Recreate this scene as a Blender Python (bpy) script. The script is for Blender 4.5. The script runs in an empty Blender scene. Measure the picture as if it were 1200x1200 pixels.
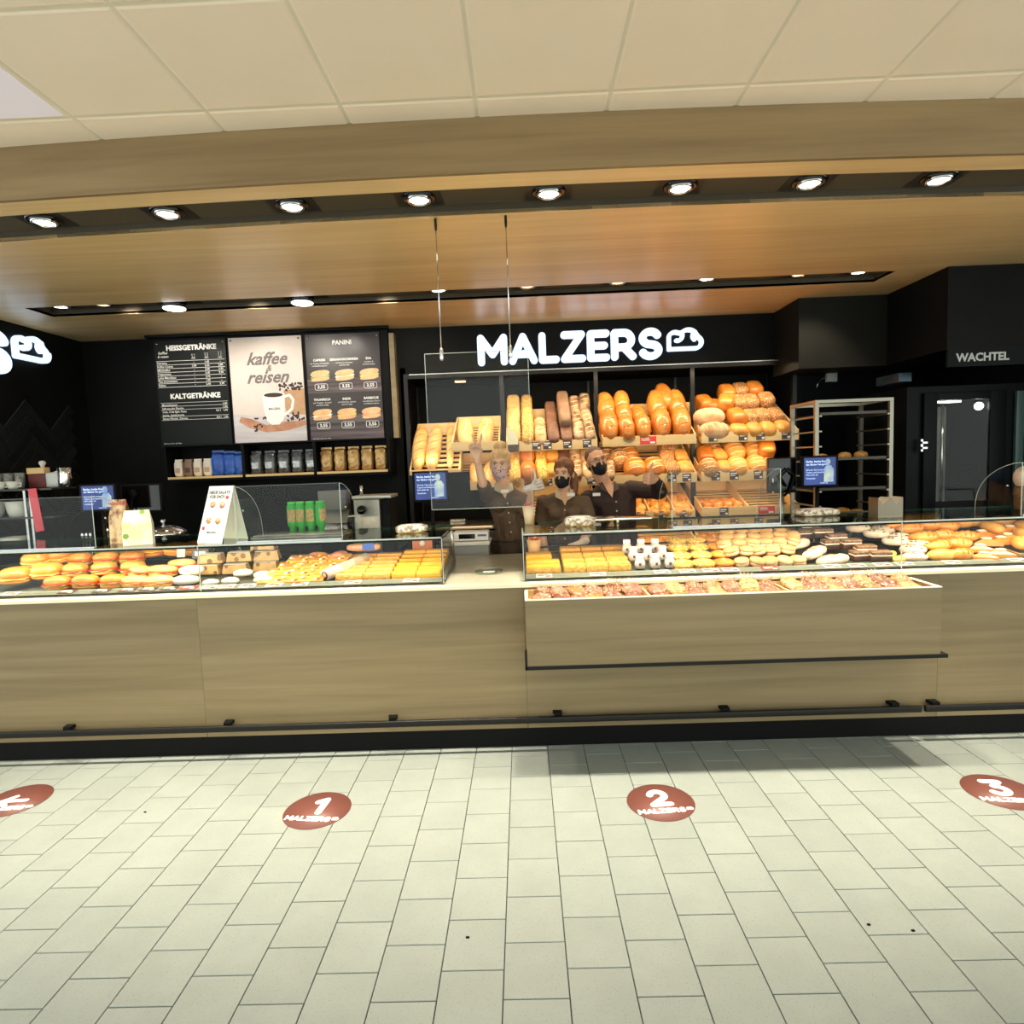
import bpy, bmesh, math, random
from mathutils import Vector, Matrix, Euler
from mathutils.bvhtree import BVHTree
PI = math.pi
R = math.radians
rnd = random.Random(7)
SC = bpy.context.scene
COL = SC.collection

# ---------------------------------------------------------------- camera, world, exposure, big lights
PITCH, YAW, ROLL, FPX, EYE = -0.0818376, -0.0198171, -0.0371955, 714.11, 1.6
_f = Vector((math.sin(YAW) * math.cos(PITCH), math.cos(YAW) * math.cos(PITCH), math.sin(PITCH)))
_r0 = Vector((math.cos(YAW), -math.sin(YAW), 0))
_u0 = _r0.cross(_f)
_r = _r0 * math.cos(ROLL) + _u0 * math.sin(ROLL)
_u = -_r0 * math.sin(ROLL) + _u0 * math.cos(ROLL)
cam_data = bpy.data.cameras.new('camera')
cam_data.sensor_width = 36
cam_data.lens = FPX / 1200 * 36
cam_data.clip_start = 0.05
cam = bpy.data.objects.new('camera', cam_data)
COL.objects.link(cam)
m3 = Matrix((_r, _u, -_f)).transposed()
cam.matrix_world = Matrix.Translation((0, 0, EYE)) @ m3.to_4x4()
SC.camera = cam

SC.view_settings.view_transform = 'Standard'
SC.view_settings.look = 'None'
SC.view_settings.gamma = 1
SC.view_settings.exposure = 0.6
SC.view_settings.use_curve_mapping = False
SC.cycles.max_bounces = 8
SC.cycles.transparent_max_bounces = 24
SC.cycles.caustics_reflective = False
SC.cycles.caustics_refractive = False
SC.cycles.sample_clamp_indirect = 6

world = bpy.data.worlds.new('mall')
world.use_nodes = True
world.node_tree.nodes['Background'].inputs[0].default_value = (0.92, 1.0, 0.96, 1)
world.node_tree.nodes['Background'].inputs[1].default_value = 1.45
SC.world = world


def area(name, loc, rot, sx, sy, power, color):
    d = bpy.data.lights.new(name, 'AREA')
    d.shape = 'RECTANGLE'; d.size = sx; d.size_y = sy; d.energy = power; d.color = color
    o = bpy.data.objects.new(name, d); COL.objects.link(o)
    o.location = loc; o.rotation_euler = rot
    return o


# light panels set in the mall ceiling, behind the photographer and over the aisle
for lx in (-2.6, 0.0, 2.6):
    area('mall_light', (lx, -0.9, 3.06), (0, 0, 0), 1.1, 0.5, 10, (0.90, 1.0, 0.95))
area('mall_light', (-2.6, 1.1, 3.06), (0, 0, 0), 0.5, 0.5, 10, (0.9, 0.96, 1.0))
# warm strips hidden under the head of the bread shelves and under the top edge of the display cases
for lx, ly in ((-0.6, 0.7), (0.27, 0.8), (1.12, 0.8), (1.92, 0.7)):
    area('shelf_strip_and_fill', (lx, 5.40, 2.37), (R(6), 0, 0), ly, 0.05, 3.4, (1.0, 0.78, 0.50))
    area('shelf_strip_and_fill', (lx, 5.36, 1.685), (R(30), 0, 0), ly * 0.9, 0.03, 1.0, (1.0, 0.74, 0.42))  # from here down: unseen fill strips added to brighten the lower trays
    area('shelf_strip_and_fill', (lx, 5.36, 1.355), (R(30), 0, 0), ly * 0.9, 0.03, 1.0, (1.0, 0.74, 0.42))
    area('shelf_strip_and_fill', (lx, 5.36, 1.045), (R(30), 0, 0), ly * 0.9, 0.03, 1.0, (1.0, 0.74, 0.42))
area('case_light', (-1.9, 3.40, 1.17), (R(28), 0, 0), 2.8, 0.03, 7, (1.0, 0.85, 0.60))
area('case_light', (1.6, 3.40, 1.17), (R(28), 0, 0), 3.1, 0.03, 8, (1.0, 0.85, 0.60))
area('kitchen_light', (3.3, 6.1, 2.7), (0, 0, 0), 0.4, 0.3, 3, (0.8, 0.9, 1.0))


def at(x, y, Y=None, Z=None):
    """photo pixel (1200 frame) -> world point on the plane Y=... or Z=..."""
    d = _r * ((x - 600) / FPX) - _u * ((y - 600) / FPX) + _f
    t = Y / d.y if Y is not None else (Z - EYE) / d.z
    return Vector((0, 0, EYE)) + d * t


# ---------------------------------------------------------------- materials
MATS = {}


def srgb(c):
    return tuple(((v / 255) / 12.92 if v / 255 <= 0.04045 else ((v / 255 + 0.055) / 1.055) ** 2.4) for v in c) + (1,)


def base_mat(name):
    m = bpy.data.materials.new(name)
    m.use_nodes = True
    nt = m.node_tree
    b = nt.nodes['Principled BSDF']
    return m, nt, b


def M(name, rgb=None, rough=0.5, metal=0.0, rgb2=None, scale=20.0, bump=0.0, emit=0.0, stretch=(1, 1, 1),
      spec=0.5, trans=0.0, alpha=1.0, vor=None, coat=0.0, rand=0.0, contrast=0.35, coords='Object'):
    if name in MATS:
        return MATS[name]
    m, nt, b = base_mat(name)
    n, l = nt.nodes, nt.links
    b.inputs['Roughness'].default_value = rough
    b.inputs['Metallic'].default_value = metal
    b.inputs['Specular IOR Level'].default_value = spec
    b.inputs['Transmission Weight'].default_value = trans
    b.inputs['Alpha'].default_value = alpha
    b.inputs['Coat Weight'].default_value = coat
    c1 = srgb(rgb)
    b.inputs['Base Color'].default_value = c1
    if emit:
        b.inputs['Emission Color'].default_value = c1
        b.inputs['Emission Strength'].default_value = emit
    if rgb2 or bump or vor or rand:
        tc = n.new('ShaderNodeTexCoord')
        mp = n.new('ShaderNodeMapping')
        mp.inputs['Scale'].default_value = stretch
        l.new(tc.outputs[coords], mp.inputs['Vector'])
        oi = n.new('ShaderNodeObjectInfo')
        cx = n.new('ShaderNodeCombineXYZ')
        mu = n.new('ShaderNodeMath'); mu.operation = 'MULTIPLY'; mu.inputs[1].default_value = 37.0
        l.new(oi.outputs['Random'], mu.inputs[0])
        for k in range(3):
            l.new(mu.outputs[0], cx.inputs[k])
        l.new(cx.outputs[0], mp.inputs['Location'])
        nz = n.new('ShaderNodeTexNoise')
        nz.inputs['Scale'].default_value = scale
        nz.inputs['Detail'].default_value = 6
        nz.inputs['Roughness'].default_value = 0.6
        l.new(mp.outputs[0], nz.inputs['Vector'])
        last = None
        if rgb2:
            cr = n.new('ShaderNodeValToRGB')
            cr.color_ramp.elements[0].position = 0.5 - contrast / 2
            cr.color_ramp.elements[1].position = 0.5 + contrast / 2
            cr.color_ramp.elements[0].color = c1
            cr.color_ramp.elements[1].color = srgb(rgb2)
            l.new(nz.outputs['Fac'], cr.inputs[0])
            last = cr.outputs[0]
        if vor:
            vc, vs, vt = vor
            v = n.new('ShaderNodeTexVoronoi'); v.inputs['Scale'].default_value = vs
            l.new(mp.outputs[0], v.inputs['Vector'])
            lt = n.new('ShaderNodeMath'); lt.operation = 'LESS_THAN'; lt.inputs[1].default_value = vt
            l.new(v.outputs['Distance'], lt.inputs[0])
            mx = n.new('ShaderNodeMix'); mx.data_type = 'RGBA'
            l.new(lt.outputs[0], mx.inputs[0])
            if last: l.new(last, mx.inputs[6])
            else: mx.inputs[6].default_value = c1
            mx.inputs[7].default_value = srgb(vc)
            last = mx.outputs[2]
        if rand:
            hs = n.new('ShaderNodeHueSaturation')
            mr = n.new('ShaderNodeMapRange')
            mr.inputs[3].default_value = 1 - rand; mr.inputs[4].default_value = 1 + rand
            l.new(oi.outputs['Random'], mr.inputs[0])
            l.new(mr.outputs[0], hs.inputs['Value'])
            if last: l.new(last, hs.inputs['Color'])
            else: hs.inputs['Color'].default_value = c1
            last = hs.outputs[0]
        if last:
            l.new(last, b.inputs['Base Color'])
            if emit: l.new(last, b.inputs['Emission Color'])
        if bump:
            bp = n.new('ShaderNodeBump')
            bp.inputs['Strength'].default_value = bump
            bp.inputs['Distance'].default_value = 0.01
            l.new(nz.outputs['Fac'], bp.inputs['Height'])
            l.new(bp.outputs[0], b.inputs['Normal'])
    MATS[name] = m
    return m


def wood(name, a, b_, rough=0.4, axis=0, scale=1.0, coat=0.0, bands=None):
    """oak veneer: grain drawn out along one axis, with cathedral bands"""
    m, nt, b = base_mat(name)
    n, l = nt.nodes, nt.links
    tc = n.new('ShaderNodeTexCoord')
    mp = n.new('ShaderNodeMapping')
    s = [26 * scale] * 3; s[axis] = 0.9 * scale
    mp.inputs['Scale'].default_value = s
    oi = n.new('ShaderNodeObjectInfo')
    mu = n.new('ShaderNodeMath'); mu.operation = 'MULTIPLY'; mu.inputs[1].default_value = 53.0
    l.new(oi.outputs['Random'], mu.inputs[0])
    cx = n.new('ShaderNodeCombineXYZ')
    for k in range(3): l.new(mu.outputs[0], cx.inputs[k])
    l.new(cx.outputs[0], mp.inputs['Location'])
    l.new(tc.outputs['Object'], mp.inputs['Vector'])
    nz = n.new('ShaderNodeTexNoise'); nz.inputs['Scale'].default_value = 1.0; nz.inputs['Detail'].default_value = 8
    nz.inputs['Distortion'].default_value = 0.5
    l.new(mp.outputs[0], nz.inputs['Vector'])
    mp2 = n.new('ShaderNodeMapping')
    s2 = [9 * scale] * 3; s2[axis] = 0.55 * scale
    mp2.inputs['Scale'].default_value = s2
    l.new(cx.outputs[0], mp2.inputs['Location'])
    l.new(tc.outputs['Object'], mp2.inputs['Vector'])
    n2 = n.new('ShaderNodeTexNoise'); n2.inputs['Scale'].default_value = 1.0; n2.inputs['Detail'].default_value = 3
    l.new(mp2.outputs[0], n2.inputs['Vector'])
    ad = n.new('ShaderNodeMath'); ad.operation = 'ADD'
    l.new(nz.outputs['Fac'], ad.inputs[0]); l.new(n2.outputs['Fac'], ad.inputs[1])
    dv = n.new('ShaderNodeMath'); dv.operation = 'MULTIPLY'; dv.inputs[1].default_value = 0.5
    l.new(ad.outputs[0], dv.inputs[0])
    cr = n.new('ShaderNodeValToRGB')
    cr.color_ramp.elements[0].position = 0.36; cr.color_ramp.elements[1].position = 0.64
    cr.color_ramp.elements[0].color = srgb(a); cr.color_ramp.elements[1].color = srgb(b_)
    l.new(dv.outputs[0], cr.inputs[0])
    l.new(cr.outputs[0], b.inputs['Base Color'])
    b.inputs['Roughness'].default_value = rough
    b.inputs['Coat Weight'].default_value = coat
    b.inputs['Coat Roughness'].default_value = 0.2
    bp = n.new('ShaderNodeBump'); bp.inputs['Strength'].default_value = 0.06; bp.inputs['Distance'].default_value = 0.004
    l.new(nz.outputs['Fac'], bp.inputs['Height']); l.new(bp.outputs[0], b.inputs['Normal'])
    MATS[name] = m
    return m


def glass(name, tint=(1, 1, 1), f0=0.04, graze=1.0, rough=0.0):
    """thin clear sheet: Schlick reflection over transparency, the same from both sides"""
    m, nt, b = base_mat(name)
    n, l = nt.nodes, nt.links
    n.remove(b)
    out = n['Material Output']
    tr = n.new('ShaderNodeBsdfTransparent'); tr.inputs[0].default_value = (*tint, 1)
    gl = n.new('ShaderNodeBsdfGlossy'); gl.inputs['Roughness'].default_value = rough
    lw_ = n.new('ShaderNodeLayerWeight'); lw_.inputs['Blend'].default_value = 0.5
    pw_ = n.new('ShaderNodeMath'); pw_.operation = 'POWER'; pw_.inputs[1].default_value = 5
    l.new(lw_.outputs['Facing'], pw_.inputs[0])
    ma = n.new('ShaderNodeMath'); ma.operation = 'MULTIPLY_ADD'; ma.inputs[1].default_value = (1 - f0) * graze; ma.inputs[2].default_value = f0
    ma.use_clamp = True
    l.new(pw_.outputs[0], ma.inputs[0])
    mx = n.new('ShaderNodeMixShader')
    l.new(ma.outputs[0], mx.inputs[0]); l.new(tr.outputs[0], mx.inputs[1]); l.new(gl.outputs[0], mx.inputs[2])
    l.new(mx.outputs[0], out.inputs[0])
    MATS[name] = m
    return m


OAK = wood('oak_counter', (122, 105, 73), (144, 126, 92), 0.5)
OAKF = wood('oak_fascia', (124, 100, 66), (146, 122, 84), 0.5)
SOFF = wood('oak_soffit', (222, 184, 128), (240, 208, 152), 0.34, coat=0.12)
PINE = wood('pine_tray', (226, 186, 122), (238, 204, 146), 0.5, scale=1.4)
BLK = M('black_matte', (14, 14, 14), 0.55, spec=0.12)
BLKW = M('black_wall', (13, 13, 12), 0.6, spec=0.12, rgb2=(19, 19, 17), scale=3)
CHAR = M('charcoal_channel', (78, 68, 52), 0.7)
BLKG = M('black_gloss', (10, 10, 11), 0.12)
BMET = M('black_metal', (34, 33, 32), 0.35, 0.6)
STEEL = M('brushed_steel', (190, 190, 185), 0.3, 0.95, rgb2=(165, 165, 160), scale=40, stretch=(0.1, 1, 1))
CHROME = M('chrome', (220, 220, 222), 0.12, 1.0)
WHITE = M('white_matte', (232, 230, 222), 0.5)
STONE = M('worktop_pale', (205, 200, 182), 0.35, rgb2=(190, 186, 168), scale=30)
LEDGE = M('ledge_cream', (238, 228, 196), 0.35)
LEDW = M('led_white', (206, 226, 250), 0.4, emit=0.85)
LAMP = M('lamp_lens', (255, 248, 236), 0.4, emit=9)
LAMPC = M('lamp_lens_cool', (248, 250, 255), 0.4, emit=9)
LAMPW = M('lamp_lens_warm', (255, 222, 170), 0.4, emit=1.5)
GLASS = glass('clear_glass', (0.985, 0.992, 0.985), 0.012, 0.5)
GLASSG = glass('green_glass_top', (0.80, 0.90, 0.84), 0.05, 1.0)
GEDGE = M('glass_edge_green', (86, 150, 128), 0.15, rgb2=(30, 80, 66), scale=3)
GEDGEW = M('glass_edge_pale', (176, 186, 176), 0.25)
GEDGED = M('acrylic_edge', (112, 118, 114), 0.3)
ACRYL = glass('acrylic', (0.98, 0.985, 0.98), 0.012, 0.5)
ACRS = glass('acrylic_side', (0.98, 0.985, 0.98), 0.01, 0.25)
TEXTW = M('print_white', (240, 238, 230), 0.6)
TAGB = M('tag_brown', (84, 60, 56), 0.5)
TAGR = M('tag_red', (226, 60, 44), 0.5)
TAGP = M('tag_pale', (228, 206, 204), 0.5)


# ---------------------------------------------------------------- mesh helpers
class MB:
    """collects geometry, builds ONE mesh object"""

    def __init__(self):
        self.v = []; self.f = []; self.mi = []; self.sm = []

    def add(self, vs, fs, mi=0, smooth=False, mat=None):
        o = len(self.v)
        if mat is not None:
            vs = [mat @ Vector(p) for p in vs]
        self.v += [tuple(p) for p in vs]
        self.f += [tuple(i + o for i in f) for f in fs]
        self.mi += [mi] * len(fs); self.sm += [smooth] * len(fs)
        return self

    def box(self, a, b, mi=0, mat=None):
        x0, y0, z0 = a; x1, y1, z1 = b
        vs = [(x0, y0, z0), (x1, y0, z0), (x1, y1, z0), (x0, y1, z0), (x0, y0, z1), (x1, y0, z1), (x1, y1, z1), (x0, y1, z1)]
        fs = [(3, 2, 1, 0), (4, 5, 6, 7), (0, 1, 5, 4), (1, 2, 6, 5), (2, 3, 7, 6), (3, 0, 4, 7)]
        return self.add(vs, fs, mi, False, mat)

    def rbox(self, a, b, r=0.01, mi=0, mat=None):
        """box with bevelled edges"""
        bm = bmesh.new()
        bmesh.ops.create_cube(bm, size=1)
        for v in bm.verts:
            v.co = Vector([(a[k] + b[k]) / 2 + v.co[k] * (b[k] - a[k]) for k in range(3)])
        bmesh.ops.bevel(bm, geom=bm.edges[:], offset=r, segments=2, profile=0.7, affect='EDGES')
        self.bm(bm, mi, True, mat)
        return self

    def bm(self, bm, mi=0, smooth=False, mat=None):
        bm.verts.index_update()
        self.add([v.co.copy() for v in bm.verts], [[v.index for v in f.verts] for f in bm.faces], mi, smooth, mat)
        bm.free()

    def tube(self, pts, r, seg=8, mi=0, closed=False, caps=True, flat=1.0):
        pts = [Vector(p) for p in pts]
        n = len(pts)
        rs = r if isinstance(r, (list, tuple)) else [r] * n
        vs = []; fs = []
        up = None
        for i, p in enumerate(pts):
            if closed: t = pts[(i + 1) % n] - pts[i - 1]
            else: t = pts[min(i + 1, n - 1)] - pts[max(i - 1, 0)]
            t.normalize()
            if up is None:
                up = Vector((0, 0, 1)) if abs(t.z) < 0.9 else Vector((0, 1, 0))
            s = t.cross(up)
            if s.length < 1e-5: s = t.orthogonal()
            s.normalize(); up2 = s.cross(t).normalized(); up = up2
            for k in range(seg):
                a = 2 * PI * k / seg
                vs.append(p + s * (math.cos(a) * rs[i]) + up2 * (math.sin(a) * rs[i] * flat))
        m = n if closed else n - 1
        for i in range(m):
            j = (i + 1) % n
            for k in range(seg):
                k2 = (k + 1) % seg
                fs.append((i * seg + k, i * seg + k2, j * seg + k2, j * seg + k))
        if caps and not closed:
            fs.append(tuple(range(seg - 1, -1, -1))); fs.append(tuple((n - 1) * seg + k for k in range(seg)))
        return self.add(vs, fs, mi, True)

    def lathe(self, prof, seg=20, mi=0, mat=None, caps=True):
        vs = []; fs = []
        for r, z in prof:
            for k in range(seg):
                a = 2 * PI * k / seg
                vs.append((r * math.cos(a), r * math.sin(a), z))
        for i in range(len(prof) - 1):
            for k in range(seg):
                k2 = (k + 1) % seg
                fs.append((i * seg + k, i * seg + k2, (i + 1) * seg + k2, (i + 1) * seg + k))
        if caps:
            fs.append(tuple(range(seg - 1, -1, -1))); fs.append(tuple((len(prof) - 1) * seg + k for k in range(seg)))
        return self.add(vs, fs, mi, True, mat)

    def prism(self, poly, z0, z1, mi=0, mat=None):
        n = len(poly)
        vs = [(x, y, z0) for x, y in poly] + [(x, y, z1) for x, y in poly]
        fs = [tuple(range(n - 1, -1, -1)), tuple(range(n, 2 * n))] + [(i, (i + 1) % n, n + (i + 1) % n, n + i) for i in range(n)]
        return self.add(vs, fs, mi, False, mat)

    def blob(self, c, rad, e=1.0, nu=14, nv=9, mi=0, mat=None, fn=None, zcut=None):
        """superellipsoid; e<1 boxier; zcut flattens the bottom"""
        vs = []; fs = []

        def sp(w, p): return math.copysign(abs(w) ** p, w)
        for i in range(nv + 1):
            th = -PI / 2 + PI * i / nv
            for k in range(nu):
                ph = 2 * PI * k / nu
                x = sp(math.cos(th), e) * sp(math.cos(ph), e); y = sp(math.cos(th), e) * sp(math.sin(ph), e); z = sp(math.sin(th), e)
                if zcut is not None and z < zcut: z = zcut
                p = Vector((x * rad[0], y * rad[1], z * rad[2]))
                if fn: p = fn(p)
                vs.append(Vector(c) + p)
        for i in range(nv):
            for k in range(nu):
                k2 = (k + 1) % nu
                fs.append((i * nu + k, i * nu + k2, (i + 1) * nu + k2, (i + 1) * nu + k))
        fs.append(tuple(range(nu - 1, -1, -1))); fs.append(tuple(nv * nu + k for k in range(nu)))
        return self.add(vs, fs, mi, True, mat)

    def mesh(self, name, mats):
        me = bpy.data.meshes.new(name)
        me.from_pydata(self.v, [], self.f)
        for m in (mats if isinstance(mats, (list, tuple)) else [mats]):
            me.materials.append(m)
        me.polygons.foreach_set('material_index', self.mi)
        me.polygons.foreach_set('use_smooth', self.sm)
        me.update()
        return me

    def build(self, name, mats, parent=None, loc=None):
        return link(name, self.mesh(name, mats), parent, loc)


def link(name, data, parent=None, loc=None):
    o = bpy.data.objects.new(name, data)
    COL.objects.link(o)
    if parent is not None: o.parent = parent
    if loc is not None: o.location = loc
    return o


def tag(o, label=None, cat=None, group=None, kind=None):
    if label: o['label'] = label
    if cat: o['category'] = cat
    if group: o['group'] = group
    if kind: o['kind'] = kind
    return o


def thing(name, label, cat, loc=(0, 0, 0), group=None, rot=(0, 0, 0)):
    o = bpy.data.objects.new(name, None)
    COL.objects.link(o)
    o.empty_display_size = 0.05
    o.location = loc; o.rotation_euler = rot
    return tag(o, label, cat, group)


KIDS = {}


def dup(root, loc=None, rot=None, label=None, group=None, scale=None):
    """copy of a thing with copies of its parts and sub-parts (shared meshes)"""
    def rec(o, parent):
        c = o.copy(); COL.objects.link(c)
        if parent is not None: c.parent = parent
        for ch in KIDS.get(o.name) or []:
            rec(ch, c)
        return c
    if root.name not in KIDS:
        def reg(o):
            ks = [x for x in bpy.data.objects if x.parent == o]
            KIDS[o.name] = ks
            for k in ks: reg(k)
        reg(root)
    c = rec(root, None)
    if loc is not None: c.location = loc
    if rot is not None: c.rotation_euler = rot
    if label: c['label'] = label
    if group: c['group'] = group
    if scale is not None: c.scale = (scale,) * 3 if isinstance(scale, (int, float)) else scale
    return c


class Proto:
    """first use moves the thing itself, later ones copy it"""

    def __init__(self, root):
        self.root = root; self.used = False

    def put(self, loc, rot, label, group=None, scale=None):
        if not self.used:
            dup_ready = self.root
            if self.root.name not in KIDS:
                def reg(o):
                    ks = [x for x in bpy.data.objects if x.parent == o]
                    KIDS[o.name] = ks
                    for k in ks: reg(k)
                reg(self.root)
            self.used = True
            r = self.root
            r.location = loc; r.rotation_euler = rot; r['label'] = label
            if group: r['group'] = group
            if scale is not None: r.scale = (scale,) * 3 if isinstance(scale, (int, float)) else scale
            return r
        return dup(self.root, loc, rot, label, group, scale if scale is not None else 1)


ORD = ['first', 'second', 'third', 'fourth', 'fifth', 'sixth', 'seventh', 'eighth', 'ninth', 'tenth', 'eleventh', 'twelfth',
       'thirteenth', 'fourteenth', 'fifteenth', 'sixteenth', 'seventeenth', 'eighteenth', 'nineteenth', 'twentieth']


def text_mesh(s, size, bold=0.0, align='CENTER', extrude=0.0, shear=0.0, space=1.0):
    cu = bpy.data.curves.new('txt', 'FONT')
    cu.body = s; cu.size = size; cu.offset = bold * size; cu.align_x = align; cu.align_y = 'CENTER'
    cu.extrude = extrude; cu.shear = shear; cu.space_character = space; cu.resolution_u = 2
    o = bpy.data.objects.new('txt', cu)
    me = bpy.data.meshes.new_from_object(o)
    bpy.data.objects.remove(o)
    return me


def text_block(name, items, mat, parent, face='-Y', loc=(0, 0, 0)):
    """items: (string, x, z, size, align, bold) laid on a wall facing the camera (-Y); one lettering object"""
    mb = MB()
    for it in items:
        s, x, z, size = it[:4]
        al = it[4] if len(it) > 4 else 'CENTER'; bo = it[5] if len(it) > 5 else 0.0; sh = it[6] if len(it) > 6 else 0.0
        me = text_mesh(s, size, bo, al, 0, sh)
        vs = [(v.co.x + x, 0, v.co.y + z) for v in me.vertices]
        mb.add(vs, [tuple(p.vertices) for p in me.polygons])
        bpy.data.meshes.remove(me)
    return mb.build(name, mat, parent, loc)


# rounded stroke letters (unit cap height 1)
def arc(cx, cy, rx, ry, a0, a1, n=10):
    return [(cx + rx * math.cos(R(a0 + (a1 - a0) * i / n)), cy + ry * math.sin(R(a0 + (a1 - a0) * i / n))) for i in range(n + 1)]


GL = {
    'M': (0.98, [[(0.12, 0.12), (0.12, 0.88), (0.49, 0.36), (0.86, 0.88), (0.86, 0.12)]]),
    'A': (0.90, [[(0.10, 0.12), (0.45, 0.88), (0.80, 0.12)], [(0.24, 0.33), (0.66, 0.33)]]),
    'L': (0.66, [[(0.12, 0.88), (0.12, 0.12), (0.56, 0.12)]]),
    'Z': (0.80, [[(0.12, 0.88), (0.68, 0.88), (0.12, 0.12), (0.70, 0.12)]]),
    'E': (0.72, [[(0.62, 0.88), (0.12, 0.88), (0.12, 0.12), (0.62, 0.12)], [(0.12, 0.5), (0.56, 0.5)]]),
    'R': (0.84, [[(0.12, 0.12), (0.12, 0.88), (0.42, 0.88)] + arc(0.42, 0.65, 0.24, 0.23, 90, -90) + [(0.12, 0.42)], [(0.42, 0.42), (0.70, 0.12)]]),
    'S': (0.76, [arc(0.38, 0.68, 0.25, 0.20, 25, 270, 12)[0:] + arc(0.38, 0.29, 0.26, 0.19, 90, -160, 12)]),
    '1': (0.5, [[(0.08, 0.72), (0.34, 0.90), (0.34, 0.10)]]),
    '2': (0.76, [arc(0.36, 0.64, 0.25, 0.26, 165, -35, 12) + [(0.10, 0.10), (0.68, 0.10)]]),
    '3': (0.74, [[(0.10, 0.90), (0.60, 0.90), (0.32, 0.58)] + arc(0.34, 0.33, 0.27, 0.25, 80, -150, 12)]),
    '<': (1.1, [[(1.0, 0.5), (0.1, 0.5)], [(0.42, 0.82), (0.1, 0.5), (0.42, 0.18)]]),
    '@': (1.45, [[(0.12, 0.12), (1.10, 0.12)] + arc(1.10, 0.36, 0.24, 0.24, -90, 60, 8) + arc(0.84, 0.62, 0.30, 0.26, 20, 150, 8)[0:]
                 + arc(0.34, 0.60, 0.22, 0.20, 60, 180, 8) + [(0.12, 0.12)],
                 arc(0.46, 0.66, 0.17, 0.20, 40, -110, 8), arc(1.16, 0.62, 0.14, 0.16, 110, 240, 7)]),
}


ZQ = 0


def stroke_mesh(strokes, w, M4, mb, mi=0, depth=0.02):
    def disc(p, k=14): return [(p[0] + w * math.cos(2 * PI * i / k), p[1] + w * math.sin(2 * PI * i / k)) for i in range(k)]
    global ZQ
    for st in strokes:
        for i, p in enumerate(st):
            ZQ = (ZQ + 1) % 97
            e1 = depth * (1 + 0.004 * ZQ); e2 = e1 + depth * 0.002
            mb.prism(disc(p), 0, e1, mi, M4)
            if i + 1 < len(st):
                q = st[i + 1]
                dx, dy = q[0] - p[0], q[1] - p[1]
                L = math.hypot(dx, dy)
                if L < 1e-6: continue
                nx, ny = -dy / L * w, dx / L * w
                mb.prism([(p[0] + nx, p[1] + ny), (p[0] - nx, p[1] - ny), (q[0] - nx, q[1] - ny), (q[0] + nx, q[1] + ny)], 0, e2, mi, M4)


def letters_width(s, gap=0.06):
    return sum(GL[c][0] + gap for c in s) - gap


def stroke_text(s, h, M4, mb, w=0.12, gap=0.06, depth=0.02, cloud_scale=0.62, mi=0):
    """M4 maps (x right, y up, z out) with unit = metres"""
    x = 0
    for c in s:
        adv, st = GL[c]
        if c == '@':
            k = cloud_scale
            sts = [[((x + 0.12) * h + px * h * k, 0.36 * h + py * h * k) for px, py in q] for q in st]
            stroke_mesh(sts, w * h * 0.62, M4, mb, mi, depth)
            x += adv * k + gap
        else:
            stroke_mesh([[((x + px) * h, py * h) for px, py in q] for q in st], w * h, M4, mb, mi, depth)
            x += adv + gap
    return x * h


def face_front(x, y, z):  # letters facing -Y, origin lower left at x,y,z; z local -> toward camera
    return Matrix(((1, 0, 0, x), (0, 0, -1, y), (0, 1, 0, z), (0, 0, 0, 1)))


def face_left_wall(x, y, z):  # facing +X, text running toward +Y
    return Matrix(((0, 0, 1, x), (1, 0, 0, y), (0, 1, 0, z), (0, 0, 0, 1)))



# ================================================================ SETTING
def struct(name, mb, mat, parent=None):
    o = mb.build(name, mat, parent)
    if parent is None: o['kind'] = 'structure'
    return o


# ---- floor: 0.2 x 0.215 m tiles in staggered columns over a grout bed
TW, TL, TX0, TY0 = 0.2, 0.2151, -0.1143, 1.6954
GROUT = M('floor_grout', (44, 44, 40), 0.8)
TILE = M('floor_tile', (134, 140, 136), 0.36, rgb2=(145, 151, 146), scale=5, vor=((110, 115, 111), 120, 0.16), rand=0.03, bump=0.02, contrast=0.5)
fl = struct('floor', MB().box((-7, -4, -0.06), (7, 8, -0.006)), GROUT)
tm = MB(); g = 0.0016; bv = 0.0015
tm.add([(g, g, -0.006), (TW - g, g, -0.006), (TW - g, TL - g, -0.006), (g, TL - g, -0.006),
        (g, g, -bv), (TW - g, g, -bv), (TW - g, TL - g, -bv), (g, TL - g, -bv),
        (g + bv, g + bv, 0), (TW - g - bv, g + bv, 0), (TW - g - bv, TL - g - bv, 0), (g + bv, TL - g - bv, 0)],
       [(0, 1, 5, 4), (1, 2, 6, 5), (2, 3, 7, 6), (3, 0, 4, 7), (4, 5, 9, 8), (5, 6, 10, 9), (6, 7, 11, 10), (7, 4, 8, 11), (8, 9, 10, 11)])
tile_me = tm.mesh('tile', TILE)


def in_view(x, y, z):
    v = Vector((x, y, z - EYE)); d = v.dot(_f)
    if d < 0.1: return False
    px, py = 600 + FPX * v.dot(_r) / d, 600 - FPX * v.dot(_u) / d
    return -40 < px < 1240 and -40 < py < 1240


cells = []
for j in range(-34, 34):
    for k in range(-26, 9):
        x = TX0 + j * TW; y = TY0 + (k + (0.5 if j % 2 else 0)) * TL
        if y > 3.42 or y < -3.8: continue
        cells.append((y if in_view(x + TW / 2, y + TL / 2, 0) else 99 + abs(y) + abs(x), x, y))
cells.sort()
for _, x, y in cells[:300]:
    link('tile', tile_me, fl, (x, y, rnd.uniform(-0.0004, 0.0002)))
rest = MB()
for _, x, y in cells[300:]:
    rest.add([(a + x, b + y, c) for a, b, c in tm.v], tm.f)
o = rest.build('tile_field', TILE, fl); o['kind'] = 'stuff'
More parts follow.
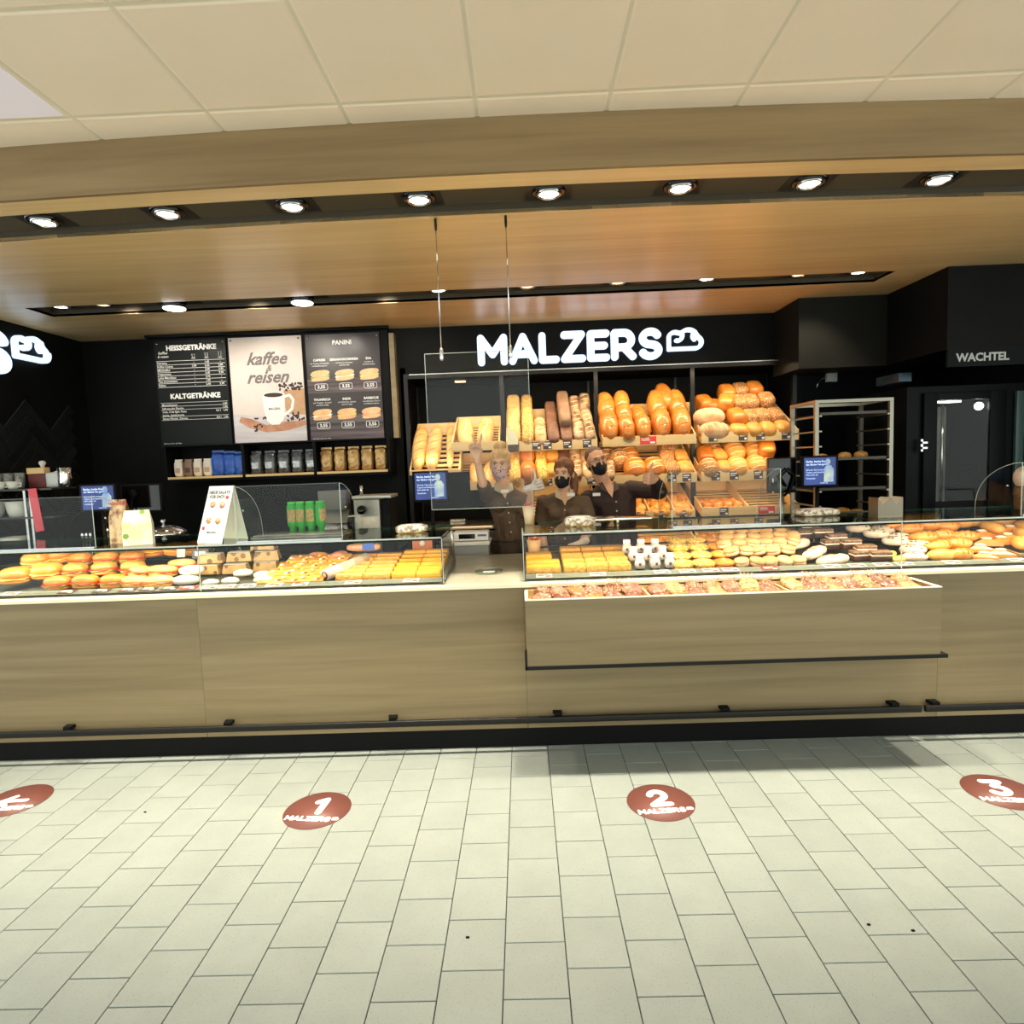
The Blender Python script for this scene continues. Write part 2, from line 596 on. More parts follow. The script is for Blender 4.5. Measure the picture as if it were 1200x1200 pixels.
# tiles behind the counter (staff side), plain grey
struct('floor_staff_side', MB().box((-6, 3.45, -0.005), (6, 7.2, 0.0)), M('staff_floor', (92, 88, 80), 0.5))

# ---- mall ceiling: lay-in panels on a pale grid, cut along the gently bowed canopy
ZC = 3.09
def fas_y(x): return 2.762 + 0.011 * x * x
CPAN = M('ceiling_panel', (253, 236, 214), 0.7, rgb2=(250, 232, 208), scale=2, bump=0.02)
CGRID = M('ceiling_grid', (232, 222, 198), 0.6)
ce = struct('ceiling', MB().box((-7, -4, ZC + 0.003), (7, 3.2, ZC + 0.08)), CGRID)
cpm = {}
def cpanel(x0, x1, y0, y1):
    key = (round(x1 - x0, 3), round(y1 - y0, 3))
    if key not in cpm:
        w, l = key; g = 0.007; e = 0.010
        mb = MB()
        mb.add([(g, g, 0.003), (w - g, g, 0.003), (w - g, l - g, 0.003), (g, l - g, 0.003),
                (g + e, g + e, 0.0), (w - g - e, g + e, 0.0), (w - g - e, l - g - e, 0.0), (g + e, l - g - e, 0.0)],
               [(4, 7, 6, 5), (0, 4, 5, 1), (1, 5, 6, 2), (2, 6, 7, 3), (3, 7, 4, 0)])
        cpm[key] = mb.mesh('ceiling_panel', CPAN)
    link('ceiling_panel', cpm[key], ce, (x0, y0, ZC))
for i in range(-7, 8):
    x0 = -1.814 + 0.5575 * (i + 3)
    for y0, y1 in ((0.86, 1.45), (1.45, 2.04), (2.04, 2.625), (2.625, 2.83)):
        if y1 > 2.8: y1 = 2.86
        cpanel(x0, x0 + 0.5575, y0, y1)
cpanel_back = MB()
for i in range(-9, 9):
    for j in range(-8, 1):
        x0 = -1.814 + 0.5575 * (i + 3); y0 = 0.27 + 0.59 * j
        cpanel_back.box((x0 + 0.012, y0 + 0.012, ZC + 0.0), (x0 + 0.545, y0 + 0.578, ZC + 0.0028))
o = cpanel_back.build('ceiling_field', CPAN, ce); o['kind'] = 'stuff'

t = thing('ceiling_pale_panel', 'pale square panel in the white ceiling at the left edge', 'ceiling light', (-2.3715, 2.04, ZC - 0.0015))
MB().box((0.02, 0.02, 0.0), (0.5375, 0.565, 0.0012)).build('panel_face', M('panel_glow', (240, 230, 240), 0.6, emit=0.10), t)  # lavender square with a weak emission
# ---- canopy over the counter: bowed fascia and oak soffit with two recessed light channels
ZS = 2.86
XS = [-6 + 0.4 * i for i in range(31)]
def strip(mb, fa, fb, z0, z1, mi=0):
    """slab between two plan curves"""
    n = len(XS); vs = []
    for x in XS:
        ya = fa(x) if callable(fa) else fa; yb = fb(x) if callable(fb) else fb
        vs += [(x, ya, z0), (x, yb, z0), (x, yb, z1), (x, ya, z1)]
    fs = []
    for i in range(n - 1):
        a, b = 4 * i, 4 * i + 4
        fs += [(a, b, b + 1, a + 1), (a + 1, b + 1, b + 2, a + 2), (a + 2, b + 2, b + 3, a + 3), (a + 3, b + 3, b, a)]
    fs += [(0, 1, 2, 3), (4 * n - 1, 4 * n - 2, 4 * n - 3, 4 * n - 4)]
    mb.add(vs, fs, mi)
c1a = lambda x: 2.913 + 0.011 * x * x
c1b = lambda x: 3.208 + 0.011 * x * x
mb = MB(); strip(mb, fas_y, lambda x: fas_y(x) + 0.02, ZS, ZC + 0.03)
can = struct('trim_1', mb, OAKF)
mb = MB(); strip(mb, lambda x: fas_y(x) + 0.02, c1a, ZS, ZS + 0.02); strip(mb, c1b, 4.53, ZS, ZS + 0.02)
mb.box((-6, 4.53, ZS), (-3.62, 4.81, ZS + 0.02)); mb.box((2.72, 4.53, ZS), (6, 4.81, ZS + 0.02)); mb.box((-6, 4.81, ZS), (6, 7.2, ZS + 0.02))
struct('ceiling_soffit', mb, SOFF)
mb = MB(); strip(mb, c1a, c1b, ZS + 0.05, ZS + 0.07)
strip(mb, lambda x: c1a(x) - 0.004, c1a, ZS + 0.001, ZS + 0.06); strip(mb, c1b, lambda x: c1b(x) + 0.004, ZS + 0.001, ZS + 0.06)
struct('trim_2', mb, CHAR)
mb = MB(); mb.box((-3.62, 4.53, ZS + 0.05), (2.72, 4.81, ZS + 0.07)); mb.box((-3.625, 4.526, ZS + 0.001), (2.725, 4.53, ZS + 0.06)); mb.box((-3.625, 4.81, ZS + 0.001), (2.725, 4.814, ZS + 0.06))
mb.box((-3.625, 4.53, ZS + 0.001), (-3.62, 4.81, ZS + 0.06)); mb.box((2.72, 4.53, ZS + 0.001), (2.725, 4.81, ZS + 0.06))
struct('trim_3', mb, CHAR)

# ---- downlights
def make_downlight(name, label, lens, r=0.054):
    t = thing(name, label, 'ceiling lamp')
    MB().box((-0.115, -0.10, 0), (0.115, 0.10, 0.006)).build('mounting_plate', M('lamp_plate', (38, 34, 28), 0.5), t)
    MB().lathe([(r + 0.028, 0.001), (r + 0.030, -0.004), (r + 0.022, -0.012), (r + 0.006, -0.010), (r + 0.004, 0.001)], 28).build('black_ring', BLKG, t)
    MB().lathe([(r + 0.005, -0.010), (r + 0.004, -0.020), (r - 0.004, -0.020), (r - 0.008, -0.006), (r - 0.008, -0.002)], 28, caps=False).build('reflector_ring', CHROME, t)
    MB().lathe([(r - 0.008, -0.008), (r - 0.010, -0.014), (r * 0.5, -0.017), (0.002, -0.018)], 28, caps=True).build('lens', lens, t)
    return t


def spot(loc, tgt, power, color, angle=95, blend=0.6, rad=0.04, parent=None):
    d = bpy.data.lights.new('lamp_light', 'SPOT')
    d.energy = power; d.color = color; d.spot_size = R(angle); d.spot_blend = blend; d.shadow_soft_size = rad
    o = bpy.data.objects.new('lamp_light', d); COL.objects.link(o)
    o.location = loc
    o.rotation_euler = (Vector(tgt) - Vector(loc)).to_track_quat('-Z', 'Y').to_euler()
    return o


WARMW = (1.0, 0.90, 0.70)
p = Proto(make_downlight('downlight', 'x', LAMP))
xs1 = [-2.92, -2.308, -1.678, -1.061, -0.448, 0.171, 0.793, 1.406, 2.028, 2.64]
for i, x in enumerate(xs1):
    x *= 1.028
    y = 3.09 + 0.011 * x * x
    if i in (0, 9):
        pass
    else:
        p.put((x, y, ZS + 0.047), (0, 0, 0), 'round recessed spotlight, %s from the left in the front black ceiling channel' % ORD[i - 1], 'spotlights in the front ceiling channel')
    spot((x, y, ZS + 0.02), (x, y - 0.38, 0), 200, WARMW, 62, 1.0, 0.05)
# second channel: mixed fittings
pc = Proto(make_downlight('downlight', 'x', LAMPC, 0.055))
pw = Proto(make_downlight('downlight', 'x', LAMPW, 0.050))
def make_tilt():
    t = thing('track_lamp', 'x', 'ceiling lamp')
    MB().box((-0.17, -0.12, -0.001), (0.17, 0.12, 0.004)).build('mounting_plate', BLK, t)
    MB().lathe([(0.085, 0.0), (0.085, -0.05), (0.075, -0.062), (0.0, -0.062)], 28).build('housing', BLKG, t)
    MB().lathe([(0.078, -0.0625), (0.076, -0.068), (0.0, -0.070)], 28).build('lens', LAMPC, t)
    return t
pt = Proto(make_tilt())
c2 = [(-3.45, 'c'), (-3.124, 'w'), (-2.579, 't'), (-1.607, 't'), (-0.58, 'c'), (0.083, 'w'), (0.755, 'w'), (1.412, 'c'), (2.083, 'w'), (2.525, 'c')]
for i, (x, k) in enumerate(c2):
    y = 4.66
    lab = {'c': 'bright recessed spotlight', 'w': 'dim recessed spotlight', 't': 'lowered cylinder spotlight'}[k] + ', %s from the left in the rear black ceiling channel' % ORD[i]
    pr = {'c': pc, 'w': pw, 't': pt}[k]
    pr.put((x, y, ZS + 0.05), (0, 0, 0), lab, 'spotlights in the rear ceiling channel')
for x in (-3.0, -2.0, -1.0): spot((x, 4.66, ZS + 0.0), (x, 5.7, 2.2), 14, (1, 0.93, 0.8), 90, 0.7, 0.04)
for x in (-0.2, 0.7, 1.6, 2.4): spot((x, 4.66, ZS + 0.0), (x, 5.6, 1.5), 26, (1, 0.86, 0.62), 80, 0.7, 0.04)

# ---- walls
XL = -4.05; YB = 5.70
struct('wall_back', MB().box((XL, YB, 0), (-1.05, YB + 0.1, ZS)).box((-1.05, YB, 2.43), (2.55, YB + 0.1, ZS)), BLKW)
mb = MB().box((-1.10, 6.32, 0), (2.55, 6.4, 2.5)).box((-1.10, YB, 0), (-1.05, 6.32, 2.5)).box((2.50, YB, 0), (2.55, 6.32, 2.5)).box((-1.1, YB + 0.1, 2.43), (2.55, 6.4, 2.5))
struct('wall_niche', mb, BLKW)
struct('wall_kitchen', MB().box((2.3, 7.1, 0), (6, 7.2, ZS)), BLK)
struct('wall_bulkhead', MB().box((2.33, 5.20, 2.285), (3.055, 5.72, ZS)), M('bulkhead_dark', (22, 21, 18), 0.6, spec=0.12, rgb2=(28, 27, 23), scale=2))
struct('wall_right', MB().box((3.055, 4.48, 2.285), (6, 5.6, ZS)), M('bulkhead_black', (10, 10, 10), 0.5, spec=0.12, rgb2=(17, 17, 15), scale=2))
struct('wall_side_light_stop', MB().box((4.6, 3.5, 0), (4.7, 7.2, ZS)), BLK)  # unseen wall, added to stop outside light entering from the right
struct('wall_kitchen_left', MB().box((2.56, 5.75, 0), (2.6, 7.1, ZS)), BLK)
# left wall with black glossy herringbone tiles
wl = struct('wall_left', MB().box((XL - 0.1, 3.9, 0), (XL, 5.7, ZS)), BLKW)
HT = M('herringbone_tile', (30, 31, 28), 0.14, rand=0.3)
a, bq = 0.34, 0.085
th = MB()
th.add([(0, 0, 0), (0, a, 0), (0, a, bq), (0, 0, bq), (0.006, 0.004, 0.004), (0.006, a - 0.004, 0.004), (0.006, a - 0.004, bq - 0.004), (0.006, 0.004, bq - 0.004)],
       [(4, 5, 6, 7), (0, 1, 5, 4), (1, 2, 6, 5), (2, 3, 7, 6), (3, 0, 4, 7)])
herr = th.mesh('wall_tile', HT)
cnt = 0
for d in range(-8, 10):
    for e in range(-30, 30):
        # classic herringbone lattice rotated 45 degrees: L-blocks stepping by (b, b) and (2a, 0)
        for kind in (0, 1):
            u = e * bq + d * 2 * a; v = e * bq
            if kind == 0: cu, cv, rot = u, v, 0.0
            else: cu, cv, rot = u + a + bq, v - a + bq, PI / 2
            c45, s45 = math.cos(PI / 4), math.sin(PI / 4)
            y = cu * c45 - cv * s45 + 4.8; z = cu * s45 + cv * c45 + 1.6
            ang = PI / 4 + rot
            # extents check
            pts = [(y + q * math.cos(ang) - w * math.sin(ang), z + q * math.sin(ang) + w * math.cos(ang)) for q in (0, a) for w in (0, bq)]
            if min(q[0] for q in pts) < 3.92 or max(q[0] for q in pts) > 5.68 or min(q[1] for q in pts) < 1.0 or max(q[1] for q in pts) > 2.28: continue
            o = link('wall_tile', herr, wl, (XL, y, z)); o.rotation_euler = (ang, 0, 0)
            cnt += 1
# ---- floor stickers
STK = M('sticker_brown', (112, 66, 58), 0.45)
STW = M('sticker_white', (246, 244, 240), 0.5)
def sticker(cx, cy, sym, rot, label):
    t = thing('floor_sticker', label, 'floor sticker', (cx, cy, 0.0006), 'round distance stickers on the floor', (0, 0, rot))
    rr = 0.155
    MB().lathe([(rr, 0), (rr, 0.0008)], 56).build('disc', STK, t)
    mb = MB(); h = 0.135
    if sym == '<':
        stroke_text('<', 0.13, Matrix.Translation((-0.075, -0.07, 0.0008)), mb, 0.10, depth=0.0012)
        mb.build('arrow', STW, t)
    else:
        w = GL[sym][0] * h
        stroke_text(sym, h, Matrix.Translation((-w / 2, -0.035, 0.0008)), mb, 0.12, depth=0.0012)
        mb.build('number', STW, t)
    mb = MB(); hh = 0.036; w = letters_width('MALZERS@') * hh
    stroke_text('MALZERS@', hh, Matrix.Translation((-w / 2 + 0.012, -0.090, 0.0008)), mb, 0.13, depth=0.0012)
    mb.build('lettering', STW, t)
    return t
sticker(-1.022, 2.730, '1', R(-6), 'round brown floor sticker with the digit one, in front of the left case')
sticker(0.586, 2.722, '2', R(4), 'round brown floor sticker with the digit two, below the snack box')
sticker(2.155, 2.735, '3', R(-8), 'round brown floor sticker with the digit three, at the right edge')
sticker(-2.600, 2.885, '<', R(4), 'round brown floor sticker with a white arrow at the left edge')
# crumbs of dirt on the tiles
for i, (x, y) in enumerate([(548, 1099), (1070, 1091), (1018, 1084), (170, 952)]):
    q = at(x, y, Z=0)
    mb = MB().blob((0, 0, 0.002), (0.007, 0.004, 0.003), 0.8, 8, 5)
    o = mb.build('dirt_crumb', BLK, None, q)
    tag(o, ['small dark crumb on the tile at the bottom centre', 'dark crumb on a tile at lower right, the larger one', 'dark crumb left of the larger one at lower right', 'thin dark scuff on a tile left of sticker 1'][i], 'crumb', 'crumbs on the floor tiles')

# ================================================================ COUNTER
CF = 3.30
ct = thing('service_counter', 'long oak-fronted bakery service counter running the full width', 'counter', (0, CF, 0))
segs = [(-5.6, -3.8), (-3.8, -1.834), (-1.834, -0.02), (-0.02, 2.235), (2.235, 4.2), (4.2, 5.6)]
for x0, x1 in segs:
    MB().box((x0 + 0.0006, 0, 0.178), (x1 - 0.0006, 0.02, 0.915)).build('front_panel', OAK, ct)
    MB().box((x0 + 0.0015, 0.001, 0.115), (x1 - 0.0015, 0.02, 0.176)).build('kick_strip', OAK, ct)
MB().box((-5.6, 0.02, 0.0), (5.6, 1.0, 0.114)).box((-5.6, 0.02, 0.114), (5.6, 1.0, 0.90)).build('carcass', BLK, ct)
MB().box((-5.6, -0.028, 0.917), (5.6, 0.03, 0.935)).build('worktop_edge', LEDGE, ct)
MB().box((-5.6, 0.03, 0.90), (5.6, 0.38, 0.933)).build('worktop', STONE, ct)
MB().box((-0.62, 0.382, 0.90), (0.06, 1.12, 0.931)).build('steel_worktop', M('worktop_steel', (176, 176, 160), 0.28, 0.3, rgb2=(160, 160, 144), scale=4), ct)
for x0, x1 in ((-5.6, 2.12), (2.14, 5.6)):
    MB().rbox((x0, -0.058, 0.164), (x1, -0.036, 0.198), 0.006).build('bumper_rail', BMET, ct)
for x in (-3.5, -2.601, -1.693, -0.769, 0.15, 1.068, 1.986, 2.204, 3.1):
    MB().prism([(-0.02, -0.045), (0.02, -0.045), (0.02, 0.0), (-0.03, 0.0)], 0.198, 0.214, mat=Matrix.Translation((x, 0, 0))).box((x - 0.006, -0.036, 0.172), (x + 0.006, -0.001, 0.198)).build('rail_bracket', BLK, ct)

# ---- impulse box hung on the counter front
ib = thing('impulse_display_box', 'oak snack display box hung on the counter front with a black base strip', 'display box', (0, CF - 0.002, 0))
X0, X1, YF, Z0, Z1 = -0.010, 2.060, -0.278, 0.560, 0.900
MB().box((X0, YF, Z0), (X1, YF + 0.016, Z1)).build('front_panel', OAK, ib)
MB().box((X0, YF + 0.016, Z0), (X0 + 0.016, -0.03, Z1)).build('side_panel', OAK, ib)
MB().box((X1 - 0.016, YF + 0.016, Z0), (X1, -0.03, Z1)).build('side_panel', OAK, ib)
MB().box((X0 + 0.016, YF + 0.016, 0.845), (X1 - 0.016, -0.001, 0.855)).build('floor_board', PINE, ib)
MB().box((X0 + 0.016, -0.03, 0.56), (X1 - 0.016, -0.001, 0.905)).build('back_board', PINE, ib)
MB().box((X0 - 0.002, YF - 0.002, Z1), (X1 + 0.002, YF + 0.014, Z1 + 0.005)).box((X0 - 0.002, YF + 0.014, Z1), (X0 + 0.014, -0.03, Z1 + 0.005)).box((X1 - 0.014, YF + 0.014, Z1), (X1 + 0.002, -0.03, Z1 + 0.005)).build('rim_edge', LEDGE, ib)
MB().box((X0 - 0.012, YF - 0.006, Z0 - 0.016), (X1 + 0.034, -0.001, Z0 + 0.002)).box((X0 - 0.012, YF - 0.006, Z0 - 0.016), (X0 - 0.002, YF + 0.03, Z0 + 0.07)).build('base_strip', BMET, ib)
for k, xd in enumerate((0.62, 1.33)):
    MB().box((xd, YF + 0.016, 0.855), (xd + 0.010, -0.03, 0.896)).build('divider', PINE, ib)
# bags of biscuits
def bag_proto(i, c1, c2, c3):
    m = M('biscuit_bag_%s' % ['amber', 'pink', 'brown', 'cream'][i], c1, 0.35, rgb2=c2, scale=34, bump=0.6, vor=(c3, 46, 0.28), coat=0.2, rand=0.12)
    t = thing('snack_bag', 'x', 'snack bag')
    def fn(p):
        return Vector((p.x * (1 - 0.15 * abs(math.sin(p.y * 60))), p.y, p.z * (1 + 0.25 * math.sin(p.x * 90 + p.y * 70))))
    MB().blob((0, 0, 0.022), (0.062, 0.085, 0.022), 0.7, 16, 8, fn=fn).build('pouch', m, t)
    mb = MB(); n = 9
    for k in range(n):
        a0 = -0.035 + 0.07 * k / n
        mb.add([(a0 * 0.5, 0.078, 0.022), ((a0 + 0.008) * 0.5, 0.080, 0.026), (a0 * 1.5 + 0.006, 0.112, 0.045 + 0.01 * (k % 2)), (a0 * 1.5, 0.110, 0.05)], [(0, 1, 2, 3)])
    mb.tube([(-0.018, 0.078, 0.024), (0, 0.077, 0.032), (0.018, 0.078, 0.024), (0, 0.079, 0.014)], 0.0025, 6, closed=True)
    mb.build('gathered_top', M('cello_film', (206, 186, 160), 0.25, rgb2=(170, 120, 90), scale=30), t)
    return Proto(t)
bags = [bag_proto(0, (132, 70, 28), (174, 116, 60), (214, 180, 134)), bag_proto(1, (128, 60, 44), (168, 104, 80), (218, 182, 158)),
        bag_proto(2, (84, 40, 22), (124, 72, 42), (186, 146, 106)), bag_proto(3, (156, 116, 68), (186, 150, 100), (116, 66, 36))]
bnm = ['amber biscuit', 'pink biscuit', 'brown biscuit', 'cream biscuit']
secs = [(0.03, 0.60, 'left'), (0.65, 1.31, 'middle'), (1.36, 2.02, 'right')]
for sx0, sx1, sn in secs:
    n = int((sx1 - sx0) / 0.088)
    for j in range(n):
        for row in (0, 1):
            k = [1, 0, 2, 3][(j * 3 + row * 2 + len(sn)) % 4] if sn != 'left' else [1, 2, 1, 0][(j + row) % 4]
            x = sx0 + (j + 0.5) * (sx1 - sx0) / n
            bags[k].put((x + rnd.uniform(-0.008, 0.008), CF - 0.19 + row * 0.095, 0.858 + row * 0.02), (R(12 + rnd.uniform(-5, 8)), R(rnd.uniform(-8, 8)), R(rnd.uniform(-22, 22))),
                        'clear %s bag, %s from left, %s row, %s part of the snack box' % (bnm[k], ORD[j], ['front', 'rear'][row], sn), 'biscuit bags in the snack box', rnd.uniform(0.8, 0.92))

# ================================================================ DISPLAY CASES
def case(name, label, x0, x1, ends):
    t = thing(name, label, 'display case', (0, 0, 0.935))
    y0, y1, zt = 3.345, 3.95, 0.258
    MB().add([(x0, y0 + 0.075, 0), (x1, y0 + 0.075, 0), (x1, y1, 0), (x0, y1, 0), (x0, y0 + 0.075, 0.0125), (x1, y0 + 0.075, 0.0125), (x1, y1, 0.076), (x0, y1, 0.076)], [(3, 2, 1, 0), (4, 5, 6, 7), (0, 1, 5, 4), (1, 2, 6, 5), (2, 3, 7, 6), (3, 0, 4, 7)]).build('deck', M('deck_steel', (104, 108, 100), 0.35, 0.4), t)
    # sloped label ledge
    MB().add([(x0, y0 + 0.008, 0.013), (x1, y0 + 0.008, 0.013), (x1, y0 + 0.075, 0.026), (x0, y0 + 0.075, 0.026), (x0, y0 + 0.075, 0.013), (x1, y0 + 0.075, 0.013)],
             [(0, 1, 2, 3), (3, 2, 5, 4), (0, 3, 4), (1, 5, 2)]).build('label_ledge', M('ledge_grey', (122, 128, 120), 0.4), t)
    seams = ends
    for a_, b_ in zip(seams[:-1], seams[1:]):
        MB().box((a_ + 0.002, y0, 0.004), (b_ - 0.002, y0 + 0.006, zt)).build('front_pane', GLASS, t)
        MB().box((a_ + 0.002, y0 - 0.012, zt + 0.002), (b_ - 0.002, y1, zt + 0.010)).build('top_pane', GLASSG, t)
        MB().box((a_ + 0.002, y0 - 0.0135, zt + 0.002), (b_ - 0.002, y0 - 0.012, zt + 0.010)).build('front_edge', GEDGEW, t)
        MB().box((a_ + 0.002, y1, zt + 0.002), (b_ - 0.002, y1 + 0.0015, zt + 0.010)).build('rear_edge', GEDGE, t)
    MB().box((x0, y0 + 0.006, zt - 0.010), (x1, y0 + 0.022, zt + 0.001)).build('top_rail', BLK, t)
    for xx in seams:
        MB().box((xx - 0.002, y0 - 0.0012, 0.004), (xx + 0.002, y0 + 0.0065, zt)).build('joint_strip', GEDGEW, t)
    for xx in (x0, x1 - 0.006):
        if abs(xx) < 3.5 or True:
            MB().box((xx, y0 + 0.007, 0.013), (xx + 0.006, y1 - 0.001, zt - 0.011)).build('side_pane', GLASS, t)
            MB().box((xx - 0.001, y0 + 0.0066, 0.0), (xx + 0.007, y0 + 0.014, zt)).build('corner_edge', BMET, t)
    # rear struts and rail
    MB().box((x0, y1 - 0.02, 0.10), (x1, y1 - 0.005, 0.112)).build('rear_rail', BMET, t)
    for k in range(len(seams)):
        xx = seams[k]
        MB().tube([(xx, y1 - 0.02, 0.02), (xx + (0.0), y1 - 0.14, zt - 0.012)], 0.008, 8).build('strut', STEEL, t)
    return t
case('display_case', 'left glass display case with sandwiches and sheet cakes', -4.2, -0.462, [-4.2, -3.0, -1.83, -0.462])
case('display_case', 'right glass display case with cakes, doughnuts and croissants', -0.012, 4.2, [-0.012, 2.06, 3.5, 4.2])

# ================================================================ BAKED GOODS: prototypes
CR = {
    'golden': M('crust_golden', (186, 98, 28), 0.28, rgb2=(212, 138, 58), scale=9, bump=0.12, rand=0.10, coat=0.3),
    'pale': M('crust_pale', (212, 156, 86), 0.5, rgb2=(232, 192, 126), scale=14, bump=0.2, rand=0.08),
    'brown': M('crust_brown', (128, 82, 52), 0.5, rgb2=(166, 114, 76), scale=10, bump=0.2, rand=0.12),
    'dark': M('crust_dark', (104, 70, 54), 0.55, rgb2=(136, 96, 74), scale=12, bump=0.2, rand=0.1),
    'seed': M('crust_seeded', (150, 92, 46), 0.6, rgb2=(184, 126, 72), scale=20, bump=0.5, vor=((236, 208, 150), 95, 0.33), rand=0.08),
    'seedy': M('crust_yellow_seeded', (200, 134, 44), 0.6, rgb2=(220, 168, 76), scale=20, bump=0.5, vor=((250, 232, 160), 80, 0.35), rand=0.06),
    'flour': M('crust_floured', (178, 118, 66), 0.7, rgb2=(230, 200, 156), scale=7, bump=0.2, rand=0.06),
    'striped': M('crust_striped', (118, 76, 50), 0.65, rgb2=(204, 170, 132), scale=16, stretch=(1, 0.5, 1), bump=0.3, rand=0.08, contrast=0.2),
    'rye': M('crust_rye_pale', (118, 88, 66), 0.7, rgb2=(150, 118, 92), scale=9, bump=0.15, rand=0.05),
    'roll': M('crust_roll', (206, 130, 52), 0.4, rgb2=(226, 168, 86), scale=18, bump=0.1, rand=0.1),
    'orange': M('crust_orange', (204, 116, 38), 0.3, rgb2=(226, 152, 66), scale=16, bump=0.12, rand=0.1, coat=0.2),
    'donut': M('dough_pale_fried', (196, 136, 80), 0.45, rgb2=(226, 178, 124), scale=16, bump=0.1, rand=0.08),
    'sugar': M('powdered_sugar', (222, 206, 188), 0.7, rgb2=(204, 166, 140), scale=26, bump=0.2, rand=0.04),
    'choc': M('chocolate_cake', (58, 32, 22), 0.45, rgb2=(88, 52, 36), scale=30, bump=0.3, rand=0.15),
    'cream': M('cream_filling', (250, 238, 214), 0.5),
    'crumb': M('bread_crumb', (244, 222, 178), 0.7),
    'score': M('score_line', (190, 104, 44), 0.6),
    'scorep': M('score_pale', (250, 224, 170), 0.6),
    'pink': M('pink_icing', (236, 164, 160), 0.35, rgb2=(250, 214, 206), scale=20),
    'lettuce': M('lettuce', (120, 158, 40), 0.5, rgb2=(176, 200, 84), scale=30),
    'tomato': M('tomato', (206, 58, 34), 0.35),
    'ham': M('ham', (226, 140, 120), 0.4),
    'cheese': M('cheese', (246, 206, 92), 0.4),
    'yellow': M('custard_yellow', (232, 158, 32), 0.35, rgb2=(242, 180, 62), scale=12, bump=0.1, rand=0.04),
    'crumble': M('crumble_cake', (200, 134, 52), 0.7, rgb2=(230, 176, 88), scale=60, bump=0.8, rand=0.04),
    'wrapw': M('wrap_white', (206, 200, 190), 0.3, rgb2=(214, 204, 190), scale=18, bump=0.3),
    'wrapb': M('wrap_kraft', (168, 132, 82), 0.45, rgb2=(196, 160, 108), scale=14, bump=0.3, vor=((116, 84, 50), 16, 0.3)),
    'label': M('label_white', (240, 238, 232), 0.4),
}


def loaf(name, cat, L, W, H, mat, e=0.75, scores=0, smat='score', bend=0.0, knob=0.0, ends=1.0, long_slit=False):
    """long axis along y, resting on z=0"""
    t = thing(name, 'x', cat)
    def fn(p):
        q = Vector(p)
        s = q.y / (L / 2)
        q.x *= (1 - (1 - ends) * s * s)
        q.x += bend * (1 - s * s)
        if knob and q.z > 0:
            q.z *= 1 + knob * math.cos(s * PI * max(scores, 2))
        return q
    MB().blob((0, 0, H * 0.38), (W / 2, L / 2, H * 0.62), e, 16, 10, fn=fn, zcut=-0.6).build('crust', mat, t)
    for k in range(scores):
        yc = -L / 2 + L * (k + 1) / (scores + 1)
        mb = MB(); pts = []
        for q in range(7):
            a = -1 + 2 * q / 6
            x = a * W * 0.36; y = yc + a * L * 0.05
            sy = y / (L / 2); rr = max(0.02, 1 - abs(a * 0.72) ** (2 / e) - abs(sy) ** (2 / e))
            z = H * 0.38 + H * 0.62 * rr ** (e / 2)
            pts.append((x * (1 - (1 - ends) * sy * sy) + bend * (1 - sy * sy), y, z * (1 + 0) - 0.0015))
        mb.tube(pts, [0.002, 0.004, 0.0055, 0.006, 0.0055, 0.004, 0.002], 6, flat=0.6)
        mb.build('score', CR[smat], t)
    if long_slit:
        MB().tube([(bend * (1 - (y * 2 / L) ** 2) + 0.1 * W * math.sin(y * 30), y, H * 0.38 + H * 0.62 * max(0.05, 1 - abs(y / (L / 2)) ** (2 / e)) ** (e / 2) - 0.001) for y in [(-0.4 + 0.1 * k) * L for k in range(9)]],
                  [0.002, 0.006, 0.008, 0.008, 0.009, 0.008, 0.008, 0.006, 0.002], 6, flat=0.5).build('slit', CR[smat], t)
    return Proto(t)


def roll(name, cat, rx, ry, H, mat, cross=False, e=0.95):
    t = thing(name, 'x', cat)
    MB().blob((0, 0, H * 0.4), (rx, ry, H * 0.6), e, 14, 8, zcut=-0.65).build('crust', mat, t)
    MB().tube([(0, -ry * 0.7, H * 0.82), (0, -ry * 0.35, H * 0.955), (0, 0, H * 0.985), (0, ry * 0.35, H * 0.955), (0, ry * 0.7, H * 0.82)], [0.001, 0.003, 0.004, 0.003, 0.001], 6, flat=0.6).build('cut_line', CR['scorep'] if cross else CR['score'], t)
    return Proto(t)


def place(pr, x, y, z, rx=0, ry=0, rz=0, label='', group=None, scale=None):
    z += 0.12 * max(0, y - 3.43)
    if pr.root.name.startswith('filled_roll'): z = min(z, 1.088)
    return pr.put((x, y, z), (R(rx), R(ry), R(rz)), label, group, scale)


# ================================================================ BREAD SHELVES (built into the niche)
rk = thing('bread_shelf_frame', 'tall black metal frame of the built-in bread shelves', 'shelving', (0, 5.62, 0))
for x in (-1.035, -0.165, 0.69, 1.56, 2.475):
    MB().box((x - 0.018, -0.02, 0.0), (x + 0.018, 0.02, 2.385)).build('post', BMET, rk)
    MB().box((x - 0.010, 0.60, 0.0), (x + 0.010, 0.62, 2.385)).build('rear_post', BMET, rk)
MB().box((-1.053, -0.02, 2.385), (2.493, 0.02, 2.428)).build('top_beam', BMET, rk)
MB().box((-1.0, -0.024, 2.418), (2.45, -0.021, 2.426)).build('light_line', M('trim_lit', (225, 228, 225), 0.2, 0.8), rk)
MB().box((-1.05, 0.02, 2.395), (2.49, 0.68, 2.42)).build('shelf_roof', BLK, rk)
MB().box((-0.62, 0.30, 2.385), (-0.52, 0.36, 2.394)).build('roof_lamp', LAMPW, rk)

TRAYS = {}
TAGME = {}


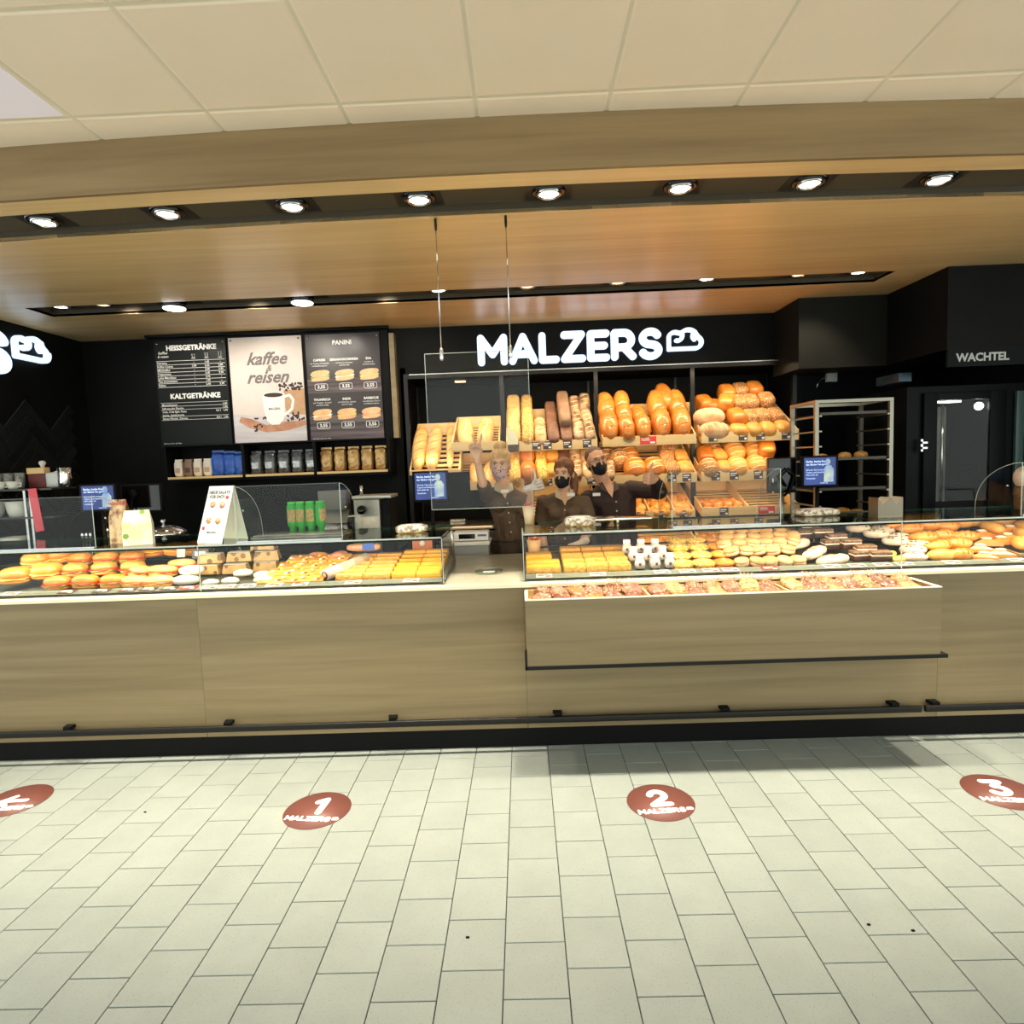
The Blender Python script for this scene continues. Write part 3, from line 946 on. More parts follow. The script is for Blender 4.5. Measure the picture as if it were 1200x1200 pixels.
def tray(key, x0, x1, zf0, zf1, zb, yb, label, side=True, dividers=(), tags=(), yf=5.35):
    """slanted wooden bread tray: front board, back board, sides and slats; returns frame for placing loaves"""
    t = thing('bread_tray', label, 'bread tray', (0, yf, zf0), 'wooden trays of the bread shelves')
    D = yb - yf; H = zb - zf0 - 0.10
    slope = math.atan2(H, D)
    hb = zf1 - zf0
    MB().rbox((x0, 0, 0), (x1, 0.016, hb), 0.002).build('front_board', PINE, t)
    MB().box((x0 + 0.01, D - 0.012, H), (x1 - 0.01, D, H + 0.10)).build('back_board', PINE, t)
    if side:
        for xx in (x0, x1 - 0.012):
            mb = MB()
            mb.add([(xx, 0.017, 0.0), (xx, 0.017, hb), (xx, D - 0.013, H + 0.10), (xx, D - 0.013, H - 0.02),
                    (xx + 0.012, 0.017, 0.0), (xx + 0.012, 0.017, hb), (xx + 0.012, D - 0.013, H + 0.10), (xx + 0.012, D - 0.013, H - 0.02)],
                   [(0, 1, 2, 3), (7, 6, 5, 4), (0, 4, 5, 1), (1, 5, 6, 2), (2, 6, 7, 3), (3, 7, 4, 0)])
            mb.build('side_board', PINE, t)
    for xd in dividers:
        mb = MB()
        mb.add([(xd, 0.017, 0.02), (xd, 0.017, hb + 0.005), (xd, D - 0.013, H + 0.10), (xd, D - 0.013, H),
                (xd + 0.010, 0.017, 0.02), (xd + 0.010, 0.017, hb + 0.005), (xd + 0.010, D - 0.013, H + 0.10), (xd + 0.010, D - 0.013, H)],
               [(0, 1, 2, 3), (7, 6, 5, 4), (0, 4, 5, 1), (1, 5, 6, 2), (2, 6, 7, 3), (3, 7, 4, 0)])
        mb.build('divider', PINE, t)
    n = 9
    sl = MB().box((x0 + 0.013, -0.018, -0.006), (x1 - 0.013, 0.018, 0.0)).mesh('slat', PINE)
    for k in range(n):
        f = (k + 0.6) / n
        o = link('slat', sl, t, (0, 0.02 + f * (D - 0.04), 0.012 + f * (H)))
        o.rotation_euler = (slope, 0, 0)
    for (xt, col) in tags:
        w = 0.075 if col != 'red' else 0.14
        p_ = MB().box((xt - w / 2, -0.004, hb * 0.12), (xt + w / 2, -0.0005, hb * 0.92)).build('price_tag', TAGR if col == 'red' else TAGB, t)
        mb = MB()
        mb.box((xt - w * 0.42, -0.0048, hb * 0.66), (xt + w * (0.30 if col != 'red' else 0.05), -0.0042, hb * 0.78))
        mb.box((xt - w * 0.42, -0.0048, hb * 0.50), (xt + w * 0.12, -0.0042, hb * 0.57))
        mb.box((xt + w * 0.12, -0.0048, hb * 0.20), (xt + w * 0.42, -0.0042, hb * 0.38))
        mb.build('tag_print', TEXTW, p_)
    fr = dict(x0=x0, x1=x1, y=yf, z=zf0 + 0.014, s=slope, L=D / math.cos(slope))
    TRAYS[key] = fr
    return fr


def on(fr, pr, x, v, lift=0.0, rz=0, label='', group=None, scale=None, tilt=0, ry=0):
    """v = distance up the slope from the front board"""
    s = fr['s']
    y = fr['y'] + 0.02 + v * math.cos(s) - lift * math.sin(s)
    z = fr['z'] + v * math.sin(s) + lift * math.cos(s)
    rot = (Matrix.Rotation(s + R(tilt), 3, 'X') @ Matrix.Rotation(R(ry), 3, 'Y') @ Matrix.Rotation(R(rz), 3, 'Z')).to_euler()
    return pr.put((x, y, z), rot, label, group, scale)


A1 = tray('A1', -0.995, -0.55, 1.515, 1.56, 2.0, 5.93, 'wooden baguette tray above the left screen')
A2 = tray('A2', -0.615, -0.19, 1.71, 1.79, 2.05, 5.95, 'upper small wooden tray behind the raised hand', yf=5.34)
A3 = tray('A3', -0.575, -0.185, 1.366, 1.445, 1.70, 5.90, 'lower small wooden tray left of the waving woman')
B1 = tray('B1', -0.135, 0.66, 1.69, 1.775, 2.10, 5.95, 'top wooden tray of the second shelf bay, box loaves', tags=((-0.06, 'b'), (0.13, 'b'), (0.225, 'b'), (0.40, 'b'), (0.57, 'b')))
C1 = tray('C1', 0.705, 1.52, 1.70, 1.785, 2.11, 5.95, 'top wooden tray of the third shelf bay with a red price tag', tags=((1.10, 'red'),))
D1 = tray('D1', 1.565, 2.40, 1.70, 1.795, 2.11, 5.95, 'top wooden tray of the right shelf bay with mixed loaves', tags=((1.66, 'b'), (1.92, 'b'), (2.07, 'b'), (2.29, 'b')))
B2 = tray('B2', -0.15, 0.66, 1.37, 1.45, 1.76, 5.93, 'second wooden tray of the second shelf bay behind the women', tags=((0.05, 'b'), (0.22, 'b'), (0.33, 'b'), (0.6, 'b')))
C2 = tray('C2', 0.70, 1.52, 1.365, 1.45, 1.76, 5.93, 'second wooden tray of the third shelf bay behind the man', tags=((1.30, 'b'), (1.43, 'b')))
D2 = tray('D2', 1.56, 2.23, 1.363, 1.455, 1.76, 5.93, 'second wooden tray of the right shelf bay with large loaves', tags=((1.68, 'b'), (1.84, 'b'), (2.05, 'b')))
B3 = tray('B3', -0.15, 0.66, 1.055, 1.13, 1.36, 5.93, 'third wooden tray of the second shelf bay behind the women')
C3 = tray('C3', 0.70, 1.50, 1.055, 1.125, 1.36, 5.93, 'third wooden tray of the third shelf bay with long rolls', dividers=(0.86, 1.10, 1.32), tags=((1.03, 'b'), (1.21, 'b'), (1.40, 'b')))
D3 = tray('D3', 1.56, 2.41, 1.057, 1.14, 1.35, 5.93, 'third wooden tray of the right shelf bay, its right half empty', dividers=(1.96,), tags=((1.75, 'b'), (2.12, 'red')))
C4 = tray('C4', 0.70, 1.53, 0.745, 0.83, 1.00, 5.90, 'lowest wooden tray of the third shelf bay seen through the case glass', tags=((1.25, 'b'), (1.37, 'b')))
D4 = tray('D4', 1.56, 2.42, 0.745, 0.83, 1.00, 5.90, 'lowest wooden tray of the right shelf bay seen through the case glass', tags=((1.75, 'b'), (1.90, 'b')))
A4 = tray('A4', -0.15, 0.66, 0.745, 0.83, 1.00, 5.90, 'lowest wooden tray of the second shelf bay')

bag_l = loaf('baguette', 'baguette', 0.62, 0.135, 0.11, CR['pale'], 0.85, 5, 'score')
bag_t = loaf('baguette', 'baguette', 0.66, 0.07, 0.065, CR['pale'], 0.85, 5, 'score')
ciab = loaf('white_loaf', 'bread loaf', 0.36, 0.13, 0.085, CR['pale'], 0.8, 0, long_slit=True, smat='scorep')
for j, x in enumerate((-0.93, -0.80)):
    on(A1, bag_l, x, 0.32, 0.03, tilt=8, rz=[1, -2][j], label='thick floured baguette, %s from the left in the tray above the screen' % ORD[j], group='baguettes')
on(A1, bag_t, -0.655, 0.34, 0.05, rz=3, tilt=8, label='thin baguette at the right side of the tray above the screen', group='baguettes')
for j, x in enumerate((-0.50, -0.32)):
    on(A2, ciab, x, 0.22, 0.04, tilt=18, rz=[4, -5][j], label='%s pale loaf in the upper small tray behind the raised hand' % ['left', 'right'][j], group='pale loaves', scale=1.15)
for j, x in enumerate((-0.42, -0.30)):
    on(A3, ciab, x, 0.20, 0.03, tilt=14, rz=[6, -4][j], label='%s pale loaf in the lower small tray beside the waving woman' % ['left', 'right'][j], group='pale loaves', scale=0.9)

box_p = loaf('box_loaf', 'bread loaf', 0.26, 0.115, 0.11, CR['pale'], 0.5)
box_y = loaf('box_loaf', 'bread loaf', 0.28, 0.10, 0.11, CR['seedy'], 0.5)
box_f = loaf('box_loaf', 'bread loaf', 0.22, 0.10, 0.08, CR['flour'], 0.6, 2, 'score')
box_d = loaf('box_loaf', 'bread loaf', 0.24, 0.10, 0.09, CR['dark'], 0.42)
box_b = loaf('box_loaf', 'bread loaf', 0.26, 0.10, 0.10, CR['rye'], 0.42)
box_s = loaf('box_loaf', 'bread loaf', 0.24, 0.10, 0.10, CR['striped'], 0.55, 3, 'scorep')
GB1 = 'box loaves in the top tray of the second bay'
TB = 'top tray, second bay'
k = 0
for (pr, x, rows, nm) in ((box_p, -0.065, [(0.14, 0.0), (0.38, 0.02), (0.60, 0.03)], 'pale ribbed box loaf'), (box_y, 0.06, [(0.14, 0.0), (0.36, 0.01), (0.60, 0.02)], 'yellow seeded box loaf'),
                          (box_f, 0.17, [(0.10, 0.0), (0.24, 0.0)], 'low floured loaf'), (box_d, 0.283, [(0.12, 0.0), (0.33, 0.0), (0.52, 0.0)], 'dark brown box loaf'),
                          (box_d, 0.398, [(0.12, 0.0), (0.36, 0.0)], 'dark box loaf under the tall stack'), (box_s, 0.505, [(0.13, 0.0), (0.36, 0.0), (0.56, 0.03)], 'striped floured box loaf'),
                          (box_s, 0.60, [(0.13, 0.0), (0.36, 0.0), (0.56, 0.05)], 'striped floured box loaf at the right post')):
    for r, (v, lf) in enumerate(rows):
        on(B1, pr, x, v + 0.02, lf + 0.035 + 0.02 * r, rz=rnd.uniform(-3, 3), tilt=14, scale=1.08, label='%s, %s from the front, %s' % (nm, ORD[r], TB), group=GB1)
for r, v in enumerate((0.30, 0.50)):
    on(B1, box_b, 0.392, v - 0.02, 0.15 + 0.03 * r, rz=0, tilt=16, scale=1.08, label='greyish rye box loaf lying %s on the dark loaves of the top tray' % ['in front', 'behind'][r], group=GB1)

kast = loaf('golden_loaf', 'bread loaf', 0.33, 0.155, 0.14, CR['golden'], 0.8, 3, 'score', ends=0.8)
kast2 = loaf('golden_loaf', 'bread loaf', 0.25, 0.135, 0.13, CR['golden'], 0.8, 2, 'score', ends=0.85)
TC = 'top tray, third bay'
GC = 'golden loaves in the top tray of the third bay'
for j, (x, rows) in enumerate(((0.78, [0.20, 0.43]), (0.925, [0.14, 0.30, 0.46]), (1.07, [0.15, 0.35]), (1.245, [0.21, 0.43]), (1.42, [0.21, 0.43]))):
    for r, v in enumerate(rows):
        pr = kast if j in (0, 3, 4) else kast2
        on(C1, pr, x, v, 0.045 + 0.075 * r * (1 if j not in (1, 2) else 0.7 * (j == 1)), rz=rnd.uniform(-5, 5), tilt=20, scale=1.12, label='glossy golden loaf, column %s from left, %s from front, %s' % (['one', 'two', 'three', 'four', 'five'][j], ORD[r], TC), group=GC)
on(C1, kast, 1.33, 0.52, 0.17, rz=8, tilt=20, label='glossy golden loaf at the very back right of the ' + TC, group=GC)

cube_s = loaf('seeded_loaf', 'bread loaf', 0.17, 0.13, 0.11, CR['seed'], 0.5)
cube_o = loaf('wheat_loaf', 'bread loaf', 0.19, 0.14, 0.12, CR['golden'], 0.55)
oval_f = loaf('floured_loaf', 'bread loaf', 0.27, 0.17, 0.12, CR['flour'], 0.9, 4, 'scorep')
cube_p = loaf('light_loaf', 'bread loaf', 0.16, 0.13, 0.10, CR['roll'], 0.6)
T4 = 'top tray, right bay'; G4 = 'mixed loaves in the top tray of the right bay'
lst = [(oval_f, 1.69, 0.08, 0.0, 88, 'floured oval loaf lying across the front'), (oval_f, 1.68, 0.24, 0.05, 92, 'large floured oval loaf behind the first'),
       (cube_p, 1.90, 0.07, 0, 80, 'light loaf lying across the front'), (cube_p, 2.03, 0.08, 0, 5, 'light loaf right of centre at the front'), (cube_p, 2.15, 0.08, 0, 0, 'light loaf second from right at the front'), (cube_p, 2.28, 0.09, 0, -8, 'light loaf at the front right corner'),
       (cube_o, 1.92, 0.22, 0.04, 12, 'upright golden loaf in the middle'), (cube_s, 2.04, 0.24, 0.03, 0, 'seeded loaf right of the upright one'), (cube_s, 2.15, 0.25, 0.03, 0, 'seeded loaf in the middle of the second row'), (cube_s, 2.27, 0.25, 0.03, 0, 'seeded loaf at the right of the second row'),
       (cube_o, 1.80, 0.42, 0.05, 60, 'golden loaf tilted at centre left'), (cube_o, 1.70, 0.50, 0.06, 10, 'golden loaf at the back left'), (cube_o, 1.86, 0.38, 0.10, -20, 'golden loaf on top at the centre'),
       (cube_s, 1.99, 0.42, 0.08, 0, 'seeded loaf in the third row left'), (cube_s, 2.10, 0.43, 0.08, 0, 'seeded loaf in the third row middle'), (cube_s, 2.24, 0.43, 0.09, 0, 'seeded loaf in the third row right'),
       (cube_o, 1.93, 0.60, 0.10, 0, 'round-topped loaf at the back left of centre'), (cube_s, 2.06, 0.62, 0.11, 0, 'round-topped loaf at the back centre'), (cube_o, 2.19, 0.62, 0.11, 0, 'round-topped loaf at the back right')]
for pr, x, v, lf, rz, lb in lst:
    on(D1, pr, x, v, lf * 1.35 + 0.01, rz=rz, tilt=6, scale=1.06, label=lb + ', ' + T4, group=G4)

# second row
GB2 = 'loaves in the second tray of the second bay'
for j, (pr, x, nm) in enumerate(((box_y, -0.07, 'yellow box loaf'), (kast2, 0.05, 'golden short loaf'), (box_y, 0.17, 'yellow seeded loaf'), (cube_p, 0.27, 'light loaf'), (box_d, 0.38, 'brown box loaf'), (box_s, 0.48, 'striped floured loaf'), (box_f, 0.58, 'low floured loaf'))):
    for r, v in enumerate((0.12, 0.36)):
        on(B2, pr, x, v, 0.03 + 0.03 * r, tilt=12, scale=1.08, rz=rnd.uniform(-4, 4), label='%s, %s from left, %s row, tray behind the women' % (nm, ORD[j], ['front', 'rear'][r]), group=GB2)
rnd_s = loaf('round_seeded_loaf', 'bread loaf', 0.21, 0.19, 0.13, CR['seed'], 0.95, 3, 'scorep')
rnd_g = loaf('round_golden_loaf', 'bread loaf', 0.24, 0.20, 0.13, CR['golden'], 0.95, 3, 'scorep')
rnd_w = loaf('round_wheat_loaf', 'bread loaf', 0.24, 0.20, 0.12, CR['roll'], 0.95, 4, 'scorep')
GC2 = 'loaves in the second tray of the third bay'
for pr, x, v, lf, lb in ((box_s, 0.77, 0.12, 0, 'striped loaf behind the man'), (rnd_s, 0.88, 0.30, 0.02, 'round seeded loaf behind the man'), (rnd_g, 1.0, 0.14, 0.0, 'round golden loaf left of the thumb'), (rnd_g, 1.17, 0.14, 0.0, 'round golden loaf right of the thumb'),
                         (rnd_s, 0.78, 0.40, 0.0, 'round seeded loaf at the back left'), (rnd_g, 0.97, 0.38, 0.02, 'round golden loaf at the back'), (cube_s, 1.31, 0.10, 0.0, 'wrapped seeded loaf at the front right'), (cube_s, 1.30, 0.26, 0.03, 'seeded loaf in the second row right'),
                         (cube_p, 1.43, 0.11, 0.0, 'light loaf in the front right corner'), (cube_p, 1.43, 0.28, 0.03, 'light loaf behind the corner one'), (cube_s, 1.33, 0.42, 0.05, 'seeded loaf at the back right')):
    on(C2, pr, x, v, lf + 0.02, tilt=12, scale=1.05, rz=rnd.uniform(-10, 10), label=lb + ', second tray of the third bay', group=GC2)
GD2 = 'loaves in the second tray of the right bay'
for pr, x, v, lf, lb in ((rnd_s, 1.64, 0.10, 0, 'round seeded loaf at the front left'), (cube_o, 1.65, 0.28, 0.04, 'golden loaf leaning at the left'), (cube_p, 1.77, 0.10, 0.0, 'light loaf second at the front'), (cube_p, 1.77, 0.26, 0.04, 'light loaf with paper band second row'),
                         (rnd_w, 1.90, 0.12, 0, 'big round wheat loaf at the front centre'), (rnd_w, 1.93, 0.32, 0.05, 'big round wheat loaf behind the centre one'), (rnd_w, 2.07, 0.13, 0, 'big round wheat loaf at the front right'), (rnd_w, 2.11, 0.34, 0.05, 'big round wheat loaf at the back right'),
                         (cube_s, 2.17, 0.09, 0.0, 'seeded loaf at the right end'), (cube_o, 2.18, 0.24, 0.10, 'golden loaf on top at the right end'), (rnd_s, 1.76, 0.46, 0.02, 'round seeded loaf at the back left'), (cube_s, 2.0, 0.5, 0.02, 'seeded loaf at the back centre')):
    on(D2, pr, x, v, lf + 0.02, tilt=12, scale=1.0, rz=rnd.uniform(-12, 12), label=lb + ', second tray of the right bay', group=GD2)
# rolls
rl_long = roll('long_roll', 'bread roll', 0.044, 0.078, 0.065, CR['roll'])
rl_rnd = roll('round_roll', 'bread roll', 0.048, 0.050, 0.060, CR['orange'])
def rolls_in(fr, pr, xa, xb, nx, nv, nm, tn, gp, v0=0.045, dv=0.085, lift2=True, rz=25):
    for r in range(nv):
        for j in range(nx):
            x = xa + (j + 0.5 + 0.25 * (r % 2)) * (xb - xa) / (nx + 0.3)
            on(fr, pr, x, v0 + r * dv, 0.006 + 0.012 * (r % 2), rz=rnd.uniform(-rz, rz), label='%s, %s from left, %s row, %s' % (nm, ORD[j], ORD[r], tn), group=gp)
rolls_in(C3, rl_long, 0.71, 0.86, 1, 5, 'yellow long roll', 'left section of the third bay third tray', 'rolls in the third tray of the third bay')
rolls_in(C3, rl_long, 0.87, 1.10, 2, 5, 'golden long roll', 'second section of the third bay third tray', 'rolls in the third tray of the third bay')
rolls_in(C3, rl_long, 1.11, 1.32, 2, 5, 'golden long roll', 'third section of the third bay third tray', 'rolls in the third tray of the third bay')
rolls_in(C3, rl_long, 1.33, 1.49, 2, 4, 'golden long roll', 'right section of the third bay third tray', 'rolls in the third tray of the third bay')
rolls_in(D3, rl_rnd, 1.58, 1.96, 4, 3, 'round roll', 'right bay third tray', 'round rolls in the right bay')
rolls_in(C4, rl_long, 0.98, 1.50, 6, 2, 'long roll', 'lowest tray of the third bay', 'rolls in the lowest trays', rz=90)
rolls_in(D4, rl_rnd, 1.58, 2.38, 9, 3, 'round roll', 'lowest tray of the right bay', 'rolls in the lowest trays')
rolls_in(A4, rl_rnd, -0.12, 0.10, 3, 2, 'round roll', 'lowest tray of the second bay', 'rolls in the lowest trays')
# scoop-shaped light card holder hanging on tray B1 left
bx = thing('card_box', 'pale rounded card holder with brown sign at the left of the top tray', 'sign holder', (-0.075, 5.335, 1.69))
MB().prism([(-0.045, 0), (0.045, 0), (0.045, 0.05), (0.02, 0.11), (-0.01, 0.135), (-0.045, 0.145)], 0, 0.004, mat=Matrix(((1, 0, 0, 0), (0, 0, 1, -0.006), (0, 1, 0, 0.06), (0, 0, 0, 1)))).build('pale_card', M('card_pale', (238, 232, 200), 0.5), bx)
MB().box((-0.045, -0.008, -0.005), (0.045, -0.002, 0.06)).build('brown_sign', TAGB, bx)
# round tag under golden loaves
bx = thing('round_shelf_tag', 'grey-brown half-round tag on the front of the third bay top tray', 'price tag', (0.935, 5.342, 1.785))
MB().prism([(0.055 * math.cos(R(a)), 0.055 * math.sin(R(a))) for a in range(180, 361, 15)], 0, 0.004, mat=Matrix(((1, 0, 0, 0), (0, 0, 1, 0), (0, 1, 0, 0), (0, 0, 0, 1)))).build('half_disc', M('tag_greybrown', (140, 112, 84), 0.5), bx)

# ================================================================ ILLUMINATED SIGNS
def sign(name, label, M4, h, s='MALZERS', kx=0.85, ky=0.78, oy=0.20):
    t = thing(name, label, 'illuminated sign')
    x = 0
    for c in s:
        mb = MB()
        adv, st = GL[c]
        if c == '@':
            stroke_mesh([[((x + 0.06) * h + px * h * kx, oy * h + py * h * ky) for px, py in q] for q in st], 0.062 * h, M4, mb, 0, 0.03)
            o = mb.build('cloud_emblem', LEDW, t)
        else:
            stroke_mesh([[((x + px) * h, py * h) for px, py in q] for q in st], 0.115 * h, M4, mb, 0, 0.03)
            o = mb.build('letter', LEDW, t)
        x += adv + 0.05
    return t
hs = 0.283
sign('illuminated_sign', 'glowing white MALZERS lettering with bread emblem above the bread shelves', face_front(-0.375, YB - 0.004, 2.485), hs, 'MALZERS@')
# left wall: S and emblem at the frame edge (the rest of the word runs on towards the front)
sw = letters_width('MALZERS', 0.05) * 0.345
sign('illuminated_sign', 'glowing white lettering and bread emblem on the left wall', face_left_wall(XL + 0.004, 4.90 - sw, 2.43), 0.335, 'MALZERS@', 0.80, 0.66, 0.42)

# ================================================================ GOODS IN THE CASES
ZD = 0.949   # deck surface
def sandwich(name, L, W, H, crust, fills, label_cat='sandwich'):
    """long axis along x: bottom half, fillings, domed top half"""
    t = thing(name, 'x', label_cat)
    MB().blob((0, 0, H * 0.16), (L / 2, W / 2, H * 0.18), 0.8, 14, 5).build('bottom_half', crust, t)
    z = H * 0.30
    for k, f in enumerate(fills):
        mb = MB(); n = 18; vs = []; fs = []
        w = 1.03 + 0.05 * k
        for i in range(n):
            a = 2 * PI * i / n
            rr = w + (0.07 * math.sin(5 * a + k) if f != 'cheese' else 0.03 * math.sin(4 * a))
            for dz in (0, H * 0.06):
                vs.append((L / 2 * rr * math.copysign(abs(math.cos(a)) ** 0.8, math.cos(a)), W / 2 * rr * math.copysign(abs(math.sin(a)) ** 0.8, math.sin(a)), z + dz + 0.004 * math.sin(7 * a + k * 2)))
        for i in range(n):
            j = (i + 1) % n
            fs.append((2 * i, 2 * j, 2 * j + 1, 2 * i + 1))
        fs.append(tuple(2 * i for i in range(n - 1, -1, -1))); fs.append(tuple(2 * i + 1 for i in range(n)))
        mb.add(vs, fs, 0, True); mb.build({'lettuce': 'lettuce_leaf', 'tomato': 'tomato_slice', 'ham': 'ham_slice', 'cheese': 'cheese_slice', 'cream': 'cream_layer'}[f], CR[f], t)
        z += H * 0.07
    MB().blob((0, 0, z + H * 0.12), (L / 2, W / 2, H * 0.42), 0.85, 16, 8, zcut=-0.35).build('top_half', crust, t)
    return Proto(t)


sw_let = sandwich('filled_roll', 0.15, 0.10, 0.085, CR['orange'], ['lettuce', 'tomato'])
sw_ham = sandwich('filled_roll', 0.15, 0.085, 0.075, CR['roll'], ['ham', 'cheese', 'lettuce'])
sw_pale = sandwich('filled_roll', 0.17, 0.085, 0.07, CR['pale'], ['cheese', 'tomato'])
sw_big = sandwich('filled_roll', 0.17, 0.13, 0.10, CR['orange'], ['cheese'])
GL1 = 'filled rolls in the left case'


def row(pr, xs, y, z, nm, rowname, gp, rz=(-12, 12), rx=0, sc=None, cs='left case'):
    for j, x in enumerate(xs):
        place(pr, x + rnd.uniform(-0.006, 0.006), y + rnd.uniform(-0.006, 0.006), z, rx + rnd.uniform(-4, 4), rnd.uniform(-4, 4), rnd.uniform(*rz),
              '%s, %s from left, %s, %s' % (nm, ORD[j], rowname, cs), gp, sc)


# far left: big golden rolls
place(sw_big, -3.02, 3.52, ZD + 0.04, 10, 0, 20, 'big golden filled roll at the left picture edge, lower', GL1)
place(sw_big, -2.98, 3.64, ZD + 0.10, 12, 0, -10, 'big golden filled roll at the left picture edge, upper', GL1)
place(sw_big, -2.86, 3.56, ZD + 0.05, 10, 0, 12, 'big golden filled roll just right of the left edge pair', GL1)
place(sw_big, -2.90, 3.70, ZD + 0.12, 12, 0, 5, 'big golden filled roll at the top of the left edge stack', GL1)
row(sw_let, [-2.74, -2.57, -2.40], 3.47, ZD, 'golden roll with lettuce and tomato', 'front row', GL1)
row(sw_let, [-2.70, -2.53, -2.36], 3.58, ZD + 0.045, 'golden roll with lettuce', 'second row', GL1)
row(sw_let, [-2.76, -2.60, -2.44], 3.70, ZD + 0.075, 'golden roll with lettuce', 'third row', GL1)
row(sw_ham, [-2.66, -2.52], 3.82, ZD + 0.10, 'roll with ham', 'back row', GL1)
row(sw_pale, [-2.27, -2.13], 3.46, ZD, 'pale long roll with cheese', 'front row', GL1)
row(sw_pale, [-2.30, -2.16], 3.56, ZD + 0.035, 'pale long roll', 'second row', GL1)
row(sw_pale, [-2.10, -2.11], 3.65, ZD + 0.04, 'golden baguette roll', 'third row right', GL1, rz=(-8, 8))
row(sw_big, [-2.37, -2.21], 3.80, ZD + 0.09, 'round yellow-topped bun', 'back row', GL1)
place(sw_big, -2.09, 3.82, ZD + 0.10, 8, 0, 0, 'round yellow-topped bun at the right end of the back row', GL1)
# salads, wraps and boxes around x=165..290
def box_thing(name, label, cat, a, b, mat, loc, rot=(0, 0, 0), lab=None, group=None, r=0.006):
    t = thing(name, label, cat, loc, group, tuple(R(v) for v in rot))
    MB().rbox(a, b, r).build('box_body', mat, t)
    if lab:
        MB().box((a[0] * 0.6, a[1] - 0.001, a[2] + (b[2] - a[2]) * 0.35), (b[0] * 0.6, a[1] + 0.0005, a[2] + (b[2] - a[2]) * 0.75)).build('paper_label', lab, t)
    return t


GREY = M('wrap_grey', (84, 82, 82), 0.4)
box_thing('sandwich_box', 'dark grey sandwich box with a white label among the rolls', 'box', (-0.05, -0.03, 0), (0.05, 0.03, 0.065), GREY, (-2.01, 3.72, ZD + 0.12), (-8, 0, 6), CR['label'])
box_thing('price_card', 'small pale upright card standing among the rolls', 'card', (-0.025, -0.002, 0), (0.025, 0.002, 0.07), M('card_pink', (232, 210, 204), 0.4), (-2.13, 3.70, ZD + 0.14), (-8, 0, 0))
kr = thing('wrapped_sandwich', 'x', 'sandwich')
MB().add([(-0.085, -0.035, 0), (0.085, -0.035, 0), (0.085, 0.035, 0), (-0.085, 0.035, 0), (-0.075, -0.028, 0.055), (0.075, -0.028, 0.06), (0.075, 0.028, 0.06), (-0.075, 0.028, 0.055)],
         [(3, 2, 1, 0), (4, 5, 6, 7), (0, 1, 5, 4), (1, 2, 6, 5), (2, 3, 7, 6), (3, 0, 4, 7)]).build('kraft_wrap', CR['wrapb'], kr)
MB().box((-0.074, -0.026, 0.060), (0.074, 0.026, 0.063)).build('paper_top', CR['wrapw'], kr)
kr = Proto(kr)
for j, (x, y, z, rz) in enumerate(((-1.93, 3.68, 0.075, 3), (-1.76, 3.70, 0.075, 4), (-1.94, 3.66, 0.012, -3), (-1.77, 3.66, 0.012, 2), (-1.60, 3.72, 0.07, 6), (-1.60, 3.70, 0.01, 0), (-1.62, 3.73, 0.135, -4))):
    place(kr, x, y, ZD + z, 4, 0, rz, 'kraft-wrapped sandwich, %s, stack near the glass joint' % ['upper left', 'upper middle', 'lower left', 'lower middle', 'upper right', 'lower right', 'topmost right'][j], 'wrapped sandwiches', 0.9)
wp = thing('wrapped_roll', 'x', 'wrapped roll')
MB().blob((0, 0, 0.026), (0.075, 0.045, 0.028), 0.75, 16, 8, zcut=-0.85).build('white_wrapping', CR['wrapw'], wp)
MB().box((-0.03, -0.03, 0.051), (0.03, 0.025, 0.0545)).build('paper_label', CR['label'], wp)
wp = Proto(wp)
for j, (x, y, z, rz) in enumerate(((-1.99, 3.49, 0, 8), (-1.97, 3.52, 0.05, 0), (-1.83, 3.46, 0, 24), (-1.72, 3.47, 0, -10), (-1.68, 3.55, 0.02, 20), (-1.56, 3.54, 0.01, 5), (-1.52, 3.46, 0, -6))):
    place(wp, x, y, ZD + z, 0, 0, rz, 'white-wrapped roll, %s from the left in front of the kraft-wrapped stack' % ORD[j], 'white wrapped rolls', [1, 0.95, 0.62, 0.7, 0.75, 0.7, 0.8][j])
# pizza-like slices, rolled wrap, sheet cakes
pz = thing('pizza_slice', 'x', 'savoury slice')
MB().rbox((-0.075, -0.05, 0), (0.075, 0.05, 0.018), 0.006).build('crust', CR['roll'], pz)
for k in range(9):
    a = rnd.uniform(-0.06, 0.06); b_ = rnd.uniform(-0.038, 0.038)
    MB().blob((a, b_, 0.020), (0.013, 0.010, 0.005), 1, 8, 4).build('topping', [CR['tomato'], CR['cheese'], CR['cream'], CR['lettuce'], CR['ham']][k % 5], pz)
pz = Proto(pz)
for r in range(4):
    for j in range(3):
        x = -1.47 + 0.115 * j + 0.03 * r
        place(pz, x, 3.46 + 0.075 * r, ZD + 0.012 + 0.018 * r, 14, 0, rnd.uniform(-20, 10), 'topped savoury slice, %s from left, %s row, left of the white wrap' % (ORD[j], ORD[r]), 'topped savoury slices')
w_ = thing('tortilla_wrap', 'long white rolled wrap lying diagonally in the left case', 'wrap', (-1.16, 3.45, ZD + 0.040), None, (0, R(-7), R(60)))
mb = MB().tube([(0, 0, 0), (0.20, 0, 0.004), (0.34, 0, 0.01)], [0.034, 0.034, 0.032], 18)
mb.build('tortilla', CR['sugar'], w_)
MB().lathe([(0.024, 0), (0.024, 0.003), (0.0, 0.003)], 16, mat=Matrix.Rotation(-PI / 2, 4, 'Y')).build('filling', CR['choc'], w_)
MB().lathe([(0.015, 0.003), (0.015, 0.005), (0.0, 0.005)], 16, mat=Matrix.Rotation(-PI / 2, 4, 'Y')).build('filling_core', CR['ham'], w_)
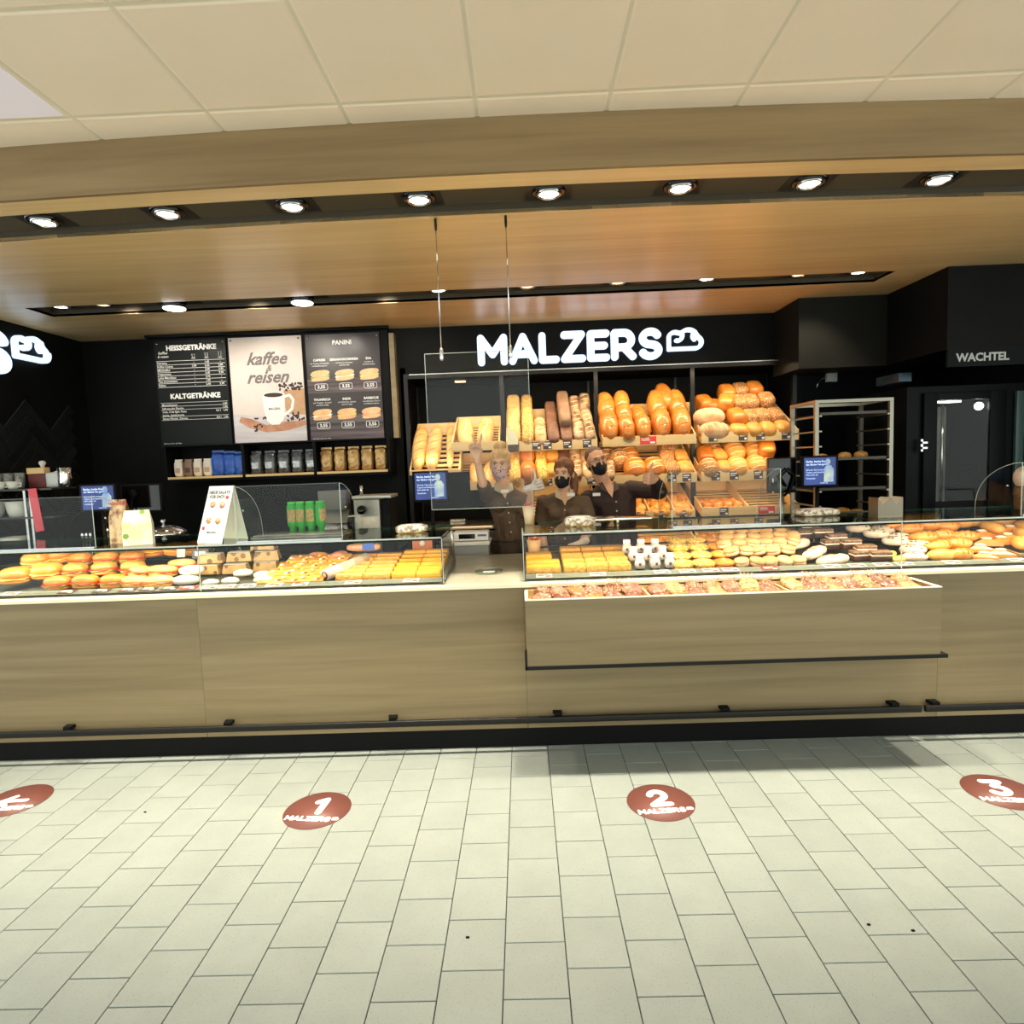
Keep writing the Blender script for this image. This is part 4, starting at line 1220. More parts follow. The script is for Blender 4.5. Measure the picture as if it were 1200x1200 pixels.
for k in (0.12, 0.22):
    MB().tube([(k, 0.0355 * math.cos(a), 0.002 + 0.0355 * math.sin(a)) for a in [2 * PI * q / 16 for q in range(16)]], 0.002, 5, closed=True).build('paper_band', CR['wrapb'], w_)
t = thing('pack_of_cake', 'orange cake pack with blue label behind the white wrap', 'cake pack', (-1.03, 3.84, ZD + 0.125))
MB().blob((0, 0, 0.02), (0.11, 0.035, 0.024), 0.6, 16, 7).build('cake', M('salmon_glaze', (236, 170, 130), 0.3), t)
MB().box((-0.0, -0.036, 0.003), (0.075, 0.036, 0.046)).build('blue_label', M('label_blue', (70, 108, 196), 0.3), t)
t = thing('sausage_roll_plate', 'small mound of brown pastry pieces behind the wrap', 'pastry', (-1.23, 3.74, ZD + 0.095))
for k in range(5):
    MB().blob((rnd.uniform(-0.08, 0.08), rnd.uniform(-0.03, 0.03), 0.02), (0.045, 0.03, 0.022), 0.9, 12, 6).build('piece', CR['orange' if k % 2 else 'ham'], t)


def sheet(name, label, x0, x1, y0, y1, h, mat, nx, ny, z=ZD, mat2=None, pieces='cake_slice'):
    t = thing(name, label, 'sheet cake', (x0, y0, z))
    w = (x1 - x0) / nx; l = (y1 - y0) / ny
    mb = MB().rbox((0.0015, 0.0015, 0), (w - 0.0015, l - 0.0015, h), 0.004)
    me = mb.mesh(pieces, mat)
    me2 = None
    if mat2:
        me2 = MB().rbox((0.004, 0.004, h), (w - 0.004, l - 0.004, h + 0.006), 0.002).mesh('topping', mat2)
    for i in range(nx):
        for j in range(ny):
            o = link(pieces, me, t, (i * w, j * l, rnd.uniform(0, 0.003) + (j + 0.5) * l * 0.12 + j * 0.004))
            if me2: link('topping', me2, o, (0, 0, 0))
    return t


sheet('sheet_cake', 'pale yellow strips of sheet cake right of the rolled wrap', -1.10, -0.78, 3.44, 3.86, 0.030, CR['crumble'], 2, 6, mat2=M('glaze_apricot', (240, 190, 110), 0.3, rgb2=(226, 150, 80), scale=30))
sheet('sheet_cake', 'bright yellow sheet cake at the right end of the left case', -0.775, -0.49, 3.44, 3.90, 0.034, CR['yellow'], 2, 6, mat2=CR['yellow'])
t = thing('small_card_holder', 'small orange card with white emblem at the back right of the left case', 'card', (-0.66, 3.93, ZD + 0.10))
MB().box((-0.075, 0, 0), (0.055, 0.004, 0.085)).build('card', M('card_orange', (196, 104, 50), 0.4), t)
MB().lathe([(0.018, 0), (0.018, 0.0012)], 20, mat=Matrix.Translation((-0.01, -0.0005, 0.045)) @ Matrix.Rotation(PI / 2, 4, 'X')).build('round_emblem', CR['label'], t)

# ---- right case
sheet('sheet_cake', 'golden tray cake at the left end of the right case', 0.0, 0.20, 3.44, 3.62, 0.036, CR['crumble'], 1, 2, mat2=CR['yellow'])
sheet('sheet_cake', 'second golden tray cake behind the first at the left end', 0.0, 0.16, 3.66, 3.80, 0.07, CR['yellow'], 1, 1, mat2=CR['crumble'])
t = sheet('sheet_cake', 'large crumble sheet cake left of the macaroon packs', 0.215, 0.60, 3.44, 3.86, 0.040, CR['crumble'], 3, 4, mat2=CR['crumble'])
t = thing('flan_slice', 'row of orange glazed cake behind the large crumble cake', 'cake', (0.46, 3.88, ZD + 0.052))
MB().rbox((-0.14, -0.03, 0), (0.16, 0.03, 0.045), 0.008).build('cake', CR['orange'], t)
# white packs of marshmallow cakes
mp_ = thing('sweet_pack', 'x', 'sweet pack')
MB().blob((0, 0, 0.045), (0.040, 0.042, 0.046), 0.6, 14, 8, zcut=-0.95, fn=lambda p: Vector((p.x * (1 - 0.25 * max(0, p.z / 0.046)), p.y * (1 - 0.25 * max(0, p.z / 0.046)), p.z))).build('film_pouch', M('film_white', (206, 192, 186), 0.15, rgb2=(160, 144, 138), scale=34, bump=0.5, coat=0.6), mp_)
MB().rbox((-0.027, -0.027, 0.082), (0.027, 0.027, 0.112), 0.005).build('pink_lid', M('lid_pink', (240, 214, 210), 0.35), mp_)
MB().box((-0.008, -0.043, 0.03), (0.008, -0.0415, 0.05)).build('printed_mark', TAGB, mp_)
mp_ = Proto(mp_)
for r in range(3):
    for j in range(3):
        place(mp_, 0.655 + 0.085 * j - 0.02 * r, 3.48 + 0.10 * r, ZD + 0.004 + 0.018 * r, 0, 0, rnd.uniform(-12, 12), 'white film pack with pink lid, %s from left in the %s row of packs' % (ORD[j], ORD[r]), 'white sweet packs', 0.78)
flat_y = roll('flat_pastry', 'pastry', 0.066, 0.062, 0.036, CR['seedy'], True)
flat_o = roll('flat_pastry', 'pastry', 0.060, 0.052, 0.036, CR['orange'], True)
for j, (pr, x0, nm) in enumerate(((flat_y, 0.90, 'yellow flat pastry'), (flat_y, 1.02, 'light flat pastry'), (flat_o, 1.135, 'orange flat pastry'))):
    for r in range(4):
        place(pr, x0 + 0.012 * r, 3.48 + 0.10 * r, ZD + 0.012 + 0.020 * r, 8, 0, rnd.uniform(-15, 15), '%s, %s from the front, %s column right of the packs' % (nm, ORD[r], ORD[j]), 'flat pastries')
        if r < 2: place(pr, x0 + 0.012 * r, 3.485 + 0.10 * r, ZD - 0.012 + 0.006 * r, 4, 0, rnd.uniform(-15, 15), '%s lying under the %s one, %s column right of the packs' % (nm, ORD[r], ORD[j]), 'flat pastries')
# doughnuts
dn = thing('filled_doughnut', 'x', 'doughnut')
MB().blob((0, 0, 0.015), (0.046, 0.042, 0.016), 0.95, 16, 6).build('lower_half', CR['donut'], dn)
MB().blob((0, 0, 0.024), (0.043, 0.039, 0.006), 0.9, 16, 4).build('cream_ring', CR['cream'], dn)
MB().blob((0, 0, 0.036), (0.046, 0.042, 0.018), 0.95, 16, 6).build('upper_half', CR['donut'], dn)
dn = Proto(dn)
for r in range(5):
    n = [5, 5, 6, 6, 5][r]
    for j in range(n):
        place(dn, 1.235 + 0.079 * j + [0, -0.03, -0.045, -0.01, 0.02][r], 3.475 + 0.075 * r, ZD + [0, 0.045, 0.07, 0.085, 0.095][r], rnd.uniform(4, 26), rnd.uniform(-16, 16), rnd.uniform(-30, 30), 'cream-filled doughnut, %s from left in the %s row from the front' % (ORD[j], ORD[r]), 'cream-filled doughnuts')
# long sugared pastries with pink icing
sg = loaf('sugared_pastry', 'pastry', 0.16, 0.07, 0.05, CR['sugar'], 0.85, 3, 'score')
for j, (x, y, z, rz) in enumerate(((1.78, 3.48, 0.0, -70), (1.70, 3.56, 0.03, -60), (1.64, 3.64, 0.055, -60), (1.60, 3.72, 0.075, -55), (1.72, 3.47, 0.0, -65), (1.66, 3.52, 0.025, -60))):
    place(sg, x, y, ZD + z, 6, 0, rz, 'sugared white pastry, %s of the diagonal pile right of the doughnuts' % ORD[j], 'sugared pastries')
place(sg, 1.50, 3.86, ZD + 0.13, 0, 0, 80, 'sugared flat pastry at the top of the doughnut pile', 'sugared pastries')
for j, x in enumerate((1.38, 1.47)):
    place(sg, x, 3.84, ZD + 0.12, 0, 0, 70, 'sugared flat pastry behind the doughnuts, %s' % ['left', 'right'][j], 'sugared pastries')
ck = loaf('chocolate_cookie', 'cookie', 0.11, 0.11, 0.03, CR['brown'], 0.95, 0)
for j, (x, y, z) in enumerate(((1.60, 3.84, 0.115), (1.67, 3.88, 0.125), (1.63, 3.90, 0.14))):
    place(ck, x, y, ZD + z, 8, 0, 0, 'brown chocolate cookie, %s behind the sugared pile' % ORD[j], 'chocolate cookies')
# chocolate layer slices in a diagonal row
cs_ = thing('chocolate_slice', 'x', 'cake slice')
MB().rbox((-0.055, -0.03, 0), (0.055, 0.03, 0.028), 0.004).build('dark_base', CR['choc'], cs_)
MB().rbox((-0.054, -0.029, 0.028), (0.054, 0.029, 0.036), 0.003).build('cream_layer', CR['cream'], cs_)
MB().rbox((-0.055, -0.03, 0.036), (0.055, 0.03, 0.054), 0.004).build('nut_top', M('nut_glaze', (70, 38, 26), 0.35, rgb2=(150, 112, 84), scale=60, bump=0.3), cs_)
cs_ = Proto(cs_)
for r in range(7):
    place(cs_, 2.02 - 0.045 * r, 3.48 + 0.075 * r, ZD + 0.010 + 0.017 * r, 6, 0, rnd.uniform(-8, 4), 'dark chocolate cake slice, %s from the front in the diagonal row' % ORD[r], 'chocolate cake slices')
    if r in (0, 2, 4): place(cs_, 1.93 - 0.045 * r, 3.52 + 0.075 * r, ZD + 0.004 + 0.015 * r, 6, 0, rnd.uniform(-8, 8), 'chocolate slice left of the dark diagonal row, %s from the front' % ORD[r // 2], 'chocolate cake slices')
ba = loaf('iced_yellow_pastry', 'pastry', 0.12, 0.05, 0.035, CR['cheese'], 0.9, 0)
place(ba, 2.13, 3.47, ZD, 0, 0, -75, 'small yellow glazed pastry in front of the spotted stollen', 'yellow pastries')
place(ba, 2.09, 3.50, ZD + 0.02, 0, 0, -50, 'small yellow glazed pastry behind the first yellow one', 'yellow pastries')
sp = thing('spotted_pastry', 'x', 'pastry')
MB().blob((0, 0, 0.024), (0.07, 0.045, 0.026), 0.85, 16, 8, zcut=-0.9).build('icing', CR['sugar'], sp)
for k in range(7):
    a = rnd.uniform(-0.05, 0.05); b_ = rnd.uniform(-0.028, 0.028)
    MB().blob((a, b_, 0.024 + 0.026 * math.sqrt(max(0, 1 - (a / 0.075) ** 2 - (b_ / 0.05) ** 2))), (0.009, 0.007, 0.003), 1, 8, 4).build('chocolate_spot', CR['choc'], sp)
sp = Proto(sp)
for j, (x, y, z, rz) in enumerate(((2.25, 3.55, 0.02, -30), (2.20, 3.64, 0.05, -30), (2.14, 3.73, 0.075, -30), (2.32, 3.62, 0.03, -25), (2.26, 3.71, 0.055, -25), (2.08, 3.82, 0.09, -20), (2.22, 3.80, 0.08, -20))):
    place(sp, x, y, ZD + z, 10, 0, rz, 'white iced pastry with dark spots, %s from the front' % ORD[j], 'spotted white pastries')
place(sp, 2.21, 3.47, ZD, 0, 0, 0, 'white iced pastry with dark spots at the very front', 'spotted white pastries')
# croissants and rolls on the right
def crescent(name, mat):
    t = thing(name, 'x', 'croissant')
    n = 13; pts = []; rs = []
    for i in range(n):
        a = -1 + 2 * i / (n - 1)
        pts.append((0.085 * a, 0.035 * a * a - 0.01, 0.03 + 0.0 * a)); rs.append(0.008 + 0.026 * (1 - a * a) * (1 + 0.10 * (i % 2)))
    MB().tube(pts, rs, 14).build('dough', mat, t)
    for i in (3, 5, 7, 9):
        p_ = pts[i]
        MB().tube([(p_[0] + 0.004 * math.sin(q), p_[1] + (rs[i] + 0.001) * math.cos(q), p_[2] + (rs[i] + 0.001) * math.sin(q)) for q in [0.3 + 2.5 * v / 7 for v in range(8)]], 0.002, 5).build('fold_line', CR['score'], t)
    return Proto(t)
cr_ = crescent('croissant', CR['orange'])
GR = 'croissants in the right case'
lst = [(2.46, 3.47, 0, 5), (2.40, 3.55, 0.03, 20), (2.52, 3.58, 0.03, -10), (2.38, 3.64, 0.06, 0), (2.50, 3.67, 0.06, 15), (2.62, 3.66, 0.05, -10), (2.36, 3.74, 0.09, 10), (2.48, 3.77, 0.10, -5), (2.60, 3.77, 0.09, 12), (2.42, 3.85, 0.12, 0), (2.54, 3.86, 0.12, 10), (2.32, 3.80, 0.10, 30)]
for j, (x, y, z, rz) in enumerate(lst):
    place(cr_, x, y, ZD + z, 6, 0, rz, 'golden croissant, %s from the front in the pile right of the spotted pastries' % ORD[j], GR, 1.05)
place(rl_long, 2.36, 3.47, ZD, 0, 0, 85, 'pale roll at the front left of the croissants', GR, 1.0)
tri = thing('apple_turnover', 'x', 'pastry')
mbt = MB()
mbt.add([(-0.075, -0.045, 0), (0.075, -0.045, 0), (0.0, 0.07, 0), (-0.068, -0.040, 0.020), (0.068, -0.040, 0.020), (0, 0.06, 0.018), (0, -0.01, 0.042)],
        [(2, 1, 0), (0, 1, 4, 3), (1, 2, 5, 4), (2, 0, 3, 5), (3, 4, 6), (4, 5, 6), (5, 3, 6)])
mbt.build('dough', CR['golden'], tri)
MB().blob((0, -0.005, 0.038), (0.03, 0.02, 0.008), 1, 10, 5).build('icing', CR['sugar'], tri)
tri = Proto(tri)
for j, (x, y, z, rz) in enumerate(((2.60, 3.47, 0, -40), (2.71, 3.50, 0.005, -30), (2.64, 3.56, 0.02, -30), (2.72, 3.62, 0.04, -20), (2.80, 3.62, 0.045, -10), (2.76, 3.72, 0.06, 0))):
    place(tri, x, y, ZD + z, 6, 0, rz, 'golden triangular turnover with icing, %s from the front at right' % ORD[j], 'turnovers', 1.0)
t = thing('pastry_tray', 'brown wooden tray with orange pastries at the right picture edge', 'tray', (3.08, 3.66, ZD + 0.006), None, (R(6.8), 0, 0))
MB().rbox((-0.30, -0.21, 0), (0.40, -0.195, 0.05), 0.003).rbox((-0.30, 0.19, 0), (0.40, 0.205, 0.05), 0.003).rbox((-0.30, -0.195, 0), (-0.288, 0.19, 0.05), 0.003).box((-0.288, -0.195, 0.002), (0.40, 0.19, 0.01)).build('tray_body', wood('tray_wood', (128, 96, 52), (158, 122, 70), 0.5), t)
for r in range(3):
    for j in range(5):
        place(tri if (j + r) % 2 else rl_long, 2.85 + 0.10 * j, 3.53 + 0.11 * r, ZD + 0.040 + 0.018 * r, 8, 0, rnd.uniform(-30, 30), 'orange pastry, %s from left in the %s row of the brown wooden tray' % (ORD[j], ORD[r]), 'pastries in the brown tray', 1.0)
for j, (x, y) in enumerate(((2.72, 3.84), (2.84, 3.86), (3.0, 3.86))):
    place(rl_long, x, y, ZD + 0.09, 0, 0, 85, 'long roll at the back behind the turnovers, %s from left' % ORD[j], GR)
# price labels on the ledges
def ledge_tags(xs, cs):
    for i, (x, c) in enumerate(xs):
        t = thing('price_label', '%s price label, %s from left on the ledge of the %s case' % ({'r': 'red', 'p': 'pale pink', 'd': 'dark brown'}[c], ORD[i], cs), 'price label', (x, 3.386, 0.9560), 'price labels on the %s case ledge' % cs, (R(11), 0, 0))
        MB().box((-0.045, -0.026, 0), (0.045, 0.026, 0.002)).build('card', {'r': TAGR, 'p': TAGP, 'd': TAGB}[c], t)
        MB().box((-0.035, 0.006, 0.002), (0.02, 0.016, 0.0026)).box((-0.035, -0.008, 0.002), (0.0, -0.001, 0.0026)).box((0.01, -0.018, 0.002), (0.036, -0.004, 0.0026)).build('print', TEXTW if c != 'p' else TAGB, t)
ledge_tags([(-2.95, 'p'), (-2.62, 'd'), (-2.42, 'd'), (-2.27, 'd'), (-2.15, 'd'), (-2.03, 'd'), (-1.92, 'r'), (-1.80, 'p'), (-1.70, 'p'), (-1.58, 'p'), (-1.43, 'p'), (-1.28, 'p'), (-0.98, 'p'), (-0.65, 'p')], 'left')
ledge_tags([(0.10, 'p'), (0.40, 'p'), (0.76, 'p'), (0.90, 'p'), (1.03, 'p'), (1.14, 'p'), (1.36, 'r'), (1.70, 'p'), (1.84, 'p'), (1.98, 'p'), (2.10, 'p'), (2.36, 'p'), (2.72, 'p'), (3.0, 'p')], 'right')

# ================================================================ MENU BOARDS AND SHELF ON THE BACK WALL
YM = 5.60
def plane_uv(w, h): pass
def board(label, x0, x1, mat):
    t = thing('menu_board', label, 'menu board', (x0, YM, 1.86), 'menu boards on the back wall')
    MB().box((0, 0, 0), (x1 - x0, 0.012, 0.955)).build('panel', mat, t)
    for q in (0.025, x1 - x0 - 0.025):
        MB().lathe([(0.010, 0), (0.010, 0.004), (0, 0.005)], 12, mat=Matrix.Translation((q, 0, 0.93)) @ Matrix.Rotation(PI / 2, 4, 'X')).build('screw_cap', CHROME, t)
    return t
MBLK = M('board_black', (30, 32, 30), 0.35, spec=0.12)
W1 = 0.655
b1 = board('left black menu board with the hot and cold drinks price list', -3.315, -2.66, MBLK)
items = [('HEISSGETRÄNKE', 0.34, 0.885, 0.062, 'CENTER', 0.045), ('KALTGETRÄNKE', 0.345, 0.45, 0.062, 'CENTER', 0.045)]
rows_ = [('Espresso', '-', '1,60', '-'), ('Kaffee Crema', '1,90', '2,20', '2,80'), ('Milchkaffee', '-', '2,40', '2,90'), ('Cappuccino', '-', '2,40', '2,90'), ('Latte Macchiato', '-', '2,70', '-'), ('Tee aromatisiert', '-', '1,90', '-'), ('Kakao', '-', '2,40', '2,90')]
for k, r_ in enumerate(rows_):
    z = 0.755 - 0.0335 * k
    items.append((r_[0], 0.015, z, 0.026, 'LEFT', 0.012))
    for xx, v in zip((0.355, 0.475, 0.60), r_[1:]): items.append((v, xx, z, 0.025, 'CENTER', 0.012))
for k, (a_, v) in enumerate((('Mineralwasser', '1,60'), ('Saft aus der Flasche', '1,90'), ('Cola, Cola light, Fanta', '0,5 l   1,95'), ('Sprite, Apfelschorle', ''), ('Eistee Pfirsich, Zitrone', '0,5 l   1,95'))):
    z = 0.375 - 0.031 * k
    items.append((a_, 0.03, z, 0.025, 'LEFT', 0.012)); items.append((v, 0.635, z, 0.025, 'RIGHT', 0.012))
items += [('kaffee', 0.075, 0.845, 0.036, 'CENTER', 0.01, 0.3), ('& reisen', 0.075, 0.812, 0.030, 'CENTER', 0.01, 0.3), ('alle Preise in Euro inkl. MwSt.', 0.02, 0.025, 0.014, 'LEFT')]
text_block('lettering', items, TEXTW, b1, loc=(0, -0.001, 0))
mb = MB()
for k in range(8): mb.box((0.012, -0.0012, 0.770 - 0.0335 * k), (0.64, -0.0005, 0.773 - 0.0335 * k))
for z in (0.393, 0.362, 0.331, 0.269, 0.238): mb.box((0.02, -0.0012, z), (0.64, -0.0005, z + 0.0025))
for xx, hh in ((0.355, 0.026), (0.475, 0.032), (0.60, 0.042)):
    mb.tube([(xx - 0.013, -0.001, 0.80 + hh), (xx - 0.009, -0.001, 0.80), (xx + 0.009, -0.001, 0.80), (xx + 0.013, -0.001, 0.80 + hh)], 0.0022, 5, closed=True)
    mb.box((xx - 0.018, -0.0012, 0.787), (xx + 0.018, -0.0005, 0.792))
mb.build('rule_lines', TEXTW, b1)

b2 = board('middle menu board, a pale coffee poster with a white cup', -2.632, -1.965, M('poster_beige', (214, 196, 186), 0.5, rgb2=(228, 214, 204), scale=1.5))
text_block('lettering', [('kaffee', 0.335, 0.755, 0.155, 'CENTER', 0.026, 0.4), ('&', 0.35, 0.670, 0.08, 'CENTER', 0.02, 0.4), ('reisen', 0.335, 0.590, 0.155, 'CENTER', 0.026, 0.4)], M('script_grey', (120, 110, 106), 0.6), b2, loc=(0, -0.001, 0))
PW = M('poster_table', (214, 206, 206), 0.6, rgb2=(190, 180, 180), scale=6, stretch=(0.3, 1, 3))
PD = M('poster_bean', (62, 36, 26), 0.4)
PB = M('poster_bag', (204, 160, 120), 0.6, rgb2=(186, 140, 100), scale=12)
PBR = M('poster_burlap', (170, 116, 86), 0.7, rgb2=(206, 150, 120), scale=14)
PC = M('poster_cup', (244, 240, 232), 0.3)
FF = lambda z: Matrix(((1, 0, 0, 0), (0, 0, -1, -z), (0, 1, 0, 0), (0, 0, 0, 1)))
MB().prism([(0.0, 0.0), (0.667, 0.0), (0.667, 0.20), (0.0, 0.27)], 0.0004, 0.001, mat=FF(0)).build('printed_table', PW, b2)
MB().prism([(0.05, 0.20), (0.14, 0.14), (0.30, 0.095), (0.50, 0.105), (0.667, 0.15), (0.667, 0.19), (0.45, 0.185), (0.30, 0.16), (0.17, 0.22), (0.07, 0.245)], 0.001, 0.0015, mat=FF(0)).build('printed_cloth', PBR, b2)
MB().prism([(0.50, 0.26), (0.667, 0.24), (0.667, 0.48), (0.48, 0.47), (0.47, 0.36)], 0.001, 0.0016, mat=FF(0)).build('printed_bag', PB, b2)
mb = MB(); rb = random.Random(3)
for k in range(70):
    if k < 34: cx, cy = rb.uniform(0.44, 0.65), rb.uniform(0.465, 0.53)
    elif k < 54: cx, cy = rb.uniform(0.50, 0.655), rb.uniform(0.19, 0.27)
    else: cx, cy = rb.uniform(0.17, 0.34), rb.uniform(0.11, 0.25)
    a = rb.uniform(0, PI)
    mb.prism([(cx + 0.014 * math.cos(u) * math.cos(a) - 0.009 * math.sin(u) * math.sin(a), cy + 0.014 * math.cos(u) * math.sin(a) + 0.009 * math.sin(u) * math.cos(a)) for u in [2 * PI * q / 8 for q in range(8)]], 0.0016, 0.0022 + k * 1e-5, mat=FF(0))
mb.build('printed_beans', PD, b2)['kind'] = 'stuff'
mb = MB()
mb.prism([(0.278, 0.42), (0.487, 0.44), (0.482, 0.32), (0.462, 0.20), (0.42, 0.162), (0.350, 0.160), (0.312, 0.195), (0.288, 0.30)], 0.0030, 0.0036, mat=FF(0))
mb.prism([(0.3825 + 0.103 * math.cos(q), 0.43 + 0.028 * math.sin(q)) for q in [2 * PI * i / 20 for i in range(20)]], 0.0036, 0.0040, mat=FF(0))
stroke_mesh([[(0.475, 0.41), (0.53, 0.425), (0.562, 0.38), (0.545, 0.30), (0.50, 0.262), (0.465, 0.25)]], 0.012, FF(0.0028), mb, 0, 0.0006)
mb.build('printed_cup', PC, b2)
MB().prism([(0.3825 + 0.088 * math.cos(q), 0.43 + 0.020 * math.sin(q)) for q in [2 * PI * i / 20 for i in range(20)]], 0.0040, 0.0044, mat=FF(0)).build('printed_coffee', PD, b2)
text_block('cup_lettering', [('MALZERS', 0.385, 0.305, 0.026, 'CENTER', 0.02)], PD, b2, loc=(0, -0.0046, 0))

b3 = board('right black menu board with six sandwich pictures and prices', -1.93, -1.255, M('board_dark', (44, 38, 36), 0.35, rgb2=(58, 48, 46), scale=2))
mb = MB()
mb.box((0, -0.0008, 0.0), (0.675, -0.0003, 0.13)); mb.box((0, -0.0008, 0.43), (0.675, -0.0003, 0.555)); mb.box((0, -0.0008, 0.16), (0.675, -0.0003, 0.23))
mb.build('printed_planks', M('plank_print', (52, 40, 40), 0.5, rgb2=(112, 96, 98), scale=30, stretch=(0.06, 1, 1)), b3)
its = [('PANINI', 0.335, 0.875, 0.055, 'CENTER', 0.03)]
for c, (nm, d1, d2) in enumerate((('CAPRESE', 'mit Tomate, Mozzarella', 'und Basilikumpesto'), ('SERRANOSCHINKEN', 'mit Rucola, Parmesan', 'und Olivenöl'), ('EVA', 'mit Salat, Ei', 'und Remoulade'))):
    its += [(nm, 0.12 + 0.225 * c, 0.725, 0.028, 'CENTER', 0.03), (d1, 0.12 + 0.225 * c, 0.695, 0.018), (d2, 0.12 + 0.225 * c, 0.674, 0.018), ('3,55', 0.125 + 0.225 * c, 0.485, 0.042, 'CENTER', 0.03)]
for c, (nm, d1, d2) in enumerate((('THUNFISCH', 'mit Thunfisch, Zwiebel', 'und Remoulade'), ('INDIA', 'mit Hähnchen, Ananas', 'und Currydip'), ('BARBECUE', 'mit Hähnchen, Bacon', 'und Barbecuesauce'))):
    its += [(nm, 0.125 + 0.225 * c, 0.37, 0.028, 'CENTER', 0.03), (d1, 0.125 + 0.225 * c, 0.342, 0.018), (d2, 0.125 + 0.225 * c, 0.321, 0.018), ('3,55', 0.125 + 0.225 * c, 0.135, 0.042, 'CENTER', 0.03)]
its.append(('alle Preise in Euro inkl. MwSt.', 0.02, 0.018, 0.014, 'LEFT'))
text_block('lettering', its, TEXTW, b3, loc=(0, -0.0015, 0))
BUN = M('printed_bun', (224, 168, 110), 0.5, rgb2=(240, 200, 150), scale=14)
for k in range(6):
    cx, cy = 0.12 + 0.225 * (k % 3), (0.585 if k < 3 else 0.235)
    mb = MB(); 
    mb.prism([(cx + 0.088 * math.copysign(abs(math.cos(q)) ** 0.7, math.cos(q)), cy + 0.020 + 0.030 * math.sin(q) + 0.10 * 0.088 * math.cos(q)) for q in [2 * PI * i / 20 for i in range(20)]], 0.0022, 0.0028, mat=FF(0))
    mb.prism([(cx + 0.086 * math.copysign(abs(math.cos(q)) ** 0.7, math.cos(q)), cy - 0.030 + 0.018 * math.sin(q) + 0.10 * 0.088 * math.cos(q)) for q in [2 * PI * i / 20 for i in range(20)]], 0.0022, 0.0027, mat=FF(0))
    mb.build('printed_sandwich', BUN, b3)
    MB().prism([(cx + 0.088 * math.cos(q) * (1 + 0.06 * math.sin(7 * q)), cy - 0.010 + 0.020 * math.sin(q) + 0.009 * math.cos(q)) for q in [2 * PI * i / 28 for i in range(28)]], 0.0010, 0.0020, mat=FF(0)).build('printed_filling', [CR['lettuce'], CR['cream'], CR['cheese'], CR['cream'], CR['cheese'], CR['ham']][k], b3)
    zz = 0.485 if k < 3 else 0.135
    MB().tube([(cx + 0.005 + 0.058 * math.copysign(abs(math.cos(q)) ** 0.35, math.cos(q)), -0.001, zz + 0.028 * math.copysign(abs(math.sin(q)) ** 0.35, math.sin(q))) for q in [2 * PI * i / 24 for i in range(24)]], 0.0025, 5, closed=True).build('price_frame', TEXTW, b3)

sb = thing('coffee_shelf', 'black wall shelf box with three bays under the menu boards', 'shelf', (0, 5.42, 0))
MB().box((-3.36, 0.196, 1.86), (-1.18, 0.275, ZS - 0.001)).build('back_panel', BLK, sb)
MB().box((-3.20, 0.0, 1.845), (-1.175, 0.17, 1.858)).build('upper_board', BLK, sb)
MB().box((-3.20, 0.265, 1.52), (-1.175, 0.275, 1.845)).build('rear_board', BLK, sb)
for x in (-3.205, -2.500, -1.857, -1.195):
    MB().box((x - 0.004, 0.0, 1.54), (x + 0.022, 0.26, 1.845)).build('partition', BLK, sb)
for x0, x1 in ((-3.18, -2.506), (-2.476, -1.863), (-1.833, -1.20)):
    MB().box((x0, -0.002, 1.556), (x1, 0.255, 1.576)).build('shelf_board', PINE, sb)
MB().box((-3.205, 0.0, 1.535), (-1.175, 0.26, 1.5555)).build('lower_board', BLK, sb)
MB().box((-1.165, 0.17, 1.86), (-1.12, 0.27, 2.80)).build('side_veneer', OAK, sb)
MB().box((-3.36, 0.12, 2.835), (-1.16, 0.17, 2.858)).build('light_head', BLK, sb)
from mathutils import noise as mnoise
def pouch(name, mat, w, h, d, lab=None, crinkle=0.15):
    t = thing(name, 'x', 'coffee pack')
    def fn(p):
        f = 1 - 0.35 * max(0, (p.z / (h / 2))) ** 3
        c_ = crinkle * 0.045 * mnoise.noise(p * 38 + Vector((3.1, 7.7, w * 50))) if crinkle > 0.1 else 0
        return Vector((p.x + c_ * 0.6, p.y * f + c_ * (1 if p.y < 0 else -1), p.z + c_ * 0.4))
    MB().blob((0, 0, h / 2), (w / 2, d / 2, h / 2), 0.45, 30, 26, fn=fn).build('pack_body', mat, t)
    MB().box((-w * 0.46, -0.003, h * 0.97), (w * 0.46, 0.003, h * 1.08)).build('folded_top', mat, t)
    if lab: MB().box((-w * 0.3, -d / 2 - 0.002, h * 0.25), (w * 0.3, -d / 2 + 0.006, h * 0.55)).build('printed_label', lab, t)
    return Proto(t)
tin = pouch('coffee_pack', M('pack_white', (228, 216, 200), 0.4), 0.075, 0.145, 0.06, M('label_tan', (190, 160, 130), 0.5), 0.02)
tinb = pouch('coffee_pack', M('pack_tan', (140, 112, 92), 0.4), 0.075, 0.145, 0.06, M('label_brown', (90, 62, 48), 0.5), 0.02)
blu = pouch('coffee_pack', M('pack_blue', (22, 70, 160), 0.22, rgb2=(40, 100, 196), scale=10, bump=0.2), 0.115, 0.20, 0.07, None)
blk = pouch('coffee_pack', M('pack_black', (46, 46, 46), 0.16, rgb2=(84, 84, 82), scale=22, bump=0.8, coat=0.6), 0.105, 0.19, 0.08, M('label_silver', (120, 120, 118), 0.25, 0.6, rgb2=(190, 190, 188), scale=40), 0.2)
gld = pouch('coffee_pack', M('pack_gold', (150, 112, 62), 0.22, 0.4, rgb2=(196, 158, 100), scale=16, bump=0.6), 0.105, 0.20, 0.08, M('label_gold', (206, 170, 110), 0.25, 0.5, rgb2=(110, 74, 44), scale=40), 0.2)
GP = 'coffee packs on the wall shelf'
